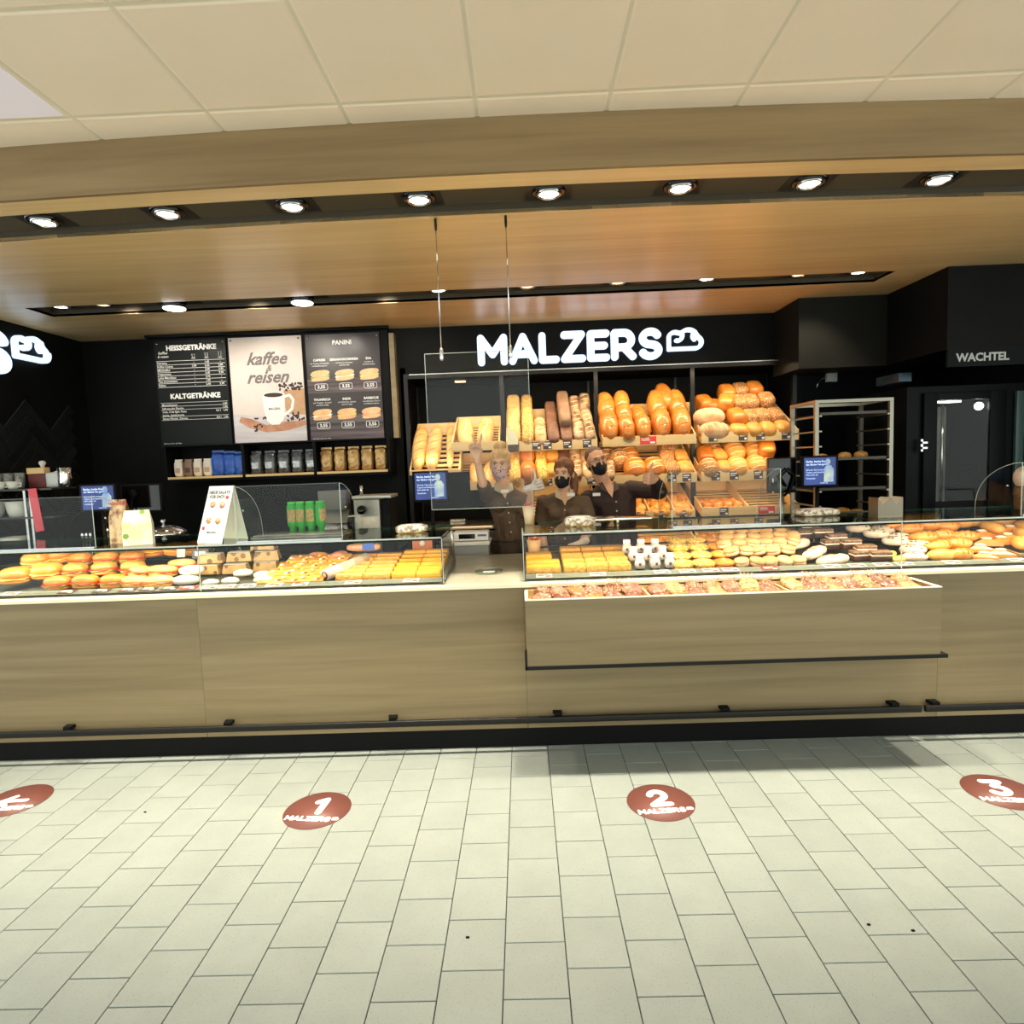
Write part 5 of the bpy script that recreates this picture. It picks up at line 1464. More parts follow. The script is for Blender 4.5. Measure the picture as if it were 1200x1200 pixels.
for j, x in enumerate((-3.115, -3.025, -2.94, -2.85)):
    (tinb if j == 1 else tin).put((x, 5.50, 1.577), (0, 0, R(rnd.uniform(-4, 4))), '%s coffee pack, %s from left in the left shelf bay' % ('tan' if j == 1 else 'white', ORD[j]), GP)
for j, x in enumerate((-2.76, -2.655, -2.555)):
    blu.put((x, 5.52, 1.577), (0, 0, R(rnd.uniform(-5, 5))), 'blue coffee bag, %s from left in the left shelf bay' % ORD[j], GP, (1, 1, 1.05 - 0.04 * j))
for j in range(5):
    blk.put((-2.405 + 0.125 * j, 5.51, 1.577), (0, 0, R(rnd.uniform(-8, 8))), 'black shiny coffee bag, %s from left in the middle shelf bay' % ORD[j], GP)
for j in range(5):
    gld.put((-1.765 + 0.123 * j, 5.51, 1.577), (0, 0, R(rnd.uniform(-8, 8))), 'gold-brown coffee bag, %s from left in the right shelf bay' % ORD[j], GP)
for x in (-3.0, -2.3, -1.6):
    spot((x, 5.12, ZS - 0.01), (x, 5.6, 2.2), 7, (1, 0.93, 0.82), 110, 0.8, 0.03)

# ================================================================ SCREENS, MACHINES AND THINGS BEHIND THE COUNTER
SCR = M('screen_blue', (14, 32, 92), 0.2, emit=0.55, rgb2=(22, 58, 140), scale=3)
SCT = M('screen_text', (190, 214, 250), 0.3, emit=0.7)
SCS = M('screen_figure', (84, 120, 180), 0.3, emit=0.5, rgb2=(180, 190, 170), scale=12)
def screen(label, x0, z0, x1, z1, y, stand_z):
    t = thing('customer_display', label, 'screen', ((x0 + x1) / 2, y, stand_z), 'customer displays')
    w, h = x1 - x0, z1 - z0; zc = z0 - stand_z
    MB().rbox((-w / 2 - 0.018, 0.0, zc - 0.018), (w / 2 + 0.018, 0.03, zc + h + 0.014), 0.005).build('housing', BLK, t)
    MB().box((-w / 2, -0.001, zc), (w / 2, 0.0003, zc + h)).build('screen_panel', SCR, t)
    text_block('screen_text', [('Backe, backe Kuchen', -w * 0.44, zc + h * 0.86, 0.020, 'LEFT', 0.02), ('der Bäcker hat gerufen', -w * 0.44, zc + h * 0.75, 0.018, 'LEFT', 0.02), ('Werde Teil unseres', -w * 0.44, zc + h * 0.55, 0.017, 'LEFT'), ('Teams und bewirb', -w * 0.44, zc + h * 0.46, 0.017, 'LEFT'),
                               ('dich jetzt als', -w * 0.44, zc + h * 0.37, 0.017, 'LEFT'), ('Verkäufer', -w * 0.44, zc + h * 0.24, 0.017, 'LEFT'), ('malzers.de', 0.0, zc + h * 0.07, 0.013, 'LEFT')], SCT, t, loc=(0, -0.0013, 0))
    mb = MB(); 
    mb.prism([(0.055 + 0.019 * math.cos(q), zc + h * 0.83 + 0.024 * math.sin(q)) for q in [2 * PI * i / 14 for i in range(14)]], 0.0012, 0.0016, mat=FF(0))
    mb.prism([(0.028, zc + h * 0.10), (0.095, zc + h * 0.10), (0.098, zc + h * 0.55), (0.080, zc + h * 0.70), (0.045, zc + h * 0.70), (0.030, zc + h * 0.60)], 0.0012, 0.0016, mat=FF(0))
    mb.build('pictured_person', SCS, t)
    MB().tube([(0, 0.04, 0.0), (0, 0.04, zc + h * 0.5)], 0.014, 10).lathe([(0.06, 0), (0.06, 0.008), (0.02, 0.014)], 18, mat=Matrix.Translation((0, 0.04, 0))).build('stand', BLK, t)
    return t


# staff-side worktops
wt = thing('rear_worktop', 'dark staff worktop along the back wall under the menu boards', 'worktop', (0, 5.1, 0))
MB().box((-4.04, 0.02, 0.0), (-1.10, 0.58, 0.88)).build('cabinet_body', BLK, wt)
MB().box((-4.04, -0.01, 0.88), (-1.10, 0.58, 0.92)).build('worktop', M('worktop_dark', (46, 45, 42), 0.4), wt)
for k in range(5): MB().box((-4.0 + 0.58 * k, 0.0, 0.1), (-3.44 + 0.58 * k, 0.019, 0.86)).build('door', BLKG, wt)
lw = thing('coffee_bar_unit', 'grey coffee bar cabinet standing behind the left case', 'cabinet', (0, 4.25, 0))
MB().box((-4.04, 0, 0), (-2.70, 0.40, 0.94)).build('cabinet_body', M('cab_grey', (64, 62, 52), 0.5), lw)
MB().box((-4.04, -0.01, 0.94), (-2.70, 0.41, 0.965)).build('worktop', STEEL, lw)
# cup shelf unit at the left
cs = thing('cup_rack', 'metal shelf rack with cups and bowls at the left picture edge', 'rack', (0, 4.36, 0.966))
for x in (-3.85, -3.54, -3.50):
    MB().box((x - 0.008, -0.10, 0), (x + 0.008, -0.09, 0.565)).build('post', STEEL, cs)
for z in (0.16, 0.36, 0.56):
    MB().box((-4.0, -0.11, z), (-3.33, 0.13, z + 0.012)).build('shelf_board', M('rack_dark', (60, 58, 52), 0.35, 0.5), cs)
def cup(name, label, x, y, z, r, h, mat, cat='cup', handle=False, group='crockery on the left rack'):
    t = thing(name, label, cat, (x, y, z), group)
    MB().lathe([(r * 0.7, 0), (r * 0.85, h * 0.3), (r, h), (r * 0.92, h), (r * 0.78, h * 0.3), (r * 0.6, 0.006)], 20).build('cup_body', mat, t)
    if handle:
        MB().tube([(r * 0.9, 0, h * 0.8), (r * 1.4, 0, h * 0.7), (r * 1.35, 0, h * 0.35), (r * 0.8, 0, h * 0.25)], 0.006, 8).build('handle', mat, t)
    return t
PORC = M('porcelain', (222, 220, 208), 0.25)
GLS = M('glassware', (170, 172, 166), 0.1, rgb2=(90, 92, 88), scale=30, coat=0.5)
for j in range(4): cup('coffee_cup', 'white cup, %s from left on the top board of the left rack' % ORD[j], -3.93 + 0.095 * j, 4.30, 0.966 + 0.573, 0.042, 0.055, PORC, handle=True)
for j in range(4): cup('drinking_glass', 'clear glass standing behind the white cups, %s from left on the left rack' % ORD[j], -3.93 + 0.085 * j, 4.40, 0.966 + 0.573, 0.034, 0.115, GLS, 'glass')
for j in range(2): cup('sugar_bowl', 'tall white bowl on the middle board of the left rack, %s' % ['left', 'right'][j], -3.83 + 0.19 * j, 4.32, 0.966 + 0.373, 0.078, 0.11, PORC, 'bowl')
cup('soup_bowl', 'wide white bowl on the lower board of the left rack', -3.70, 4.32, 0.966 + 0.173, 0.085, 0.055, PORC, 'bowl')
box_thing('red_box', 'dark red box on top of the left rack', 'box', (-0.065, -0.04, 0), (0.065, 0.04, 0.10), M('box_red', (104, 34, 32), 0.5), (-3.55, 4.44, 1.54), (0, 0, 0))
t = thing('wooden_caddy', 'small pale wooden caddy with a knob on the red box', 'caddy', (-3.56, 4.44, 1.642))
MB().rbox((-0.07, -0.03, 0), (0.06, 0.03, 0.045), 0.004).build('caddy_body', PINE, t)
MB().lathe([(0.012, 0.045), (0.014, 0.06), (0.024, 0.075), (0.018, 0.092), (0.0, 0.096)], 14, mat=Matrix.Translation((0.03, 0, 0))).build('knob', PORC, t)
box_thing('sugar_shaker', 'grey steel container beside the red box', 'container', (-0.05, -0.04, 0), (0.04, 0.04, 0.11), M('cont_grey', (170, 168, 160), 0.3, 0.4), (-3.42, 4.42, 1.54), (0, 0, 0))
t = thing('milk_jug', 'shiny steel milk jug at the right end of the rack top', 'jug', (-3.34, 4.40, 1.54))
MB().lathe([(0.036, 0), (0.046, 0.03), (0.040, 0.09), (0.046, 0.14), (0.042, 0.14), (0.030, 0.03), (0.02, 0.006)], 20).build('jug_body', CHROME, t)
MB().tube([(-0.036, 0, 0.12), (-0.075, 0, 0.11), (-0.07, 0, 0.05), (-0.040, 0, 0.03)], 0.006, 8).build('handle', CHROME, t)
t = thing('ribbon', 'bright pink-red ribbon hanging from the left rack', 'ribbon', (-3.46, 4.235, 1.24))
MB().add([(-0.03, 0, 0.295), (0.03, 0, 0.30), (0.062, -0.004, 0), (0.0, -0.004, -0.01), (-0.03, 0.003, 0.295), (0.03, 0.003, 0.30), (0.062, -0.001, 0), (0.0, -0.001, -0.01)],
         [(0, 3, 2, 1), (4, 5, 6, 7), (0, 1, 5, 4), (1, 2, 6, 5), (2, 3, 7, 6), (3, 0, 4, 7)]).build('band', M('ribbon_red', (236, 70, 86), 0.4), t)
# cutlery jars and kettle on the bar
for j, (x, h, r) in enumerate(((-3.18, 0.12, 0.045), (-2.99, 0.15, 0.05), (-2.90, 0.10, 0.04))):
    t = thing('steel_jar', 'shiny steel jar, %s from left behind the left case' % ORD[j], 'jar', (x, 4.33, 0.966), 'steel jars')
    MB().lathe([(r, 0), (r, h), (r * 0.9, h), (r * 0.9, 0.01), (0, 0.01)], 20, caps=False).build('jar_body', CHROME, t)
    for k in range(3): MB().tube([(0.01 * k - 0.01, 0, 0.012), (0.03 * k - 0.03, 0.01, h + 0.09)], [0.003, 0.006], 6).blob((0.03 * k - 0.03, 0.01, h + 0.10), (0.012, 0.006, 0.018), 1, 10, 6).build('spoon', CHROME, t)
screen('left blue customer display behind the left case', -3.155, 1.37, -2.925, 1.54, 4.30, 0.966)
t = thing('order_monitor', 'black monitor with dark screen right of the left blue display', 'monitor', (-2.85, 4.50, 0.966))
MB().rbox((-0.16, 0, 0.36), (0.15, 0.03, 0.575), 0.006).build('housing', BLK, t)
MB().box((-0.145, -0.001, 0.375), (0.135, 0.0005, 0.56)).build('screen_panel', M('screen_off', (20, 14, 10), 0.08), t)
MB().tube([(0, 0.035, 0), (0, 0.035, 0.45)], 0.016, 10).build('stand', BLK, t)
mb = MB().blob((-0.05, -0.02, 0.50), (0.03, 0.02, 0.035), 1, 10, 6)
mb.tube([(-0.05, -0.03, 0.30), (-0.07, -0.03, 0.40), (-0.05, -0.03, 0.48)], 0.008, 6).build('cable_bundle', BLK, t)
# pan with lid on the glass top
ZG = 0.935 + 0.2685
t = thing('lidded_pan', 'black lidded pan with chrome knob behind the tent card', 'pan', (-2.62, 4.36, 1.10))
MB().lathe([(0.15, 0), (0.17, 0.06), (0.175, 0.065), (0.16, 0.065), (0.145, 0.01)], 28).build('pan_body', BLKG, t)
MB().lathe([(0.168, 0.066), (0.15, 0.095), (0.09, 0.125), (0.03, 0.138), (0.0, 0.14)], 28).build('lid', CHROME, t)
MB().lathe([(0.010, 0.138), (0.010, 0.155), (0.022, 0.165), (0.014, 0.180), (0.0, 0.182)], 14).build('knob', CHROME, t)
box_thing('warming_plate', 'steel warming unit under the lidded pan', 'appliance', (-0.30, -0.16, 0), (0.42, 0.16, 0.132), M('warm_steel', (120, 120, 114), 0.25, 0.8), (-2.60, 4.37, 0.966), (0, 0, 0))
# printed bags standing on the glass
def gable(name, label, loc, rz, w, d, h, mat, mat2):
    t = thing(name, label, 'paper bag', loc, None, (0, 0, R(rz)))
    MB().add([(-w / 2, -d / 2, 0), (w / 2, -d / 2, 0), (w / 2, d / 2, 0), (-w / 2, d / 2, 0), (-w * 0.42, 0, h), (w * 0.42, 0, h), (-w * 0.5, -d * 0.42, h * 0.6), (w * 0.5, -d * 0.42, h * 0.6), (w * 0.5, d * 0.42, h * 0.6), (-w * 0.5, d * 0.42, h * 0.6)],
             [(3, 2, 1, 0), (1, 2, 8, 7), (3, 0, 6, 9), (7, 8, 5), (9, 6, 4), (2, 3, 9, 8), (8, 9, 4, 5)]).build('bag_sides', mat2, t)
    MB().add([(-w / 2, -d / 2 - 0.0003, 0), (w / 2, -d / 2 - 0.0003, 0), (w * 0.5, -d * 0.42 - 0.0003, h * 0.6), (w * 0.42, -0.0003, h), (-w * 0.42, -0.0003, h), (-w * 0.5, -d * 0.42 - 0.0003, h * 0.6)], [(0, 1, 2, 5), (5, 2, 3, 4)]).build('printed_front', mat, t)
    return t
t = gable('printed_bag', 'tall brown bag printed with a food photo behind the white bag', (-2.42, 3.60, ZG), -8, 0.115, 0.06, 0.26, M('bag_photo', (120, 66, 44), 0.4, rgb2=(226, 196, 150), scale=16, contrast=0.2, vor=((214, 90, 70), 14, 0.22)), M('bag_dark', (96, 58, 42), 0.5))
text_block('lettering', [('FRÜHSTÜCK', 0, 0.235, 0.022, 'CENTER', 0.02)], M('print_red', (190, 40, 30), 0.5), t, loc=(0, -0.012, 0))
gable('printed_bag', 'white paper bag with green and pink food print on the left case', (-2.235, 3.47, ZG), 22, 0.15, 0.075, 0.20, M('bag_salad', (244, 236, 220), 0.4, rgb2=(232, 214, 150), scale=7, contrast=0.2, vor=((132, 170, 60), 13, 0.20)), CR['label'])
# white tent card with salad advert
t = thing('tent_card', 'white A-shaped salad advert card standing on the left case', 'sign', (-1.80, 3.42, ZG), None, (0, 0, R(-21)))
TCW, TCH, LE = 0.19, 0.32, 0.115
MB().add([(-TCW / 2, 0, 0), (TCW / 2, 0, 0), (TCW / 2, LE, TCH), (-TCW / 2 + 0.0, LE, TCH), (-TCW / 2, 0.003, 0), (TCW / 2, 0.003, 0), (TCW / 2, LE + 0.003, TCH), (-TCW / 2, LE + 0.003, TCH)],
         [(0, 1, 2, 3), (7, 6, 5, 4), (0, 4, 5, 1), (1, 5, 6, 2), (2, 6, 7, 3), (3, 7, 4, 0)]).build('front_leaf', CR['label'], t)
MB().add([(-TCW / 2, 0.19, 0), (TCW / 2, 0.19, 0), (TCW / 2, LE + 0.0035, TCH), (-TCW / 2, LE + 0.0035, TCH), (-TCW / 2, 0.193, 0), (TCW / 2, 0.193, 0), (TCW / 2, LE + 0.0065, TCH), (-TCW / 2, LE + 0.0065, TCH)],
         [(3, 2, 1, 0), (4, 5, 6, 7), (0, 1, 5, 4), (1, 2, 6, 5), (2, 3, 7, 6), (3, 0, 4, 7)]).build('rear_leaf', CR['label'], t)
slant = math.atan2(LE, TCH)
tb = text_block('lettering', [('NEUE SALATE', 0.0, 0.300, 0.026, 'CENTER', 0.02), ('FÜR DICH', -0.012, 0.274, 0.026, 'CENTER', 0.02), ('MALZERS', 0.0, 0.062, 0.018, 'CENTER', 0.02)], M('print_dark', (60, 58, 56), 0.6), t, loc=(0, -0.002, 0))
tb.rotation_euler = (-slant, 0, 0)
for q, (a_, b_) in enumerate(((-0.035, 0.215), (0.040, 0.212), (-0.040, 0.125), (0.032, 0.122))):
    mb = MB().lathe([(0.020, 0), (0.020, 0.0012)], 20)
    o = mb.build('salad_picture', M('salad_print', (214, 120, 70), 0.5, rgb2=(236, 214, 170), scale=90, vor=((196, 50, 40), 90, 0.3)), t, (a_, LE * b_ / TCH - 0.0016, b_)); o.rotation_euler = (PI / 2 - slant, 0, 0)
for q, (a_, b_) in enumerate(((0.066, 0.255), (-0.068, 0.082))):
    o = MB().lathe([(0.011, 0), (0.011, 0.0012)], 16).build('red_dot', M('dot_pink', (220, 70, 90), 0.5), t, (a_, LE * b_ / TCH - 0.0016, b_)); o.rotation_euler = (PI / 2 - slant, 0, 0)

# curved acrylic sneeze guards on the case tops
def guard(label, x0, x1, y0, h=0.315, d=0.34):
    t = thing('sneeze_guard', label, 'sneeze guard', (0, y0, ZG), 'acrylic sneeze guards')
    MB().box((x0, 0, 0.004), (x1, 0.004, h)).build('front_sheet', ACRYL, t)
    prof = [(0.004, 0.0), (0.004, h)] + [(0.004 + d * math.sin(a) ** 1.2, h * math.cos(a) ** 0.8 if math.cos(a) > 0 else 0) for a in [PI / 2 * k / 12 for k in range(1, 13)]]
    for x in (x0 - 0.004, x1):
        mb = MB().prism([(p[0], p[1]) for p in prof], 0, 0.004, mat=Matrix(((0, 0, 1, x), (1, 0, 0, 0), (0, 1, 0, 0), (0, 0, 0, 1))))
        mb.build('side_sheet', ACRS, t)
        MB().tube([(x + 0.002, p[0], p[1]) for p in prof[1:]], 0.0016, 6).build('curved_edge', GEDGEW, t)
        MB().box((x, -0.001, 0), (x + 0.004, 0.0, h)).build('vertical_edge', GEDGEW, t)
        MB().blob((x + 0.002, 0.10, h * 0.55), (0.006, 0.006, 0.006), 1, 8, 5).build('fixing_screw', CHROME, t)
    MB().box((x0, -0.001, h), (x1, 0.005, h + 0.002)).build('top_edge', GEDGED, t)
    MB().box((x0, -0.012, 0.0), (x1, 0.016, 0.006)).build('foot_rail', CHROME, t)
    return t
guard('clear acrylic guard with curved sides in front of the green bottles', -1.625, -1.03, 3.395)
guard('clear acrylic guard at the left picture edge', -3.4, -2.44, 3.395, 0.29)
guard('clear acrylic guard in front of the right bread bays', 0.825, 1.42, 3.395, 0.305)
guard('clear acrylic guard at the right picture edge', 2.74, 3.4, 3.395, 0.29)
t = thing('serving_tray', 'shallow dark glass tray lying inside the acrylic guard', 'tray', (-1.33, 3.60, ZG))
MB().rbox((-0.27, -0.10, 0.0), (0.27, 0.10, 0.012), 0.004).rbox((-0.26, -0.09, 0.012), (0.26, 0.09, 0.022), 0.004).build('tray_body', M('tray_smoke', (70, 72, 68), 0.15, rgb2=(110, 112, 104), scale=8), t)
# green bottles
BG = M('bottle_green', (34, 176, 52), 0.3)
BGL = M('bottle_label', (214, 190, 120), 0.5, rgb2=(150, 120, 60), scale=60)
for j, x in enumerate([at(q, 610, Y=3.84).x + 0.03 for q in (343, 353, 364.5, 376)]):
    t = thing('green_bottle', 'bright green squeeze bottle, %s from the left in the row behind the guard' % ORD[j], 'bottle', (x - 0.03, 3.84, ZG), 'green squeeze bottles', (0, 0, R([0, 0, 0, 60][j])))
    MB().lathe([(0.018, 0), (0.021, 0.03), (0.030, 0.045), (0.032, 0.06), (0.032, 0.165), (0.026, 0.18), (0.026, 0.182)], 22).build('bottle_body', BG, t)
    mb = MB(); n = 10
    vs = []
    for k in range(n + 1):
        a = -PI / 2 - 0.9 + 1.8 * k / n
        vs += [(0.0326 * math.cos(a), 0.0326 * math.sin(a), 0.07), (0.0326 * math.cos(a), 0.0326 * math.sin(a), 0.148)]
    mb.add(vs, [(2 * k, 2 * k + 2, 2 * k + 3, 2 * k + 1) for k in range(n)], 0, True); mb.build('printed_label', BGL, t)
    MB().lathe([(0.027, 0.182), (0.027, 0.192), (0.024, 0.196)], 20).build('base_cap', M('bottle_green2', (70, 214, 80), 0.3), t)
t = thing('clear_box', 'clear plastic box right of the green bottles', 'box', (-1.08, 3.74, ZG))
MB().rbox((0.0, -0.03, 0), (0.075, 0.03, 0.10), 0.006).build('box_body', ACRYL, t)
MB().box((-0.002, -0.032, 0.098), (0.077, 0.032, 0.104)).build('lid', GEDGEW, t)

def paper_pack(label, loc, w, d, h, rz=0, name='paper_pack'):
    t = thing(name, label, 'pack', loc, None, (0, 0, R(rz)))
    PP = M('paper_printed', (238, 234, 224), 0.5, rgb2=(150, 128, 116), scale=42, contrast=0.12)
    MB().blob((0, 0, h / 2), (w / 2, d / 2, h / 2), 0.5, 20, 8, fn=lambda p: Vector((p.x, p.y, p.z * (1 + 0.12 * math.sin(p.x * 70))))).build('wrapping', PP, t)
    MB().blob((0, 0, h * 0.95), (w * 0.36, d * 0.36, h * 0.14), 0.7, 16, 5).build('top_fold', CR['label'], t)
    return t
paper_pack('white printed pack of paper bags at the right end of the left case', (-0.675, 3.62, ZG), 0.19, 0.15, 0.045, 4)
paper_pack('white printed pack of paper bags in front of the middle woman', (0.335, 3.66, ZG), 0.19, 0.14, 0.055, -3)
paper_pack('white printed pack lying right of the bread shelves', (1.80, 3.78, ZG), 0.26, 0.16, 0.04, 2)
t = thing('silver_tray', 'flat silver tray on a low stand in front of the man', 'tray', (0.57, 3.72, ZG))
MB().rbox((-0.20, -0.10, 0.028), (0.19, 0.10, 0.040), 0.004).build('tray_body', CHROME, t)
MB().lathe([(0.012, 0), (0.008, 0.028)], 10).build('foot', CHROME, t)
t = thing('napkin_holder', 'zigzag metal napkin holder on the right case', 'napkin holder', (2.10, 3.55, ZG))
MB().add([(-0.075, -0.04, 0), (0.065, -0.04, 0), (0.065, -0.04, 0.115), (0.03, -0.04, 0.075), (-0.005, -0.04, 0.115), (-0.05, -0.04, 0.075), (-0.075, -0.04, 0.115),
          (-0.075, 0.06, 0), (0.065, 0.06, 0), (0.065, 0.06, 0.115), (0.03, 0.06, 0.075), (-0.005, 0.06, 0.115), (-0.05, 0.06, 0.075), (-0.075, 0.06, 0.115)],
         [(0, 1, 2, 3, 4, 5, 6), (13, 12, 11, 10, 9, 8, 7), (0, 7, 8, 1), (1, 8, 9, 2), (2, 9, 10, 3), (3, 10, 11, 4), (4, 11, 12, 5), (5, 12, 13, 6), (6, 13, 7, 0)]).build('holder_body', M('holder_steel', (120, 112, 98), 0.3, 0.7), t)
# paper cone cup with fruit
for j, (x, z, lab) in enumerate(((0.03, ZG, 'pale cone cup with red fruit on the glass by the right case corner'),)):
    t = thing('fruit_cup', lab, 'cup', (x, 3.86, z))
    MB().lathe([(0.026, 0), (0.040, 0.11), (0.036, 0.11), (0.022, 0.004)], 20).build('paper_cup', M('cup_pale', (240, 216, 184), 0.5), t)
    for k in range(7):
        a = k * 0.9
        MB().blob((0.020 * math.cos(a), 0.020 * math.sin(a), 0.112 + 0.006 * (k % 2)), (0.013, 0.013, 0.013), 1, 8, 6).build('fruit_piece', CR['tomato'] if k % 3 else CR['orange'], t)
t = thing('snack_cup', 'orange and red snack cup inside the right case near its left corner', 'cup', (0.055, 3.87, ZD + 0.052))
MB().lathe([(0.032, 0), (0.046, 0.10), (0.042, 0.10), (0.028, 0.004)], 20).build('paper_cup', M('cup_orange', (236, 180, 120), 0.5), t)
for k in range(6): MB().blob((0.022 * math.cos(k), 0.022 * math.sin(k), 0.11 + 0.012 * (k % 3)), (0.014, 0.010, 0.024), 0.8, 8, 6).build('snack_piece', CR['cheese'] if k % 2 else CR['tomato'], t)

# slicer, scale, till etc.
t = thing('coffee_grinder', 'steel machine with black spout left of the blue screen', 'machine', (-1.14, 4.62, 0.90))
MB().rbox((-0.16, 0, 0.0), (0.04, 0.26, 0.46), 0.012).build('machine_body', M('mach_steel', (168, 164, 152), 0.3, 0.55, rgb2=(130, 128, 118), scale=6), t)
MB().rbox((-0.17, -0.005, 0.46), (0.13, 0.27, 0.485), 0.006).build('top_cover', M('mach_top', (196, 194, 184), 0.3, 0.4), t)
MB().lathe([(0.034, 0), (0.034, 0.05), (0.026, 0.07), (0.0, 0.072)], 20, mat=Matrix.Translation((-0.09, 0.0, 0.38)) @ Matrix.Rotation(PI / 2, 4, 'X')).build('spout', BLKG, t)
MB().tube([(-0.11, -0.01, 0.12), (0.0, -0.04, 0.15), (0.02, -0.04, 0.17)], 0.010, 8).build('lever', CHROME, t)
MB().rbox((0.045, 0.02, 0.0), (0.12, 0.25, 0.45), 0.01).build('side_unit', BLK, t)
MB().tube([(-0.12, 0.1, 0.485), (-0.12, 0.1, 0.56)], 0.012, 8).build('chimney', CHROME, t)
mt = thing('side_machine_stand', 'dark cabinet under the steel machine', 'cabinet', (-1.14, 4.62, 0))
MB().box((-0.62, 0.0, 0.0), (0.20, 0.30, 0.899)).build('cabinet_body', BLK, mt)
t = thing('paper_towel_box', 'grey folded towel dispenser left of the steel machine', 'dispenser', (-1.50, 4.66, 0.90))
MB().rbox((-0.09, 0.02, 0.38), (0.13, 0.14, 0.53), 0.006).build('upper_case', M('disp_grey', (118, 116, 106), 0.5), t)
MB().add([(-0.09, 0, 0.28), (0.13, 0, 0.28), (0.13, 0.10, 0.379), (-0.09, 0.10, 0.379), (-0.09, 0.14, 0.28), (0.13, 0.14, 0.28), (0.13, 0.14, 0.379), (-0.09, 0.14, 0.379)],
         [(0, 1, 2, 3), (0, 3, 7, 4), (1, 5, 6, 2), (4, 5, 1, 0), (3, 2, 6, 7), (5, 4, 7, 6)]).build('lower_flap', M('disp_grey2', (142, 138, 126), 0.5), t)
MB().rbox((-0.08, 0.02, 0.0), (0.13, 0.14, 0.279), 0.006).build('black_base', BLKG, t)
text_block('white_mark', [('Ka', 0.03, 0.18, 0.07, 'CENTER', 0.02, 0.4)], TEXTW, t, loc=(0, 0.018, 0))
sc_ = thing('label_scale', 'white shop scale with printer behind the counter gap', 'scale', (-0.40, 4.46, 0.90))
MB().rbox((-0.13, 0, 0.0), (0.13, 0.22, 0.10), 0.006).build('scale_body', M('scale_grey', (150, 150, 146), 0.4), sc_)
MB().rbox((-0.14, -0.03, 0.10), (0.14, 0.24, 0.125), 0.006).build('weighing_plate', WHITE, sc_)
MB().rbox((-0.13, 0.02, 0.13), (0.13, 0.16, 0.195), 0.006).build('printer_head', WHITE, sc_)
MB().box((-0.09, 0.018, 0.145), (0.03, 0.0205, 0.18)).build('display_window', BLKG, sc_)
MB().box((0.05, 0.018, 0.16), (0.115, 0.0205, 0.175)).build('button_row', M('btn_blue', (90, 100, 150), 0.4), sc_)
ss = thing('scale_table', 'dark table under the shop scale', 'table', (-0.40, 4.44, 0))
MB().box((-0.24, 0.0, 0.86), (0.18, 0.30, 0.898)).build('table_top', BLK, ss)
for a_, b_ in ((-0.23, 0.01), (0.15, 0.01), (-0.23, 0.27), (0.15, 0.27)): MB().box((a_, b_, 0), (a_ + 0.025, b_ + 0.025, 0.86)).build('leg', BMET, ss)
screen('blue customer display left of the waving woman', -0.785, 1.35, -0.56, 1.543, 4.42, 0.90)
t = thing('till', 'black cash till with drawers behind the counter gap', 'cash register', (-0.66, 4.48, 0.90))
MB().rbox((-0.20, 0.05, 0.0), (0.08, 0.34, 0.12), 0.006).build('drawer_case', BLKG, t)
MB().rbox((-0.10, 0.10, 0.40), (0.26, 0.13, 0.64), 0.006).build('touch_screen', BLK, t)
MB().box((-0.18, 0.045, 0.02), (0.06, 0.05, 0.10)).build('drawer_front', M('drawer_dark', (40, 38, 36), 0.4), t)
MB().tube([(-0.22, 0.05, 0.0), (-0.16, 0.06, 0.18), (-0.10, 0.08, 0.22)], 0.006, 6).build('cable', CHROME, t)
ts = thing('till_stand', 'black stand carrying the cash till', 'stand', (-0.66, 4.40, 0))
MB().box((-0.28, 0.0, 0.0), (0.0, 0.42, 0.899)).build('stand_body', BLK, ts)
dr = thing('drawer_unit', 'black drawer unit under the left bread trays', 'cabinet', (-0.60, 5.38, 0))
MB().box((-0.42, 0.0, 0.0), (0.40, 0.55, 1.02)).build('cabinet_body', BLK, dr)
for k in range(2):
    for m_ in range(3): MB().rbox((-0.40 + 0.40 * k, -0.016, 0.12 + 0.30 * m_), (-0.01 + 0.40 * k, -0.001, 0.40 + 0.30 * m_), 0.004).build('drawer', M('drawer_grey', (44, 42, 38), 0.35), dr)
MB().box((-0.43, -0.02, 1.02), (0.41, 0.55, 1.05)).build('worktop', M('dr_top', (58, 54, 48), 0.4), dr)
t = thing('tool_rest', 'small silver box on the dark drawer unit', 'box', (-0.55, 5.50, 1.051))
MB().rbox((-0.12, -0.05, 0), (0.02, 0.05, 0.05), 0.006).build('box_body', M('silver_dull', (120, 116, 108), 0.3, 0.7), t)
# right-hand display and till
screen('blue customer display in front of the tray trolley', 2.02, 1.355, 2.245, 1.55, 4.42, 0.90)
t = thing('till', 'black till housing with cables left of the right blue display', 'cash register', (1.90, 4.50, 0.90))
MB().rbox((-0.10, 0.0, 0.40), (0.10, 0.05, 0.66), 0.01).build('housing', BLKG, t)
MB().tube([(0.02, -0.01, 0.45), (-0.03, -0.03, 0.52), (0.03, -0.03, 0.58), (0.08, -0.02, 0.52), (0.05, -0.02, 0.42), (0.0, -0.02, 0.38)], 0.010, 8).build('cable_loop', BLK, t)
MB().tube([(0.0, 0.02, 0.0), (0.0, 0.02, 0.40)], 0.018, 10).build('pole', STEEL, t)
MB().box((-0.075, -0.002, 0.48), (-0.065, 0.001, 0.51)).build('white_mark', TEXTW, t)
rs = thing('till_stand', 'dark cabinet under the right display', 'stand', (2.0, 4.40, 0))
MB().box((-0.30, 0.0, 0.0), (0.36, 0.30, 0.899)).build('stand_body', BLK, rs)

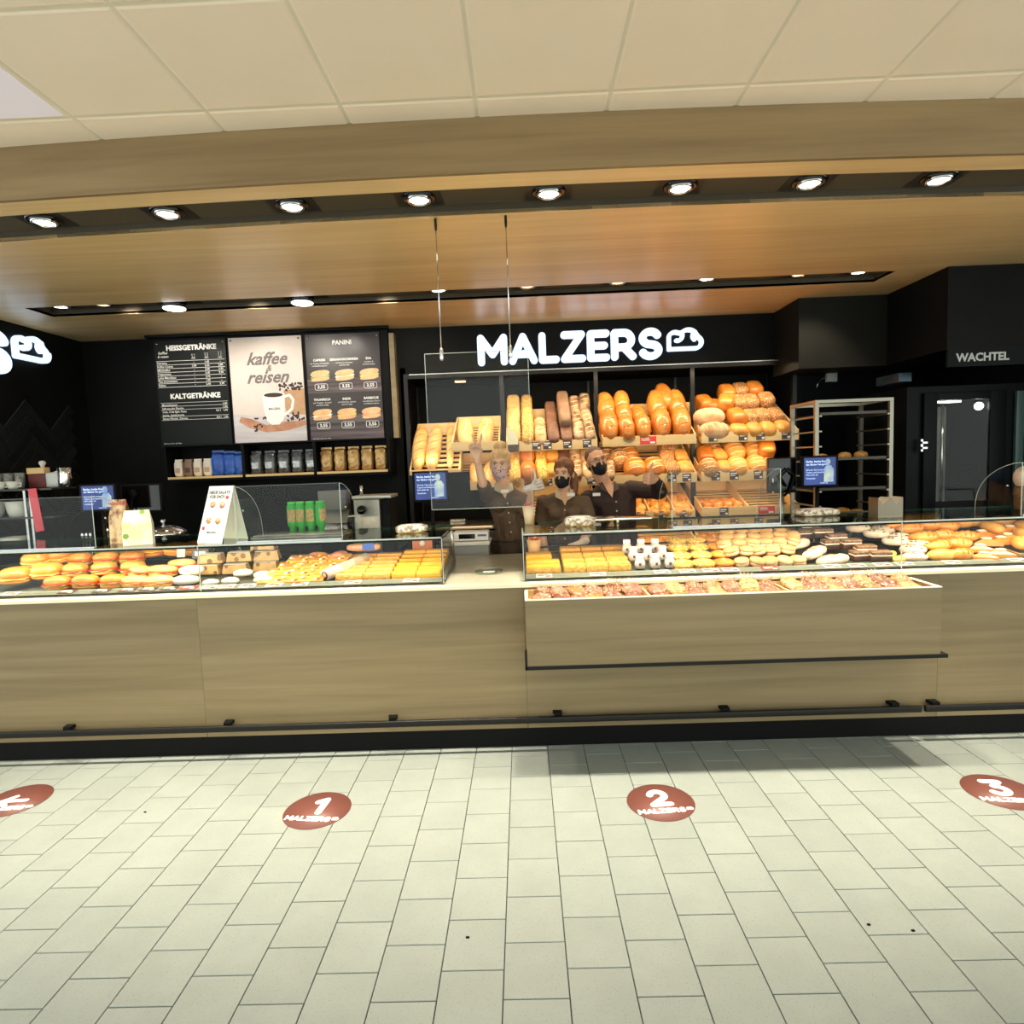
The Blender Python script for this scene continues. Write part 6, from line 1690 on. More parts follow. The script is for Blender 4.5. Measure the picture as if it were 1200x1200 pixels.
t = thing('change_dish', 'clear glass change dish on the counter gap between the cases', 'dish', tuple(at(573, 671, Z=0.9335)))
MB().lathe([(0.060, 0), (0.085, 0.012), (0.081, 0.012), (0.056, 0.003), (0.0, 0.003)], 28).build('dish_body', GLASSG, t)
MB().lathe([(0.083, 0.0115), (0.086, 0.013), (0.081, 0.014)], 28, caps=False).build('dish_rim', CHROME, t)
MB().rbox((-0.035, -0.02, 0.004), (0.035, 0.02, 0.008), 0.002).build('dish_card', WHITE, t)
# ---- hanging glass screen over the counter gap
hg = thing('hanging_glass_screen', 'clear glass screen hung on two rods over the gap between the cases', 'glass screen', (0, 3.235, 1.362))
MB().box((-0.49, 0, 0), (0.048, 0.005, 0.816)).build('glass_pane', GLASS, hg)
MB().box((-0.4915, -0.0005, -0.002), (0.0495, 0.0055, 0.0)).build('bottom_edge', GEDGEW, hg)
MB().box((-0.4915, -0.0005, 0.816), (0.0495, 0.0055, 0.818)).build('top_edge', GEDGEW, hg)
for x in (-0.4918, 0.048): MB().box((x, -0.0005, 0.0), (x + 0.0018, 0.0055, 0.816)).build('side_edge', GEDGEW, hg)
for x in (-0.402, -0.041):
    MB().tube([(x, 0.0025, 0.80), (x, 0.0025, 1.50)], 0.0028, 8).build('rod', CHROME, hg)
    MB().lathe([(0.008, 0.78), (0.010, 0.79), (0.010, 0.835), (0.006, 0.845)], 12, mat=Matrix.Translation((x, 0.0025, 0))).build('clamp', CHROME, hg)
    MB().lathe([(0.005, 1.44), (0.007, 1.46), (0.007, 1.497)], 10, mat=Matrix.Translation((x, 0.0025, 0))).build('rod_fitting', BMET, hg)

# ================================================================ TRAY TROLLEY, OVEN, KITCHEN LAMP
TST = M('trolley_steel', (150, 146, 132), 0.35, 0.85)
tr_ = thing('tray_trolley', 'tall steel tray trolley with bread trays beside the oven', 'trolley', (2.665, 4.84, 0))
for x in (-0.36, 0.215):
    for y in (0, 0.42):
        MB().box((x - 0.014, y - 0.014, 0.12), (x + 0.014, y + 0.014, 1.965)).build('post', TST, tr_)
        MB().lathe([(0.045, 0), (0.05, 0.05), (0.02, 0.12)], 12, mat=Matrix.Translation((x, y, 0))).build('castor', BLK, tr_)
MB().box((-0.374, -0.014, 1.966), (0.229, 0.014, 1.99)).box((-0.374, 0.406, 1.966), (0.229, 0.434, 1.99)).box((-0.374, 0.014, 1.966), (-0.35, 0.406, 1.99)).box((0.205, 0.014, 1.966), (0.229, 0.406, 1.99)).build('top_frame', TST, tr_)
for k in range(15):
    z = 1.86 - 0.118 * k
    MB().box((-0.345, -0.02, z), (-0.325, 0.42, z + 0.012)).build('tray_rail', TST, tr_)
    MB().box((0.180, -0.02, z), (0.200, 0.42, z + 0.012)).build('tray_rail', TST, tr_)
    if k in (0, 3, 5, 7, 8, 9, 11):
        MB().box((-0.33, 0.0, z + 0.013), (0.185, 0.40, z + 0.022)).box((-0.33, 0.0, z + 0.022), (0.185, 0.006, z + 0.034)).build('baking_tray', M('bake_tray', (70, 66, 60), 0.35, 0.8), tr_)
for j, (x, z, s) in enumerate(((2.62, 1.86 - 0.118 * 3 + 0.024, 0.7), (2.75, 1.86 - 0.118 * 3 + 0.024, 0.75), (2.60, 1.86 - 0.118 * 7 + 0.024, 1.0), (2.72, 1.86 - 0.118 * 7 + 0.024, 0.8), (2.44, 1.86 - 0.118 * 3 + 0.024, 0.6))):
    rnd_w.put((x, 5.02, z), (0, 0, R(90)), 'baked loaf on the tray trolley, %s' % ['upper tray centre', 'upper tray right', 'lower tray behind the display', 'lower tray right', 'upper tray left'][j], 'loaves on the trolley', s * 0.6)
ov = thing('bakery_oven', 'black deck oven with glass door under the dark bulkhead', 'oven', (0, 4.78, 0))
OX0, OX1 = 2.985, 4.2
OVB = M('oven_black', (10, 13, 15), 0.4, spec=0.1)
MB().box((OX0, 0.03, 0.0), (3.17, 0.9, 2.06)).box((3.64, 0.03, 0.0), (OX1, 0.9, 2.06)).box((3.17, 0.03, 1.965), (3.64, 0.9, 2.06)).box((3.17, 0.03, 0.0), (3.64, 0.9, 1.10)).box((3.17, 0.5, 1.10), (3.64, 0.9, 1.965)).build('oven_body', OVB, ov)
MB().rbox((3.10, 0.0, 1.05), (3.20, 0.028, 2.01), 0.004).rbox((3.60, 0.0, 1.05), (3.72, 0.028, 2.01), 0.004).rbox((3.20, 0.0, 1.95), (3.60, 0.028, 2.01), 0.004).rbox((3.20, 0.0, 1.05), (3.60, 0.028, 1.17), 0.004).build('door_frame', OVB, ov)
MB().box((3.201, 0.008, 1.171), (3.599, 0.014, 1.949)).build('door_glass', GLASS, ov)
MB().box((3.21, 0.49, 1.12), (3.60, 0.499, 1.93)).build('inner_back', M('oven_inner', (170, 172, 160), 0.4, 0.2, rgb2=(120, 122, 112), scale=4), ov)
MB().box((3.215, 0.06, 1.935), (3.42, 0.10, 1.945)).build('inner_lamp', M('oven_light', (250, 250, 240), 0.3, emit=6), ov)
MB().tube([(3.44, 0.30, 1.12), (3.44, 0.30, 1.94)], 0.012, 8).tube([(3.28, 0.30, 1.12), (3.28, 0.30, 1.94)], 0.006, 8).build('rack_pole', M('pole_bright', (200, 200, 190), 0.2, 0.9), ov)
MB().blob((3.585, 0.10, 1.90), (0.03, 0.03, 0.03), 1, 12, 8).build('inner_bulb', M('bulb', (250, 250, 240), 0.3, emit=8), ov)
MB().rbox((3.065, -0.02, 1.56), (3.085, 0.0, 1.66), 0.004).rbox((3.06, -0.05, 1.58), (3.10, -0.02, 1.60), 0.004).rbox((3.06, -0.05, 1.62), (3.10, -0.02, 1.64), 0.004).build('door_handle', CHROME, ov)
MB().rbox((3.80, 0.0, 1.20), (3.86, 0.028, 2.0), 0.004).build('side_strip', M('strip_teal', (60, 84, 82), 0.3), ov)
hd = thing('oven_sign', 'dark oven hood panel with the lettering WACHTEL', 'sign', (3.06, 4.478, 2.10))
MB().box((0.0, -0.002, 0.06), (0.95, 0.02, 0.186)).build('sign_panel', M('hood_navy', (12, 16, 19), 0.5, spec=0.12), hd)
text_block('lettering', [('WACHTEL', 0.245, 0.120, 0.078, 'CENTER', 0.035)], M('letter_grey', (176, 176, 172), 0.4, 0.3), hd, loc=(0, -0.004, 0))
MB().rbox((-0.16, 0.3, 0.0), (-0.06, 0.6, 0.07), 0.004).build('side_bracket', M('bracket_blue', (50, 66, 74), 0.35, 0.5), hd)
kl = thing('kitchen_lamp', 'pale hanging box with a thin curled wire behind the shelves', 'lamp', (2.80, 5.60, 2.21))
MB().rbox((-0.045, -0.02, 0), (0.045, 0.02, 0.13), 0.004).build('lamp_body', M('lamp_grey', (140, 146, 142), 0.4), kl)
MB().tube([(-0.045, 0, 0.04), (-0.09, 0, 0.03), (-0.12, 0, -0.01), (-0.13, 0, -0.05)], 0.003, 6).build('wire', CHROME, kl)
MB().tube([(0.0, 0, 0.13), (0.0, 0, 0.64)], 0.006, 6).build('suspension', BLK, kl)
# jar seen at the far right edge behind the glass
t = thing('topped_cup', 'cup with a pale round top at the right picture edge', 'cup', (3.02, 3.72, ZG))
MB().lathe([(0.05, 0), (0.055, 0.10), (0.05, 0.14)], 18).build('cup_body', M('cup_brown', (120, 84, 50), 0.5, rgb2=(70, 46, 30), scale=20), t)
MB().blob((0, 0, 0.19), (0.062, 0.055, 0.07), 0.95, 16, 10).build('cream_top', CR['sugar'], t)

# ================================================================ PEOPLE
def icos(r, sub=1):
    bm = bmesh.new(); bmesh.ops.create_icosphere(bm, subdivisions=sub, radius=r)
    vs = [v.co.copy() for v in bm.verts]; bm.free(); return vs


ICO = icos(1.0, 2); ICO1 = icos(1.0, 1)


class Body:
    """overlapping tapered limbs and lumps, fused by a voxel remesh into one continuous skin"""

    def __init__(self): self.bm = bmesh.new()

    def hull(self, pts):
        vs = [self.bm.verts.new(p) for p in pts]
        r = bmesh.ops.convex_hull(self.bm, input=vs)
        dele = [e for e in r['geom_interior'] if isinstance(e, bmesh.types.BMVert)] + [e for e in r['geom_unused'] if isinstance(e, bmesh.types.BMVert)]
        if dele: bmesh.ops.delete(self.bm, geom=list(set(dele)), context='VERTS')

    def cap(self, a, ra, b, rb, fine=False):
        I = ICO1 if fine else ICO
        a, b = Vector(a), Vector(b)
        self.hull([a + v * ra for v in I] + [b + v * rb for v in I])

    def chain(self, pts, rs, fine=False):
        for i in range(len(pts) - 1): self.cap(pts[i], rs[i], pts[i + 1], rs[i + 1], fine)

    def ell(self, c, r, rot=None):
        m = rot if rot is not None else Matrix.Identity(3)
        self.hull([Vector(c) + m @ Vector((v.x * r[0], v.y * r[1], v.z * r[2])) for v in ICO])

    def hull_ells(self, lst, rot=None):
        pts = []
        for c, r in lst:
            pts += [Vector(c) + Vector((v.x * r[0], v.y * r[1], v.z * r[2])) for v in ICO]
        self.hull(pts)

    def finish(self, name, mat, parent, voxel=0.006, smooth=4, cut=None):
        me = bpy.data.meshes.new(name); self.bm.to_mesh(me); self.bm.free()
        o = bpy.data.objects.new(name, me); COL.objects.link(o)
        m = o.modifiers.new('r', 'REMESH'); m.mode = 'VOXEL'; m.voxel_size = voxel; m.use_smooth_shade = True
        s = o.modifiers.new('s', 'SMOOTH'); s.factor = 0.5; s.iterations = smooth
        dg = bpy.context.evaluated_depsgraph_get()
        ev = o.evaluated_get(dg)
        m2 = bpy.data.meshes.new_from_object(ev, depsgraph=dg)
        bpy.data.objects.remove(o)
        if cut:
            bm = bmesh.new(); bm.from_mesh(m2)
            bmesh.ops.delete(bm, geom=[v for v in bm.verts if cut(v.co)], context='VERTS')
            bm.to_mesh(m2); bm.free()
        m2.materials.clear(); m2.materials.append(mat)
        m2.polygons.foreach_set('use_smooth', [True] * len(m2.polygons))
        m2.name = name
        return link(name, m2, parent)


def hand(B, wrist, d, n, pose, left, r0=1.0):
    """wrist, d = direction to the fingers, n = thumb-side direction (made square to d)"""
    d = Vector(d).normalized(); s = Vector(n); s = (s - d * s.dot(d)).normalized()
    n = d.cross(s) if left else s.cross(d)
    w = Vector(wrist)
    def P(a, b, c): return w + d * a * r0 + s * b * r0 + n * c * r0
    B.hull([P(0.012, b, 0) + v * 0.017 * r0 for b in (-0.016, 0.016) for v in ICO1] + [P(0.082, b, 0) + v * 0.0125 * r0 for b in (-0.032, 0.034) for v in ICO1])
    B.cap(P(-0.03, 0, 0), 0.023 * r0, P(0.015, 0, 0), 0.021 * r0)
    fb = [(0.032, 0.074), (0.011, 0.080), (-0.011, 0.075), (-0.031, 0.060)]   # index..little: side offset, length
    for i, (b, L) in enumerate(fb):
        rr = [0.0088, 0.009, 0.0086, 0.0076][i] * r0
        if pose == 'v' and i < 2: c = (4, 6, 4); sp = (0.36, -0.26)[i]
        elif pose == 'v': c = (70, 85, 50); sp = 0
        elif pose in ('thumb',): c = (78, 88, 55); sp = 0
        elif pose == 'rest': c = (14 + 5 * i, 22 + 4 * i, 14); sp = 0.10 * (1.5 - i) * 0.6
        else: c = (30, 35, 20); sp = 0
        p = P(0.086, b, 0); a = 0
        pts = [p]
        for k, sg in enumerate((0.44, 0.31, 0.25)):
            a += R(c[k])
            v = d * math.cos(a) + n * math.sin(a) + s * sp * math.cos(a)
            p = p + v.normalized() * L * sg * r0
            pts.append(p)
        B.chain(pts, [rr * 1.1, rr, rr * 0.93, rr * 0.8], True)
    # thumb
    if pose == 'v': tp = [P(0.022, 0.026, 0.004), P(0.052, 0.040, 0.022), P(0.072, 0.022, 0.036), P(0.080, 0.004, 0.038)]
    elif pose == 'thumb': tp = [P(0.030, 0.024, 0.006), P(0.052, 0.050, 0.012), P(0.058, 0.082, 0.008), P(0.056, 0.106, 0.000)]
    else: tp = [P(0.022, 0.026, 0.002), P(0.048, 0.050, 0.010), P(0.074, 0.060, 0.016), P(0.094, 0.064, 0.018)]
    B.chain(tp, [0.0145 * r0, 0.0115 * r0, 0.0100 * r0, 0.0082 * r0], True)


def head_shape(B, c, Rm, k=1.0):
    def E(p, r): B.ell(Vector(c) + Rm @ (Vector(p) * k), [q * k for q in r], Rm)
    E((0, 0.018, 0.032), (0.076, 0.094, 0.092))
    E((0, -0.022, -0.020), (0.066, 0.074, 0.090))
    E((0, -0.048, -0.082), (0.040, 0.042, 0.034))
    E((0.030, -0.062, -0.028), (0.026, 0.026, 0.024)); E((-0.030, -0.062, -0.028), (0.026, 0.026, 0.024))
    E((0, -0.078, 0.026), (0.050, 0.018, 0.014))
    a = Vector(c) + Rm @ (Vector((0, -0.088, 0.008)) * k); b = Vector(c) + Rm @ (Vector((0, -0.112, -0.030)) * k)
    B.cap(a, 0.007 * k, b, 0.0125 * k, True)
    E((0.014, -0.100, -0.034), (0.008, 0.009, 0.007)); E((-0.014, -0.100, -0.034), (0.008, 0.009, 0.007))
    E((0, -0.090, -0.062), (0.024, 0.012, 0.008))
    for s in (-1, 1): E((0.078 * s, 0.012, -0.012), (0.010, 0.019, 0.031))


def face_parts(t, c, Rm, k=1.0, iris=(70, 90, 100), brow=(110, 80, 50)):
    ME = Matrix.Translation(Vector(c)) @ Rm.to_4x4() @ Matrix.Scale(k, 4)
    for s in (-1, 1):
        mb = MB().blob((0.030 * s, -0.0845, 0.004), (0.0125, 0.008, 0.0075), 1, 12, 8, mat=ME)
        e = mb.build('eye', M('eye_white', (226, 220, 212), 0.3), t)
        MB().blob((0.030 * s, -0.0915, 0.004), (0.0055, 0.0025, 0.0058), 1, 10, 6, mat=ME).build('iris', M('iris_%d' % iris[0], iris, 0.2), e)
        MB().blob((0.030 * s, -0.0885, 0.0105), (0.0135, 0.007, 0.0035), 1, 12, 6, mat=ME).build('eyelid', M('lid_brown', (96, 62, 48), 0.5), e)
        mb = MB().tube([(0.014 * s, -0.094, 0.024), (0.030 * s, -0.093, 0.029), (0.046 * s, -0.083, 0.024)], [0.003, 0.0035, 0.002], 6)
        mb.v = [tuple(ME @ Vector(q)) for q in mb.v]
        mb.build('eyebrow', M('brow_%d' % brow[0], brow, 0.7), t)


def mask(t, c, Rm, mat, k=1.0):
    B = Body()
    def E(p, r): B.ell(Vector(c) + Rm @ (Vector(p) * k), [q * k for q in r], Rm)
    pts = []
    for p, r in (((0, -0.100, -0.024), (0.020, 0.020, 0.012)), ((0, -0.098, -0.068), (0.024, 0.022, 0.016)), ((0, -0.064, -0.104), (0.030, 0.026, 0.014)),
                 ((0.052, -0.046, -0.030), (0.014, 0.016, 0.012)), ((-0.052, -0.046, -0.030), (0.014, 0.016, 0.012)), ((0.044, -0.040, -0.086), (0.012, 0.014, 0.012)), ((-0.044, -0.040, -0.086), (0.012, 0.014, 0.012))):
        pts += [Vector(c) + Rm @ (Vector((p[0] + v.x * r[0], p[1] + v.y * r[1], p[2] + v.z * r[2])) * k) for v in ICO]
    B.hull(pts)
    o = B.finish('face_mask', mat, t, 0.005, 3)
    ME = Matrix.Translation(Vector(c)) @ Rm.to_4x4() @ Matrix.Scale(k, 4)
    for s in (-1, 1):
        for za, zb in ((-0.020, 0.010), (-0.090, -0.035)):
            mb = MB().tube([(0.060 * s, -0.045, za), (0.074 * s, -0.015, (za + zb) / 2), (0.082 * s, 0.020, zb)], 0.0018, 5)
            mb.v = [tuple(ME @ Vector(q)) for q in mb.v]
            mb.build('ear_loop', mat, o)
    return o


SKIN = M('skin', (214, 158, 122), 0.5, rgb2=(224, 172, 138), scale=12)
SKIN2 = M('skin_light', (222, 170, 134), 0.5, rgb2=(230, 182, 148), scale=12)
SHIRT = M('blouse_brown', (82, 62, 44), 0.75, rgb2=(98, 76, 54), scale=14, bump=0.3)
SHIRTM = M('shirt_dark_brown', (50, 32, 28), 0.75, rgb2=(62, 41, 35), scale=14, bump=0.3)
COLLAR = M('collar_beige', (204, 186, 152), 0.7)
APR = M('apron_brown', (66, 50, 38), 0.75, rgb2=(80, 62, 46), scale=10, bump=0.3)
TROUS = M('trousers_black', (24, 22, 22), 0.8)
BLOND = M('hair_blond', (196, 150, 86), 0.6, rgb2=(226, 186, 122), scale=60, stretch=(1, 1, 0.2), bump=0.4)
BRUN = M('hair_brown', (96, 56, 32), 0.55, rgb2=(132, 82, 46), scale=60, stretch=(1, 1, 0.2), bump=0.4)
SHORT = M('hair_short_dark', (96, 74, 58), 0.7, rgb2=(120, 92, 74), scale=90, bump=0.3)
GLOVE = M('glove_white', (222, 206, 190), 0.45, rgb2=(236, 224, 212), scale=30, bump=0.2)
MASKB = M('mask_black', (18, 17, 20), 0.7)
MASKP = M('mask_patterned', (226, 190, 186), 0.7, vor=((110, 70, 84), 48, 0.36))
SHOE = M('shoe_black', (20, 20, 20), 0.5)


def rotm(yaw, pitch, roll):
    return (Euler((R(pitch), R(roll), R(yaw)), 'XYZ')).to_matrix()


def figure(label, J, w=1.0, shirt=SHIRT, skin=SKIN, sleeves=('short', 'short'), headrot=(0, 0, 0), hands=None, hair=None, apron=True, k=1.0, gloves=(False, False), fem=True, maskm=MASKB):
    """J: world joints; index 0 = picture-left arm, 1 = picture-right arm"""
    t = thing('person', label, 'person', (J['pelvis'].x, J['pelvis'].y, 0))
    T = Matrix.Translation(-Vector((J['pelvis'].x, J['pelvis'].y, 0)))
    L = {q: ([T @ p for p in v] if isinstance(v, list) else T @ v) for q, v in J.items()}
    Rm = rotm(*headrot)
    B = Body()
    pel, ch, nk, hd = L['pelvis'], L['chest'], L['neck'], L['head']
    sh = L['sh']; el = L['el']; wr = L['wr']
    # trunk
    sw = (sh[1] - sh[0]).length
    ax = (sh[1] - sh[0]).normalized()
    B.hull_ells([(pel, (0.155 * w, 0.105 * w, 0.10)), (pel + Vector((0, 0, 0.17)), (0.130 * w, 0.095 * w, 0.06))])
    B.hull_ells([(pel + Vector((0, 0, 0.17)), (0.130 * w, 0.095 * w, 0.06)), (ch, (0.155 * w, 0.108 * w, 0.09))])
    B.hull_ells([(ch, (0.155 * w, 0.108 * w, 0.08)), (sh[0] - Vector((0, 0, 0.01)), (0.045, 0.05, 0.045)), (sh[1] - Vector((0, 0, 0.01)), (0.045, 0.05, 0.045)), (nk - Vector((0, 0, 0.03)), (0.06, 0.055, 0.03))])
    if fem:
        for s in (-1, 1): B.ell(ch + ax * 0.068 * s + Vector((0, -0.085, 0.0)), (0.062, 0.055, 0.062))
    B.cap(nk - Vector((0, 0, 0.04)), 0.056, hd + Rm @ Vector((0, 0.015, -0.07)), 0.048 if fem else 0.058)
    head_shape(B, hd, Rm, k)
    for i in (0, 1):
        mid = (sh[i] + el[i]) / 2
        B.chain([sh[i], mid, el[i]], [0.046 * w, 0.042 * w, 0.036 * w])
        m2 = el[i].lerp(wr[i], 0.35)
        B.chain([el[i], m2, wr[i]], [0.037 * w, 0.036 * w, 0.023])
    for s in (-1, 1):
        hip = pel + Vector((0.082 * s, 0, -0.03)); kn = Vector((hip.x + 0.01 * s, hip.y - 0.01, 0.48)); an = Vector((hip.x + 0.015 * s, hip.y + 0.01, 0.09))
        B.chain([hip, kn], [0.082 * w, 0.056]); B.chain([kn, kn.lerp(an, 0.35), an], [0.056, 0.055, 0.036])
        B.cap(an - Vector((0, 0, 0.035)), 0.038, an + Vector((0, -0.14, -0.05)), 0.034)
    for i in (0, 1):
        if not gloves[i]:
            d, n, pose = hands[i]
            hand(B, wr[i], d, n, pose, i == 1, 1.10)
    B.finish('body', skin, t, 0.0052, 2)
    for i in (0, 1):
        if gloves[i]:
            G = Body(); d, n, pose = hands[i]
            hand(G, wr[i], d, n, pose, i == 1, 1.06)
            dd = Vector(d).normalized(); G.cap(wr[i] - dd * 0.05, 0.029, wr[i], 0.027)
            G.finish('glove', GLOVE, t, 0.0045, 2)
    # shirt
    S = Body(); e = 0.012
    S.hull_ells([(pel + Vector((0, 0, -0.02)), (0.155 * w + e, 0.105 * w + e, 0.09)), (pel + Vector((0, 0, 0.17)), (0.135 * w + e, 0.098 * w + e, 0.06))])
    S.hull_ells([(pel + Vector((0, 0, 0.17)), (0.135 * w + e, 0.098 * w + e, 0.06)), (ch, (0.158 * w + e, 0.110 * w + e, 0.09))])
    S.hull_ells([(ch, (0.156 * w + e, 0.110 * w + e, 0.08)), (sh[0] - Vector((0, 0, 0.01)), (0.055, 0.058, 0.052)), (sh[1] - Vector((0, 0, 0.01)), (0.055, 0.058, 0.052)), (nk - Vector((0, -0.004, 0.028)), (0.074, 0.068, 0.030))])
    if fem:
        for s in (-1, 1): S.ell(ch + ax * 0.068 * s + Vector((0, -0.088, 0.0)), (0.068, 0.062, 0.068))
    for i in (0, 1):
        if sleeves[i] == 'short':
            en = sh[i].lerp(el[i], 0.86)
            S.chain([sh[i], en], [0.062 * w, 0.058 * w])
        else:
            S.chain([sh[i], el[i], el[i].lerp(wr[i], 0.45), wr[i].lerp(el[i], 0.10)], [0.066 * w, 0.056 * w, 0.052 * w, 0.038])
            # soft creases at the elbow
            for q in (0.08, 0.17):
                pc = el[i].lerp(sh[i], q); S.ell(pc, (0.061 * w, 0.061 * w, 0.061 * w))
    # fabric folds
    for q in range(5):
        a0 = pel + Vector((-0.10 + 0.05 * q, -0.098 * w, 0.02 + 0.02 * (q % 2))); b0 = ch + Vector((-0.08 + 0.045 * q, -0.112 * w, -0.09))
        S.cap(a0, 0.014, b0, 0.008, True)
    so = S.finish('shirt', shirt, t, 0.0065, 3)
    # open neck V (skin wedge) with collar wings and placket
    yv = lambda z: None
    bvh = BVHTree.FromObject(so, bpy.context.evaluated_depsgraph_get()) if False else None
    fn = Rm @ Vector((0, 0, 0))
    base = nk + Vector((0, 0, -0.03))
    front = ch + Vector((0, -0.112 * w - e, 0))
    tip = Vector((front.x * 0.5 + nk.x * 0.5, front.y - 0.008, ch.z + 0.050))
    l0 = nk + Vector((-0.050, -0.066, -0.006)); r0_ = nk + Vector((0.050, -0.066, -0.006))
    MB().add([l0, tip, r0_, l0 + Vector((0, 0.03, 0)), tip + Vector((0, 0.03, 0)), r0_ + Vector((0, 0.03, 0))], [(0, 1, 2), (3, 5, 4), (0, 3, 4, 1), (1, 4, 5, 2), (2, 5, 3, 0)]).build('open_neckline', skin, t)
    for s, p0 in ((-1, l0), (1, r0_)):
        out = Vector((0.040 * s, -0.010, -0.060)); 
        mb = MB().add([p0 + Vector((-0.004 * s, 0.0, 0.022)), p0.lerp(tip, 0.62) + Vector((0.002 * s, -0.010, 0)), p0.lerp(tip, 0.45) + Vector((0.046 * s, -0.012, 0.010)), p0 + Vector((0.022 * s, 0.030, 0.012)),
                       p0 + Vector((-0.004 * s, 0.006, 0.022)), p0.lerp(tip, 0.62) + Vector((0.002 * s, -0.004, 0)), p0.lerp(tip, 0.45) + Vector((0.046 * s, -0.006, 0.010)), p0 + Vector((0.022 * s, 0.036, 0.012))],
                      [(0, 1, 2, 3), (7, 6, 5, 4), (0, 4, 5, 1), (1, 5, 6, 2), (2, 6, 7, 3), (3, 7, 4, 0)])
        mb.build('collar', COLLAR if shirt is SHIRT else M('collar_dark', (92, 70, 60), 0.7), t)
    for q in range(4):
        z = tip.z - 0.035 - 0.075 * q
        f = (z - pel.z) / max(0.01, (ch.z - pel.z))
        x = pel.x + (ch.x - pel.x) * min(1, max(0, f)); 
        y = (pel.y - 0.105 * w - e) * (1 - min(1, f)) + (ch.y - (0.112 * w + e)) * min(1, f) - 0.004
        MB().lathe([(0.0065, 0), (0.0065, 0.003), (0, 0.004)], 10, mat=Matrix.Translation((x, y - 0.006, z)) @ Matrix.Rotation(PI / 2, 4, 'X')).build('button', COLLAR, t)
    bd = J.get('badge')
    if bd is not None:
        q = T @ bd
        MB().rbox((-0.030, -0.003, -0.012), (0.030, 0.003, 0.012), 0.002, mat=Matrix.Translation(q)).build('name_badge', M('badge_white', (244, 240, 230), 0.25), t)
    # apron at the waist
    if apron:
        A = Body()
        A.hull_ells([(pel + Vector((0, -0.004, -0.40)), (0.20 * w, 0.13 * w, 0.02)), (pel + Vector((0, -0.004, 0.05)), (0.165 * w + e, 0.118 * w + e, 0.02))])
        A.finish('apron', APR, t, 0.010, 2)
        mb = MB()
        mb.tube([(pel.x + (0.168 * w + e) * math.cos(a), pel.y + (0.122 * w + e) * math.sin(a), pel.z + 0.06) for a in [2 * PI * q / 28 for q in range(28)]], 0.009, 6, closed=True)
        mb.build('apron_tie', APR, t)
        mb = MB()
        bx_ = pel + Vector((0.06, -0.125 * w - e, 0.06))
        mb.tube([bx_, bx_ + Vector((0.05, -0.01, 0.03)), bx_ + Vector((0.055, -0.01, -0.01)), bx_], 0.006, 6); mb.tube([bx_, bx_ + Vector((-0.045, -0.01, 0.02)), bx_ + Vector((-0.045, -0.01, -0.02)), bx_], 0.006, 6)
        mb.tube([bx_, bx_ + Vector((0.02, -0.01, -0.12))], 0.006, 6); mb.tube([bx_, bx_ + Vector((-0.015, -0.01, -0.10))], 0.006, 6)
        mb.build('apron_bow', APR, t)
    Tr = Body()
    for s in (-1, 1):
        hip = pel + Vector((0.082 * s, 0, -0.06)); kn = Vector((hip.x + 0.01 * s, hip.y - 0.01, 0.48)); an = Vector((hip.x + 0.015 * s, hip.y + 0.01, 0.12))
        Tr.chain([hip, kn, an], [0.096 * w, 0.070, 0.058])
    Tr.finish('trousers', TROUS, t, 0.010, 2)
    for s in (-1, 1):
        hip = pel + Vector((0.097 * s, 0.01, 0))
        SB = Body(); SB.cap(Vector((hip.x, hip.y, 0.05)), 0.045, Vector((hip.x, hip.y - 0.15, 0.040)), 0.038)
        SB.finish('shoe', SHOE, t, 0.010, 1, )
    face_parts(t, hd, Rm, k)
    if maskm: mask(t, hd, Rm, maskm, k)
    # hair
    H = Body()
    def E(p, r): H.ell(hd + Rm @ (Vector(p) * k), [q * k for q in r], Rm)
    if hair == 'bun':
        E((0, 0.024, 0.060), (0.083, 0.098, 0.078)); E((0, 0.045, 0.0), (0.083, 0.072, 0.080)); E((0.058, 0.005, 0.045), (0.026, 0.056, 0.050)); E((-0.058, 0.005, 0.045), (0.026, 0.056, 0.050)); E((0.03, -0.03, 0.085), (0.04, 0.05, 0.03), ); E((0.0, 0.01, 0.150), (0.046, 0.044, 0.034)); E((-0.026, 0.01, 0.138), (0.030, 0.030, 0.026)); E((0.022, 0.0, 0.158), (0.026, 0.026, 0.022))
        H.finish('hair', BLOND, t, 0.006, 2)
    elif hair == 'long':
        E((0, 0.025, 0.058), (0.083, 0.098, 0.078)); E((0.0, 0.050, -0.01), (0.083, 0.066, 0.090)); E((0.060, 0.0, 0.035), (0.026, 0.056, 0.060)); E((-0.058, 0.006, 0.045), (0.026, 0.052, 0.048)); E((0.045, -0.035, 0.07), (0.03, 0.035, 0.03)); E((-0.035, -0.03, 0.082), (0.03, 0.035, 0.025))
        a = hd + Rm @ Vector((0.055, 0.055, -0.02)); H.chain([a, hd + Rm @ Vector((0.078, 0.035, -0.09)), hd + Rm @ Vector((0.080, 0.02, -0.16)), hd + Rm @ Vector((0.072, 0.01, -0.20))], [0.040, 0.034, 0.026, 0.014])
        H.finish('hair', BRUN, t, 0.006, 2)
    elif hair == 'short':
        E((0, 0.028, 0.052), (0.0800, 0.092, 0.080)); E((0, 0.045, -0.01), (0.0800, 0.068, 0.070))
        H.finish('hair', SHORT, t, 0.006, 2)
        # glasses
        ME = Matrix.Translation(hd) @ Rm.to_4x4() @ Matrix.Scale(k, 4)
        mb = MB()
        for s in (-1, 1):
            mb.tube([(0.032 * s + 0.023 * math.cos(a), -0.102, 0.002 + 0.016 * math.sin(a)) for a in [2 * PI * q / 18 for q in range(18)]], 0.0016, 5, closed=True)
            mb.tube([(0.055 * s, -0.102, 0.006), (0.078 * s, -0.05, 0.006), (0.082 * s, 0.02, 0.002)], 0.0016, 5)
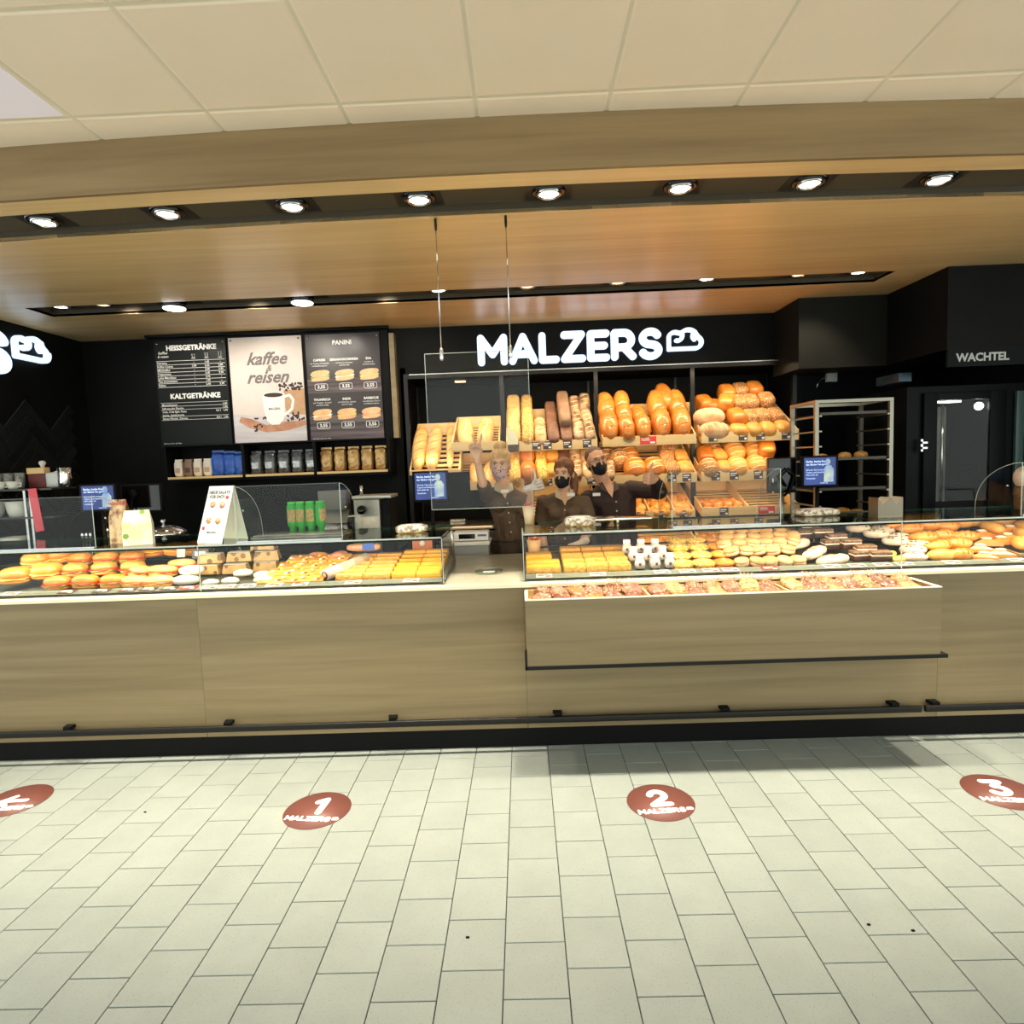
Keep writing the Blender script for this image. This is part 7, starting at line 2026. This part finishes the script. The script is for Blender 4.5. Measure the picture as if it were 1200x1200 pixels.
        mb.tube([(-0.009, -0.102, 0.006), (0, -0.106, 0.009), (0.009, -0.102, 0.006)], 0.0016, 5)
        mb.v = [tuple(ME @ Vector(q)) for q in mb.v]
        mb.build('glasses', M('glasses_frame', (60, 40, 40), 0.3), t)
    return t


YW = 4.80
# waving woman, picture left
J = dict(pelvis=Vector((-0.095, YW + 0.02, 0.93)), chest=Vector((-0.125, YW + 0.01, 1.27)), neck=Vector((-0.155, YW, 1.43)), head=at(586, 544, Y=YW - 0.01),
         sh=[at(572, 582, Y=YW - 0.01), at(611, 585, Y=YW)], el=[at(566, 567, Y=4.55), at(619, 603, Y=4.66)],
         wr=[at(558.5, 537, Y=4.50), at(623.5, 571, Y=4.48)], badge=at(591.5, 575.5, Y=4.655))
figure('woman with blond bun and patterned mask waving a raised hand', J, 0.96, SHIRT, SKIN2, ('short', 'short'), (-6, 4, 3),
       [((-0.10, 0.0, 1.0), (1, 0.1, 0), 'v'), ((0.75, -0.45, 0.25), (-0.1, 0, 1), 'thumb')], 'bun', True, 1.0, (False, True), True, MASKP)
# middle woman
J = dict(pelvis=Vector((0.31, 4.86, 0.90)), chest=Vector((0.315, 4.84, 1.20)), neck=Vector((0.322, 4.83, 1.36)), head=at(660.5, 555, Y=4.82),
         sh=[at(637, 588, Y=4.83), at(685, 589, Y=4.83)], el=[at(633, 618, Y=4.86), at(693, 618, Y=4.72)],
         wr=[at(640, 646, Y=4.70), at(681, 636, Y=4.42)], badge=at(669, 579.5, Y=4.672))
figure('middle woman with brown ponytail and black mask looking to the left', J, 0.97, SHIRT, SKIN2, ('short', 'short'), (-22, 2, 2),
       [((0.1, -0.4, -0.9), (0, -1, 0.3), 'rest'), ((-0.75, -0.55, -0.20), (-0.55, 0.75, 0.1), 'rest')], 'long', True, 0.97, (False, True), True, MASKB)
# man on the right
J = dict(pelvis=Vector((0.76, 5.02, 0.90)), chest=Vector((0.735, 5.0, 1.24)), neck=at(711, 566, Y=4.97), head=at(699, 541, Y=4.93),
         sh=[at(690, 584, Y=4.96), at(739, 573, Y=4.98)], el=[at(687, 622, Y=4.98), at(773, 576, Y=4.80)],
         wr=[at(700, 650, Y=4.80), at(768, 562, Y=4.60)], badge=at(699, 579.5, Y=4.80))
figure('man with glasses and black mask in a dark brown long-sleeved shirt giving a thumbs up', J, 1.12, SHIRTM, SKIN, ('long', 'long'), (12, -6, -10),
       [((0.2, -0.4, -0.9), (0, -1, 0.3), 'rest'), ((-0.60, -0.60, 0.10), (0.05, -0.1, 1), 'thumb')], 'short', False, 1.0, (False, False), False, MASKB)
